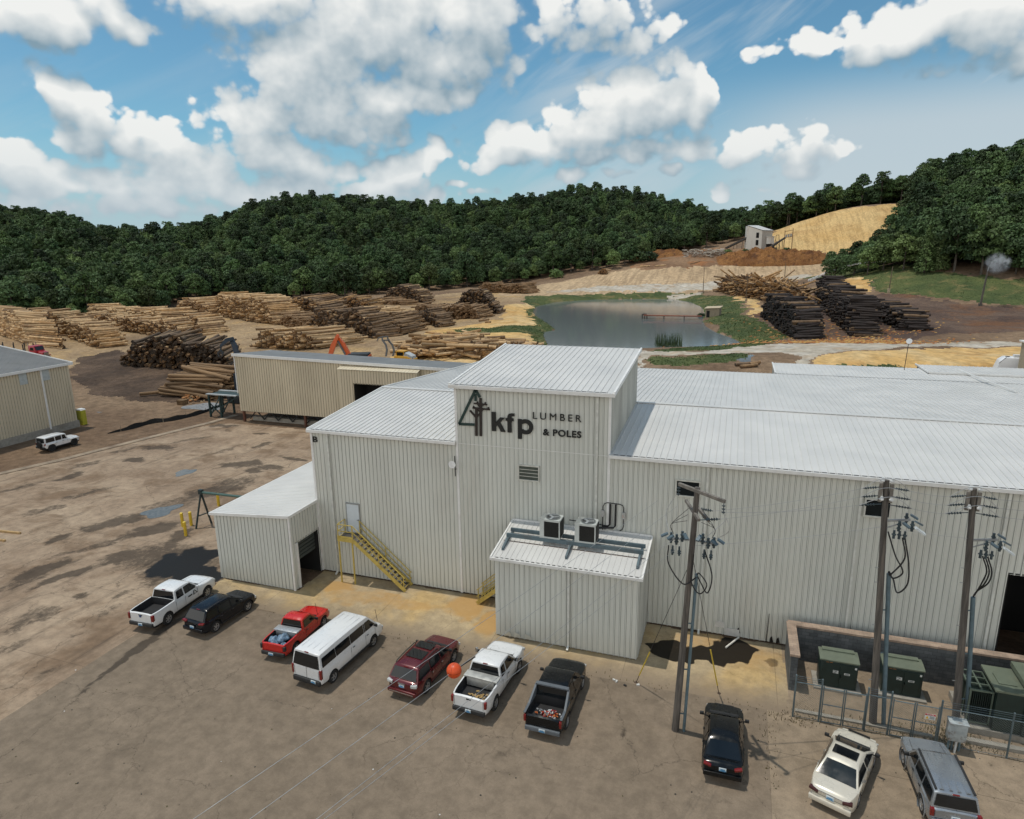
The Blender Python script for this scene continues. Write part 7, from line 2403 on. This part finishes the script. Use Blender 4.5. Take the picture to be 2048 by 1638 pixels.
def heap(name, label, cat, px0, px1, py0, py1, h, m, depth, kind=None, seed=3):
    a, c = hit(px0, py0), hit(px1, py1)
    u = c - a
    u.z = 0
    L = u.length
    u /= L
    v = Vector((-u.y, u.x, 0))
    nx_, ny_ = 90, 26
    xs = np.linspace(0, L, nx_)
    ys = np.linspace(-.5, 1, ny_) * depth
    V, F = [], []
    XY = np.array([[(a + u * x + v * y)[:2] for x in xs] for y in ys]).reshape(-1, 2)
    g = terrain_z(XY).reshape(ny_, nx_)
    nn = (vnoise(XY, 6, seed) * .35 + vnoise(XY, 2.2, seed + 1) * .3 + vnoise(XY, .9, seed + 2) * .22).reshape(ny_, nx_)
    for j in range(ny_):
        for i in range(nx_):
            q, r = xs[i] / L, ys[j] / depth
            e = max(0, 1 - (2 * q - 1) ** 6) * max(0, 1 - ((r - .25) / .75) ** 2) ** .8
            z = g[j, i] - .3 + h * e * (1 + .75 * nn[j, i])
            V.append((XY[j * nx_ + i][0], XY[j * nx_ + i][1], z))
    F = [(j * nx_ + i, j * nx_ + i + 1, (j + 1) * nx_ + i + 1, (j + 1) * nx_ + i) for j in range(ny_ - 1) for i in range(nx_ - 1)]
    mb = MB()
    mb.add(V, F)
    return tag(mb.build(name, m), label, cat, kind=kind)


bark_m = land_mat("red_bark", (.17, .075, .03), (.26, .125, .045), fine=1.6, specks=(.42, .26, .13), speck_amt=.7, warm=(.10, .05, .03), patch=.08)
heap("bark_heap", "long red brown bark heap in front of the white sorting tower", "bark heap", 1432, 1660, 525, 519, 4.6, bark_m, 12)
heap("bark_heap", "low dark red bark heap at the wood's edge left of the white tower", "bark heap", 1262, 1370, 522, 508, 3.2, bark_m, 9, seed=9)
mb = MB()
sc_ = [mat("bleached_wood", (.44, .40, .34), .9, var=.2), mat("grey_brown_wood", (.22, .17, .13), .9, var=.2)]
for k in range(150):
    p = hit(RNG.uniform(1368, 1448), RNG.uniform(505, 515))
    a = RNG.uniform(0, 6.28)
    d = Vector((math.cos(a), math.sin(a), RNG.uniform(-.2, .3))) * RNG.uniform(1.5, 4)
    z = RNG.uniform(.2, 2.2)
    mb.k = int(RNG.uniform() < .4)
    mb.cyl(p + Vector((0, 0, z)) - d / 2, p + Vector((0, 0, z)) + d / 2, RNG.uniform(.12, .3), n=6)
tag(mb.build("wood_debris", sc_), "pale heap of broken wood left of the red bark heap", "wood debris", kind='stuff')
belt_m = mat("dark_conveyor_steel", (.06, .055, .05), .8, var=.2)
for lab, a, c, za, zc in (("conveyor climbing from the left to the white sorting tower", (1452, 500), (1499, 499), 1.0, 6.5), ("conveyor rising to the right of the white sorting tower", (1538, 502), (1568, 501), 1.5, 6.2)):
    A, C = hit(*a) + Vector((0, 0, za)), hit(*c) + Vector((0, 0, zc))
    o = thing("conveyor", lab, "conveyor", (0, 0, 0), 0, "conveyors at the sorting tower")
    part("belt_frame", belt_m, o, lambda m: m.bar(A, C, 1.3, .8))
    part("support", belt_m, o, lambda m: [m.bar(A.lerp(C, q) + Vector((dx, 0, 0)), A.lerp(C, q) + Vector((dx * 1.6, 0, -zc * q - za)), .22) for q in (.4, .75) for dx in (-.6, .6)])
A = hit(1553, 501)
o = thing("conveyor_tower", "tall slim steel tower right of the white sorting tower", "tower", A)
part("frame_legs", belt_m, o, lambda m: [m.bar((x, 0, -.5), (x * .35, 0, 7.6), .22) for x in (-1.6, 1.6)] + [m.bar((-1.3, 0, 2), (1.1, 0, 4), .16), m.bar((1.3, 0, 2), (-.9, 0, 5), .16), m.bar((-.6, 0, 7.5), (.6, 0, 7.5), .2)])
A, Bq = hit(1567, 501), hit(1583, 498)
o = thing("transformer_frame", "two pole frame holding grey transformers beside the yellow slope", "power frame", (0, 0, 0))
part("pole", rust_m, o, lambda m: [m.cyl(A - Vector((0, 0, .5)), A + Vector((0, 0, 9.8)), .17, .13, 7), m.cyl(Bq - Vector((0, 0, .5)), Bq + Vector((0, 0, 10.2)), .17, .13, 7)])
part("beam", rust_m, o, lambda m: [m.bar(A + Vector((0, 0, z)), Bq + Vector((0, 0, z)), .2) for z in (6.2, 9.2)])
part("tank", mat("grey_tank", (.33, .34, .34), .5), o, lambda m: [m.cyl(A.lerp(Bq, q) + Vector((0, 0, 6.3)), A.lerp(Bq, q) + Vector((0, 0, 7.6)), .42, n=10) for q in (.2, .5, .8)])
# satellite dish on a thin mast above the rear roofs
dp = on_y(1818, 682, 79)
dm = on_y(1810, 727, 79)
o = thing("satellite_dish", "small white dish on a thin mast above the rear roofs", "dish", (0, 0, 0))
part("mast", cable_m, o, lambda m: m.cyl((dm.x, 79, 10.3), dp, .035, n=5))
part("dish", mat("white_plastic", (.75, .76, .76), .4), o, lambda m: m.lathe([(.03, .03), (.22, -.04), (.29, -.13)], dp, 'Y', 16))
# tanker at the right edge
q = at_t(2018, 742, 102)
gz_ = gz(q[0], q[1])
o = thing("tank_trailer", "white tank trailer with a small box on top behind the rear roofs", "tanker", (q[0], q[1], gz_), R(-5))
wt2 = mat("white_tank", (.72, .73, .74), .35, var=.03)
Ht = 23.4 - (709 - 487) / FOC * 102 - gz_
part("tank", wt2, o, lambda m: m.prism([(-1.75, 0, .9), (-1.7, 0, Ht * .62), (-1.25, 0, Ht * .9), (-.6, 0, Ht), (5, 0, Ht), (5, 0, .9)], (0, 2.4, 0)), bevel=.1)
part("top_box", trim_m, o, lambda m: m.box((1.0, .8, Ht + .2), (1.1, .9, .45)))
part("hatch", belt_m, o, lambda m: [m.cyl((-.2, 1.2, Ht), (-.2, 1.2, Ht + .08), .3, n=10), m.bar((-1.45, .0, Ht * .82), (-.6, .05, Ht + .05), .06)])
text_mesh("tank_lettering", "MALLARD", -.7, 1.2, Ht * .52, Ht * .62, -.005, mat("grey_print", (.25, .27, .30), .5), o, 0, .01)
part("underline", mat("grey_print", (.25, .27, .30), .5), o, lambda m: m.box((.1, -.008, Ht * .46), (1.0, .012, .04)))
part("wheel", tyre_m, o, lambda m: [m.cyl((x, .1, .5), (x, .5, .5), .5, n=14) for x in (-.6, .6, 3.5)])

# ------------------------------------------------------------------ machines
zq = lambda py, t_, px=690: CAM_Z - (py - (513 - .0132 * px)) / FOC * t_
og = mat("orange_machine_paint", (.62, .10, .012), .45, var=.08)
ym = mat("yellow_machine_paint", (.58, .30, .02), .45, var=.08)
mdk = mat("machine_dark", (.02, .024, .028), .6)
mgr = mat("machine_grey", (.12, .12, .12), .55)


def arm(m, pts, w, hs):
    for (a, ha), (c, hc) in zip(zip(pts, hs), zip(pts[1:], hs[1:])):
        a, c = Vector(a), Vector(c)
        s = Vector((0, w / 2, 0))
        u = Vector((0, 0, 1)).cross(Vector((0, 1, 0)))
        d = (c - a).normalized()
        n_ = d.cross(Vector((0, 1, 0))).normalized()
        m.prism([a + n_ * ha - s, a - n_ * ha - s, c - n_ * hc - s, c + n_ * hc - s], (0, w, 0))


TM = 114.0
ep = at_t(704, 712, TM)
ez = gz(ep[0], ep[1])


def limb(m, org, pts, t_, w):
    """plate arm through sight points; pts are (column, row, half depth)"""
    P = [Vector(at_t(a, b_, t_)) - org for a, b_, h in pts]
    for k in range(len(P) - 1):
        d = (P[k + 1] - P[k]).normalized()
        n_ = Vector((-R_.x * d.z, -R_.y * d.z, R_.x * d.x + R_.y * d.y)).normalized()
        s = Vector((-R_.y, R_.x, 0)).normalized() * (w / 2)
        a, b_ = P[k] - d * pts[k][2] * .3, P[k + 1] + d * pts[k + 1][2] * .3
        m.prism([a + n_ * pts[k][2] - s, a - n_ * pts[k][2] - s, b_ - n_ * pts[k + 1][2] - s, b_ + n_ * pts[k + 1][2] - s], s * 2)


eo = Vector((ep[0], ep[1], ez))
ex = thing("excavator", "orange excavator with its folded boom peaking behind the raised shed roof", "excavator", eo)
part("boom", og, ex, lambda m: limb(m, eo, [(698, 712, .45), (685, 690, .5), (673, 672, .26)], TM, .6))
part("stick", og, ex, lambda m: limb(m, eo, [(676, 670, .22), (667, 690, .42), (660, 712, .34)], TM - .8, .5))
part("ram", mgr, ex, lambda m: limb(m, eo, [(690, 708, .14), (676, 682, .12)], TM - .5, .3))
rot_m = Matrix.Rotation(R(18), 3, 'Z')
part("house", mdk, ex, lambda m: m.box(rot_m @ Vector((1.2, .4, zq(701, TM) - ez - .75)), (3.4, 2.6, 1.5), rot_m), bevel=.08)
part("counterweight", og, ex, lambda m: m.box(rot_m @ Vector((2.7, .4, zq(703, TM) - ez - .7)), (.7, 2.6, 1.1), rot_m), bevel=.1)
for y in (-.7, 1.5):
    part("track", tyre_m, ex, lambda m: m.prism([rot_m @ Vector(p) for p in [(-1.8, y - .3, .5), (-1.5, y - .3, .05), (1.9, y - .3, .05), (2.2, y - .3, .5), (1.9, y - .3, .95), (-1.5, y - .3, .95)]], rot_m @ Vector((0, .6, 0))))
lp_ = at_t(474, 730, 104)
lz = gz(lp_[0], lp_[1])
zl = lambda py: 23.4 - (py - 507) / FOC * 104 - lz
ld = thing("log_loader", "dark blue knuckle boom log loader reaching over the brown log pile", "log loader", (lp_[0], lp_[1], lz), R(18))
nav = mat("dark_blue_machine", (.012, .026, .045), .5)
part("mast", nav, ld, lambda m: m.box((0, 0, 2.2), (1.0, 1.0, 4.4)))
part("base", mdk, ld, lambda m: m.box((0, 0, .5), (2.2, 3.5, 1.0)))
lo_ = Vector((lp_[0], lp_[1], lz))
ld.rotation_euler = (0, 0, 0)
part("boom", nav, ld, lambda m: limb(m, lo_, [(476, 716, .34), (470, 694, .36), (463, 678, .26)], 104, .5))
part("jib", nav, ld, lambda m: limb(m, lo_, [(466, 677, .24), (454, 680, .30), (442, 692, .18)], 103.4, .42))
part("grapple", mdk, ld, lambda m: [limb(m, lo_, [(442, 692, .1), (441, 701, .12)], 103.4, .2), limb(m, lo_, [(441, 701, .14), (436, 706, .12), (438, 713, .06)], 103.4, .25), limb(m, lo_, [(441, 701, .14), (446, 706, .12), (444, 713, .06)], 103.4, .25)])
wp_ = at_t(806, 724, 116)
wz_ = gz(wp_[0], wp_[1])
wl = thing("wheel_loader", "yellow wheel loader with raised grey log forks behind the raised shed", "wheel loader", (wp_[0], wp_[1], wz_), R(20))
zw = lambda py: 23.4 - (py - 502) / FOC * 116 - wz_
part("body", ym, wl, lambda m: (m.prism([(-1.2, -1.0, 1.0), (2.2, -1.0, 1.0), (2.4, -1.0, 2.6), (1.2, -1.0, 3.1), (-1.2, -1.0, 3.1)], (0, 2.0, 0)),), bevel=.06)
part("hood", mat("pale_hood", (.45, .47, .47), .45), wl, lambda m: m.prism([(.6, -.9, 3.05), (2.3, -.9, 2.6), (2.2, -.9, 3.1), (.9, -.9, 3.7)], (0, 1.6, 0)))
cbz = zw(695)
part("cab", ym, wl, lambda m: [m.box((-.1, 0, cbz), (1.6, 1.7, .16))] + [m.box((x, y, (cbz + 2.2) / 2), (.14, .14, cbz - 2.2)) for x in (-.8, .6) for y in (-.75, .75)])
part("cab_glass", carglass_m, wl, lambda m: m.box((-.1, 0, (cbz + 2.2) / 2), (1.3, 1.42, cbz - 2.3)))
wl.rotation_euler = (0, 0, 0)
wo_ = Vector((wp_[0], wp_[1], wz_))
for k, (dx, dt) in enumerate(((0, 0), (14, 1.2))):
    part("lift_arm", mgr, wl, lambda m: limb(m, wo_, [(772 + dx, 712, .14), (774 + dx, 700, .17), (772 + dx * .9, 690, .15), (765 + dx * .8, 680, .15), (764 + dx * .8, 674, .10)], 116 + dt, .22))
part("fork", mgr, wl, lambda m: [limb(m, wo_, [(764, 674, .12), (776, 673, .12)], 116.4, .3), limb(m, wo_, [(765, 681, .10), (779, 680, .10)], 116.4, .25), limb(m, wo_, [(764, 674, .12), (757, 676, .10), (754, 682, .05)], 116, .3)])
for x in (-1.5, 1.5):
    for y in (-1.0, 1.0):
        part("wheel", tyre_m, wl, lambda m: m.cyl((x, y - .28, .75), (x, y + .28, .75), .75, n=16))
tp_ = at_t(86, 716, 141)
tz_ = gz(tp_[0], tp_[1])
tk = thing("log_truck", "red log truck standing behind the cream warehouse roof", "truck", (tp_[0], tp_[1], tz_), R(4))
rdt = mat("truck_red", (.35, .012, .02), .35, coat=.4)
part("hood", rdt, tk, lambda m: m.prism([(-.4, -.75, 1.2), (.9, -.8, 1.1), (1.05, -.75, 1.9), (-.4, -.75, 2.25)], (0, 1.5, 0)), bevel=.08)
part("cab", rdt, tk, lambda m: m.prism([(-2.2, -1.1, 1.1), (-.4, -1.1, 1.1), (-.4, -1.1, 2.3), (-.75, -1.1, 3.25), (-2.2, -1.1, 3.35)], (0, 2.2, 0)), bevel=.08)
part("side_window", carglass_m, tk, lambda m: m.box((-1.3, 0, 2.65), (.9, 2.24, .65)))
part("windscreen", carglass_m, tk, lambda m: m.prism([(-.36, -.9, 2.35), (-.36, .9, 2.35), (-.66, .9, 3.1), (-.66, -.9, 3.1)], (.03, 0, .02)))
part("fender", rdt, tk, lambda m: m.box((.35, 0, 1.25), (1.3, 2.3, .16)), bevel=.05)
part("grille", chrome_m, tk, lambda m: m.box((1.05, 0, 1.4), (.1, 1.1, 1.0)))
part("exhaust", chrome_m, tk, lambda m: [m.cyl((-2.35, y, 1), (-2.35, y, 3.9), .09, n=8) for y in (-.9, .9)])
for x in (.35, -3.4, -4.7, -11, -12.3):
    part("wheel", tyre_m, tk, lambda m: [m.cyl((x, y, .52), (x, y + .35, .52), .52, n=16) for y in (-1.2, .85)])
part("trailer_frame", mdk, tk, lambda m: [m.box((-8, y, 1.1), (11, .2, .3)) for y in (-.5, .5)])
part("bunk_stakes", mdk, tk, lambda m: [m.bar((x, y, 1.2), (x, y * 1.05, 3.6), .16) for x in (-3.5, -6, -9, -12) for y in (-1.15, 1.15)])
# ------------------------------------------------------------------ log stacks
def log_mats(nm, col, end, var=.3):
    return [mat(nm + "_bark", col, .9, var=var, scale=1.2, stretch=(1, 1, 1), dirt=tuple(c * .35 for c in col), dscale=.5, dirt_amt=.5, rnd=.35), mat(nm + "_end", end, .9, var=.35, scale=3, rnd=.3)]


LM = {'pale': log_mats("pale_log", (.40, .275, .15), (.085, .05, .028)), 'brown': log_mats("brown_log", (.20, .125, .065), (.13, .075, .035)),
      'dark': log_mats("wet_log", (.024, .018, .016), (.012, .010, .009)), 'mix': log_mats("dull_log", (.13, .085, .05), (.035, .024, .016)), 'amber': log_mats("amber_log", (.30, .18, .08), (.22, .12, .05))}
PILES = [  # end-row start, end-row finish, far end of the finish log, height, look, log diameter, peak, what to call it
    ((-40, 657), (62, 692), (128, 699), 5.0, 'pale', .56, 0, "in the stack behind the red log truck"),
    ((115, 666), (203, 699), (256, 693), 3.3, 'pale', .56, 0, "in the nearest pale stack at the left"),
    ((140, 651), (360, 677), (404, 669), 2.6, 'pale', .56, 0, "in the long low pale stack at the left"),
    ((172, 638), (330, 656), (402, 652), 3.2, 'pale', .56, 0, "in the back pale stack at the left"),
    ((370, 654), (405, 672), (456, 664), 2.6, 'pale', .56, 0, "in the small pale stack at the long stack's end"),
    ((352, 630), (420, 636), (505, 624), 3.6, 'pale', .56, 0, "in the far pale stack by the wood"),
    ((430, 631), (553, 652), (612, 646), 5.0, 'pale', .56, 0, "in the tall pale stack with dark ends"),
    ((570, 621), (640, 632), (705, 622), 3.4, 'amber', .54, 0, "in the amber stack at the wood's foot"),
    ((668, 618), (748, 627), (775, 622), 3.0, 'amber', .54, 0, "in the small amber stack at the wood's foot"),
    ((612, 664), (757, 678), (806, 670), 6.0, 'mix', .56, .25, "in the big dark ended middle stack"),
    ((505, 697), (640, 699), (732, 685), 2.6, 'pale', .56, 0, "in the low pale stack behind the raised shed"),
    ((765, 657), (800, 671), (850, 660), 3.8, 'brown', .54, .4, "in the tilted stack right of the middle stack"),
    ((838, 642), (880, 655), (910, 650), 3.2, 'mix', .54, .2, "in the small dark ended stack by the sand"),
    ((822, 632), (962, 640), (990, 633), 3.0, 'brown', .54, 0, "in the low brown stack below the dark mound"),
    ((893, 624), (1002, 628), (1014, 622), 7.5, 'mix', .56, .9, "in the dark peaked mound left of the pond"),
    ((768, 597), (848, 606), (872, 602), 6.0, 'mix', .56, .8, "in the dark peaked mound by the wood"),
    ((950, 586), (1050, 588), (1082, 584), 3.6, 'brown', .54, .1, "in the long stack at the wood beyond the pond"),
    ((243, 730), (470, 750), (505, 722), 5.2, 'mix', .56, .2, "in the dark pile left of the raised shed"),
    ((440, 772), (310, 790), (420, 800), 4.6, 'brown', .55, .55, "in the brown pile beside the green trestle"),
    ((1526, 634), (1596, 681), (1648, 679), 6.2, 'dark', .58, 0, "in the left black wet stack beside the pond"),
    ((1630, 596), (1705, 673), (1760, 674), 6.8, 'dark', .58, 0, "in the middle black wet stack beside the pond"),
    ((1738, 632), (1805, 662), (1857, 662), 4.0, 'dark', .58, 0, "in the right black wet stack beside the pond"),
    ((1445, 584), (1602, 622), (1625, 607), 4.2, 'amber', .55, .2, "in the tangled amber pile by the pond bank"),
    ((20, 640), (120, 655), (168, 650), 3.0, 'pale', .56, 0, "in the low pale stack below the light shrubs"),
    ((455, 615), (545, 622), (590, 618), 3.0, 'pale', .56, 0, "in the long pale stack at the wood's foot"),
    ((560, 650), (625, 668), (680, 660), 2.8, 'brown', .54, .2, "in the low brown stack left of the middle stack"),
    ((690, 640), (770, 650), (820, 645), 3.0, 'pale', .56, .1, "in the pale stack behind the middle stack"),
    ((720, 606), (800, 612), (840, 609), 1.6, 'brown', .54, .2, "in the thin scattered row at the wood's edge"),
    ((1196, 548), (1216, 549), (1218, 546), 1.8, 'pale', .6, .6, "in the tiny stack on the far dirt bank"),
]
LOGS = []   # centre, half axis, radius, look, pile, exposed
for pi, (A, B_, C_, h, look, dia, peak, nm) in enumerate(PILES):
    a, b, c = hit(*A), hit(*B_), hit(*C_)
    row = b - a
    row.z = 0
    Lr = row.length
    row /= Lr
    ax = c - b
    ax.z = 0
    La = max(4.0, min(ax.length, 14))
    ax = ax.normalized()
    rg = random.Random(100 + pi)
    h *= 1.28 if look in ('pale', 'amber') else 1.0
    nl = int(h * 1.2 / (dia * .86)) + 1
    tangle = .12 if look in ('amber', 'brown') else .12 if look == 'dark' else .08
    if nm.startswith("in the tangled"):
        tangle = .45
    ncol = max(2, int(Lr / dia))
    base = terrain_z([((a + row * (Lr * q) + ax * La / 2).x, (a + row * (Lr * q) + ax * La / 2).y) for q in np.linspace(0, 1, 24)])
    for k in range(nl):
        for i in range(ncol):
            s = (i + .5 * (k % 2) + rg.uniform(-.2, .2)) * dia
            q = s / Lr
            # stack outline: sloping ends, or a peak
            lim = h * ((1 - peak) * min(1, 1.15 * min(q, 1 - q) * Lr / h * .95) + peak * max(0, 1 - abs(2 * q - 1)) ** .8) * (1 + .12 * math.sin(s * .9 + pi) + .10 * math.sin(s * .37 + 2 * pi))
            z = (k + .5) * dia * .87
            if z > lim + dia * .5:
                continue
            off = rg.gauss(0, .6)
            L_ = La * rg.uniform(.88, 1.08)
            d = (ax + row * rg.gauss(0, tangle) + Vector((0, 0, rg.gauss(0, tangle * .35)))).normalized()
            cen = a + row * s + ax * (La / 2 + off)
            cen.z = float(np.interp(q, np.linspace(0, 1, 24), base)) + z + rg.uniform(-.05, .05)
            expo = 1.0 if z + dia > lim - dia * .4 else .28
            lk = look
            u_ = rg.random()
            if look == 'pale':
                lk = 'brown' if u_ < .22 else 'amber' if u_ < .42 else 'pale'
            elif look == 'mix':
                lk = 'brown' if u_ < .25 else 'pale' if u_ < .33 else 'mix'
            elif look == 'dark':
                lk = 'mix' if u_ < .12 else 'dark'
            elif look == 'amber':
                lk = 'mix' if u_ < .3 else 'brown' if u_ < .5 else 'pale' if u_ < .58 else 'amber'
            LOGS.append((cen, d * (L_ / 2), dia / 2 * rg.uniform(.58, 1.18), lk, pi, expo))
# the jumbled pile before the pond and stray logs
NJ = len(PILES)
PILES.append((None, None, None, 0, 'pale', 0, 0, "in the jumbled heap in front of the pond"))
rg = random.Random(55)
for k in range(230):
    px, py = rg.uniform(818, 1062), rg.uniform(690, 718)
    w_ = math.exp(-((px - 920) / 90) ** 2)
    p = hit(px, py)
    a = rg.gauss(.3, .35) + (1.2 if rg.random() < .15 else 0)
    L_ = rg.uniform(4, 9)
    d = Vector((math.cos(a), math.sin(a), rg.gauss(0, .06)))
    z = rg.uniform(.2, .6 + 2.6 * w_)
    LOGS.append((p + Vector((0, 0, z)), d * (L_ / 2), rg.uniform(.18, .38), rg.choice(['pale', 'pale', 'amber', 'brown']), NJ, .55 + .45 * (z > 1.2)))
PILES.append((None, None, None, 0, 'pale', 0, 0, "lying loose on the log yard ground"))
for (px0, py0, px1, py1, lk) in ((348, 783, 385, 788, 'brown'), (280, 792, 360, 783, 'brown'), (835, 712, 870, 688, 'pale'), (925, 664, 955, 672, 'pale'), (958, 643, 978, 641, 'brown'), (970, 646, 982, 646, 'brown'), (1206, 543, 1222, 541, 'pale'), (1280, 534, 1300, 533, 'pale'), (1310, 533, 1332, 531, 'pale'),
                                 (1380, 529, 1400, 524, 'brown'), (1500, 732, 1520, 727, 'brown'), (1470, 733, 1500, 730, 'mix'), (1480, 737, 1515, 733, 'brown'), (1575, 735, 1590, 730, 'brown')):
    a, b = hit(px0, py0), hit(px1, py1)
    LOGS.append(((a + b) / 2 + Vector((0, 0, .3)), (b - a) / 2, .26, lk, NJ + 1, 1.0))
print("LOGS", len(LOGS))
score = []
for (cen, hv, r, look, pi, ex_) in LOGS:
    px, py, t_ = (float(v[0]) for v in to_px(np.array([cen])))
    vis = ex_ if -30 < px < 2080 else 0
    hid = 1.0
    if 780 < px < 1080 and py > 712:
        hid = .3
    score.append(vis * hid * r * hv.length / t_ ** 2)
order = np.argsort(-np.array(score))
own = set(order[:290].tolist())


def unit_log(nm, seed):
    mb = MB()
    rg = random.Random(seed)
    n = 10
    V, F, K = [], [], []
    for z in (-1, -.33, .33, 1):
        o = (rg.uniform(-.12, .12), rg.uniform(-.12, .12))
        s = 1.04 - .06 * z
        for i in range(n):
            a = 2 * math.pi * i / n
            rr_ = s * rg.uniform(.93, 1.07)
            V.append((math.cos(a) * rr_ + o[0], math.sin(a) * rr_ + o[1], z))
    for k in range(3):
        for i in range(n):
            j = (i + 1) % n
            F.append((k * n + i, k * n + j, (k + 1) * n + j, (k + 1) * n + i))
            K.append(0)
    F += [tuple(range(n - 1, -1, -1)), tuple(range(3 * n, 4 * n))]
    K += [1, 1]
    return V, F, K


UL = [unit_log("log", s) for s in range(5)]
log_me = {}
for lk, ms in LM.items():
    for i in range(3):
        me = bpy.data.meshes.new("log")
        V, F, K = UL[i]
        me.from_pydata(V, [], F)
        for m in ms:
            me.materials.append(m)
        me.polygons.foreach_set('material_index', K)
        me.polygons.foreach_set('use_smooth', [True] * len(F))
        me.set_sharp_from_angle(angle=R(50))
        log_me[(lk, i)] = me
WORD = {'pale': "pale peeled log", 'brown': "brown log", 'dark': "black wet log", 'mix': "dull brown log with a dark end", 'amber': "amber coloured log"}
stuff = MB()
keys = list(LM)
for i, (cen, hv, r, look, pi, ex_) in enumerate(LOGS):
    if i in own:
        o = bpy.data.objects.new("log", log_me[(look, i % 3)])
        COL.objects.link(o)
        o.location = cen
        o.rotation_euler = hv.to_track_quat('Z', 'Y').to_euler()
        o.scale = (r, r, hv.length)
        nm = PILES[pi][7]
        tag(o, WORD[look] + " " + nm, "log", WORD[look] + "s " + nm)
    else:
        V, F, K = UL[i % 5]
        q = hv.to_track_quat('Z', 'Y').to_matrix()
        W_ = [cen + q @ Vector((x * r, y * r, z * hv.length)) for x, y, z in V]
        b0 = len(stuff.v)
        stuff.v.extend(tuple(p) for p in W_)
        for f, kk in zip(F, K):
            stuff.f.append(tuple(b0 + j for j in f))
            stuff.mi.append(2 * keys.index(look) + kk)
stuff.k = 1
so_ = stuff.build("log_stacks", [m for k in keys for m in LM[k]], smooth=True, angle=50)
tag(so_, "great stacks of pale, brown and black logs covering the yard", "logs", kind='stuff')
# orange sawn chips below the dark stacks
mb = MB()
chm = [mat("orange_chips", (.30, .12, .035), .9, var=.3), mat("yellow_chips", (.42, .25, .08), .9, var=.3)]
for k in range(1500):
    px = RNG.normal(1690, 95)
    py = 690 - abs(RNG.normal()) * 5 if RNG.uniform() < .6 else RNG.uniform(640, 690)
    t_ = (CAM_Z - 3.2) * FOC / (py - (513 - .0132 * px))
    q = at_t(px, py, t_)
    mb.k = int(RNG.uniform() < .5)
    s = RNG.uniform(.15, .5)
    z = 3.3
    mb.add([(q[0] - s, q[1], z), (q[0] + s * .5, q[1] - s * .5, z), (q[0] + s, q[1] + s * .4, z + RNG.uniform(0, .25)), (q[0], q[1] + s * .6, z + RNG.uniform(0, .2))], [(0, 1, 2, 3)])
cz_ = terrain_z([v[:2] for v in mb.v])
mb.v = [(x, y, float(g) + .06 + (z - 3.3)) for (x, y, z), g in zip(mb.v, cz_)]
tag(mb.build("bark_chips", chm), "orange bark chips strewn in front of the black log stacks", "bark chips", kind='stuff')

# ------------------------------------------------------------------ one mesh for each loose piece of a part
def split_loose(o):
    me = o.data
    n = len(me.vertices)
    lead = list(range(n))

    def find(a):
        while lead[a] != a:
            lead[a] = lead[lead[a]]
            a = lead[a]
        return a
    for e in me.edges:
        a, b_ = find(e.vertices[0]), find(e.vertices[1])
        if a != b_:
            lead[a] = b_
    grp = {}
    for f in me.polygons:
        grp.setdefault(find(f.vertices[0]), []).append(f)
    if len(grp) < 2:
        return
    for fs in grp.values():
        used = sorted({v for f in fs for v in f.vertices})
        ix = {v: i for i, v in enumerate(used)}
        nm = bpy.data.meshes.new(o.name.split('.')[0])
        nm.from_pydata([me.vertices[v].co[:] for v in used], [], [[ix[v] for v in f.vertices] for f in fs])
        for m in me.materials:
            nm.materials.append(m)
        nm.polygons.foreach_set('material_index', [f.material_index for f in fs])
        nm.polygons.foreach_set('use_smooth', [f.use_smooth for f in fs])
        if any(f.use_smooth for f in fs):
            nm.set_sharp_from_angle(angle=R(35))
        q = bpy.data.objects.new(SINGLE.get(o.name.split('.')[0], o.name.split('.')[0]), nm)
        COL.objects.link(q)
        q.parent = o.parent
        q.matrix_local = o.matrix_local.copy()
    bpy.data.objects.remove(o)


SINGLE = {'upper_letters': 'letter', 'lower_letters': 'letter', 'header_text': 'header_letter', 'tank_lettering': 'tank_letter', 'stakes': 'stake', 'frame_legs': 'frame_leg'}
for o in [o for o in bpy.data.objects if o.type == 'MESH' and o.parent is not None and not o.children and o.name.split('.')[0] in
          {'upper_letters', 'lower_letters', 'header_text', 'tank_lettering', 'corner_trim', 'tear', 'wall_patch', 'rear_trim', 'ridge_cap', 'roof_cap', 'roof_rib', 'roof_strip', 'side_skirt', 'fender_flare', 'fender', 'sail_panel', 'bed_rail',
           'tow_mirror', 'leg', 'stakes', 'pole_block', 'pin_inulator', 'walkway', 'tank', 'bent_sheet', 'pole_step', 'exhaust', 'cable_pipe', 'roof_trim', 'eave_trim', 'line_set', 'light_panel', 'grab', 'trunk_emblem', 'bunk_stakes', 'hood_seam', 'sill_trim', 'rear_seam'}]:
    split_loose(o)
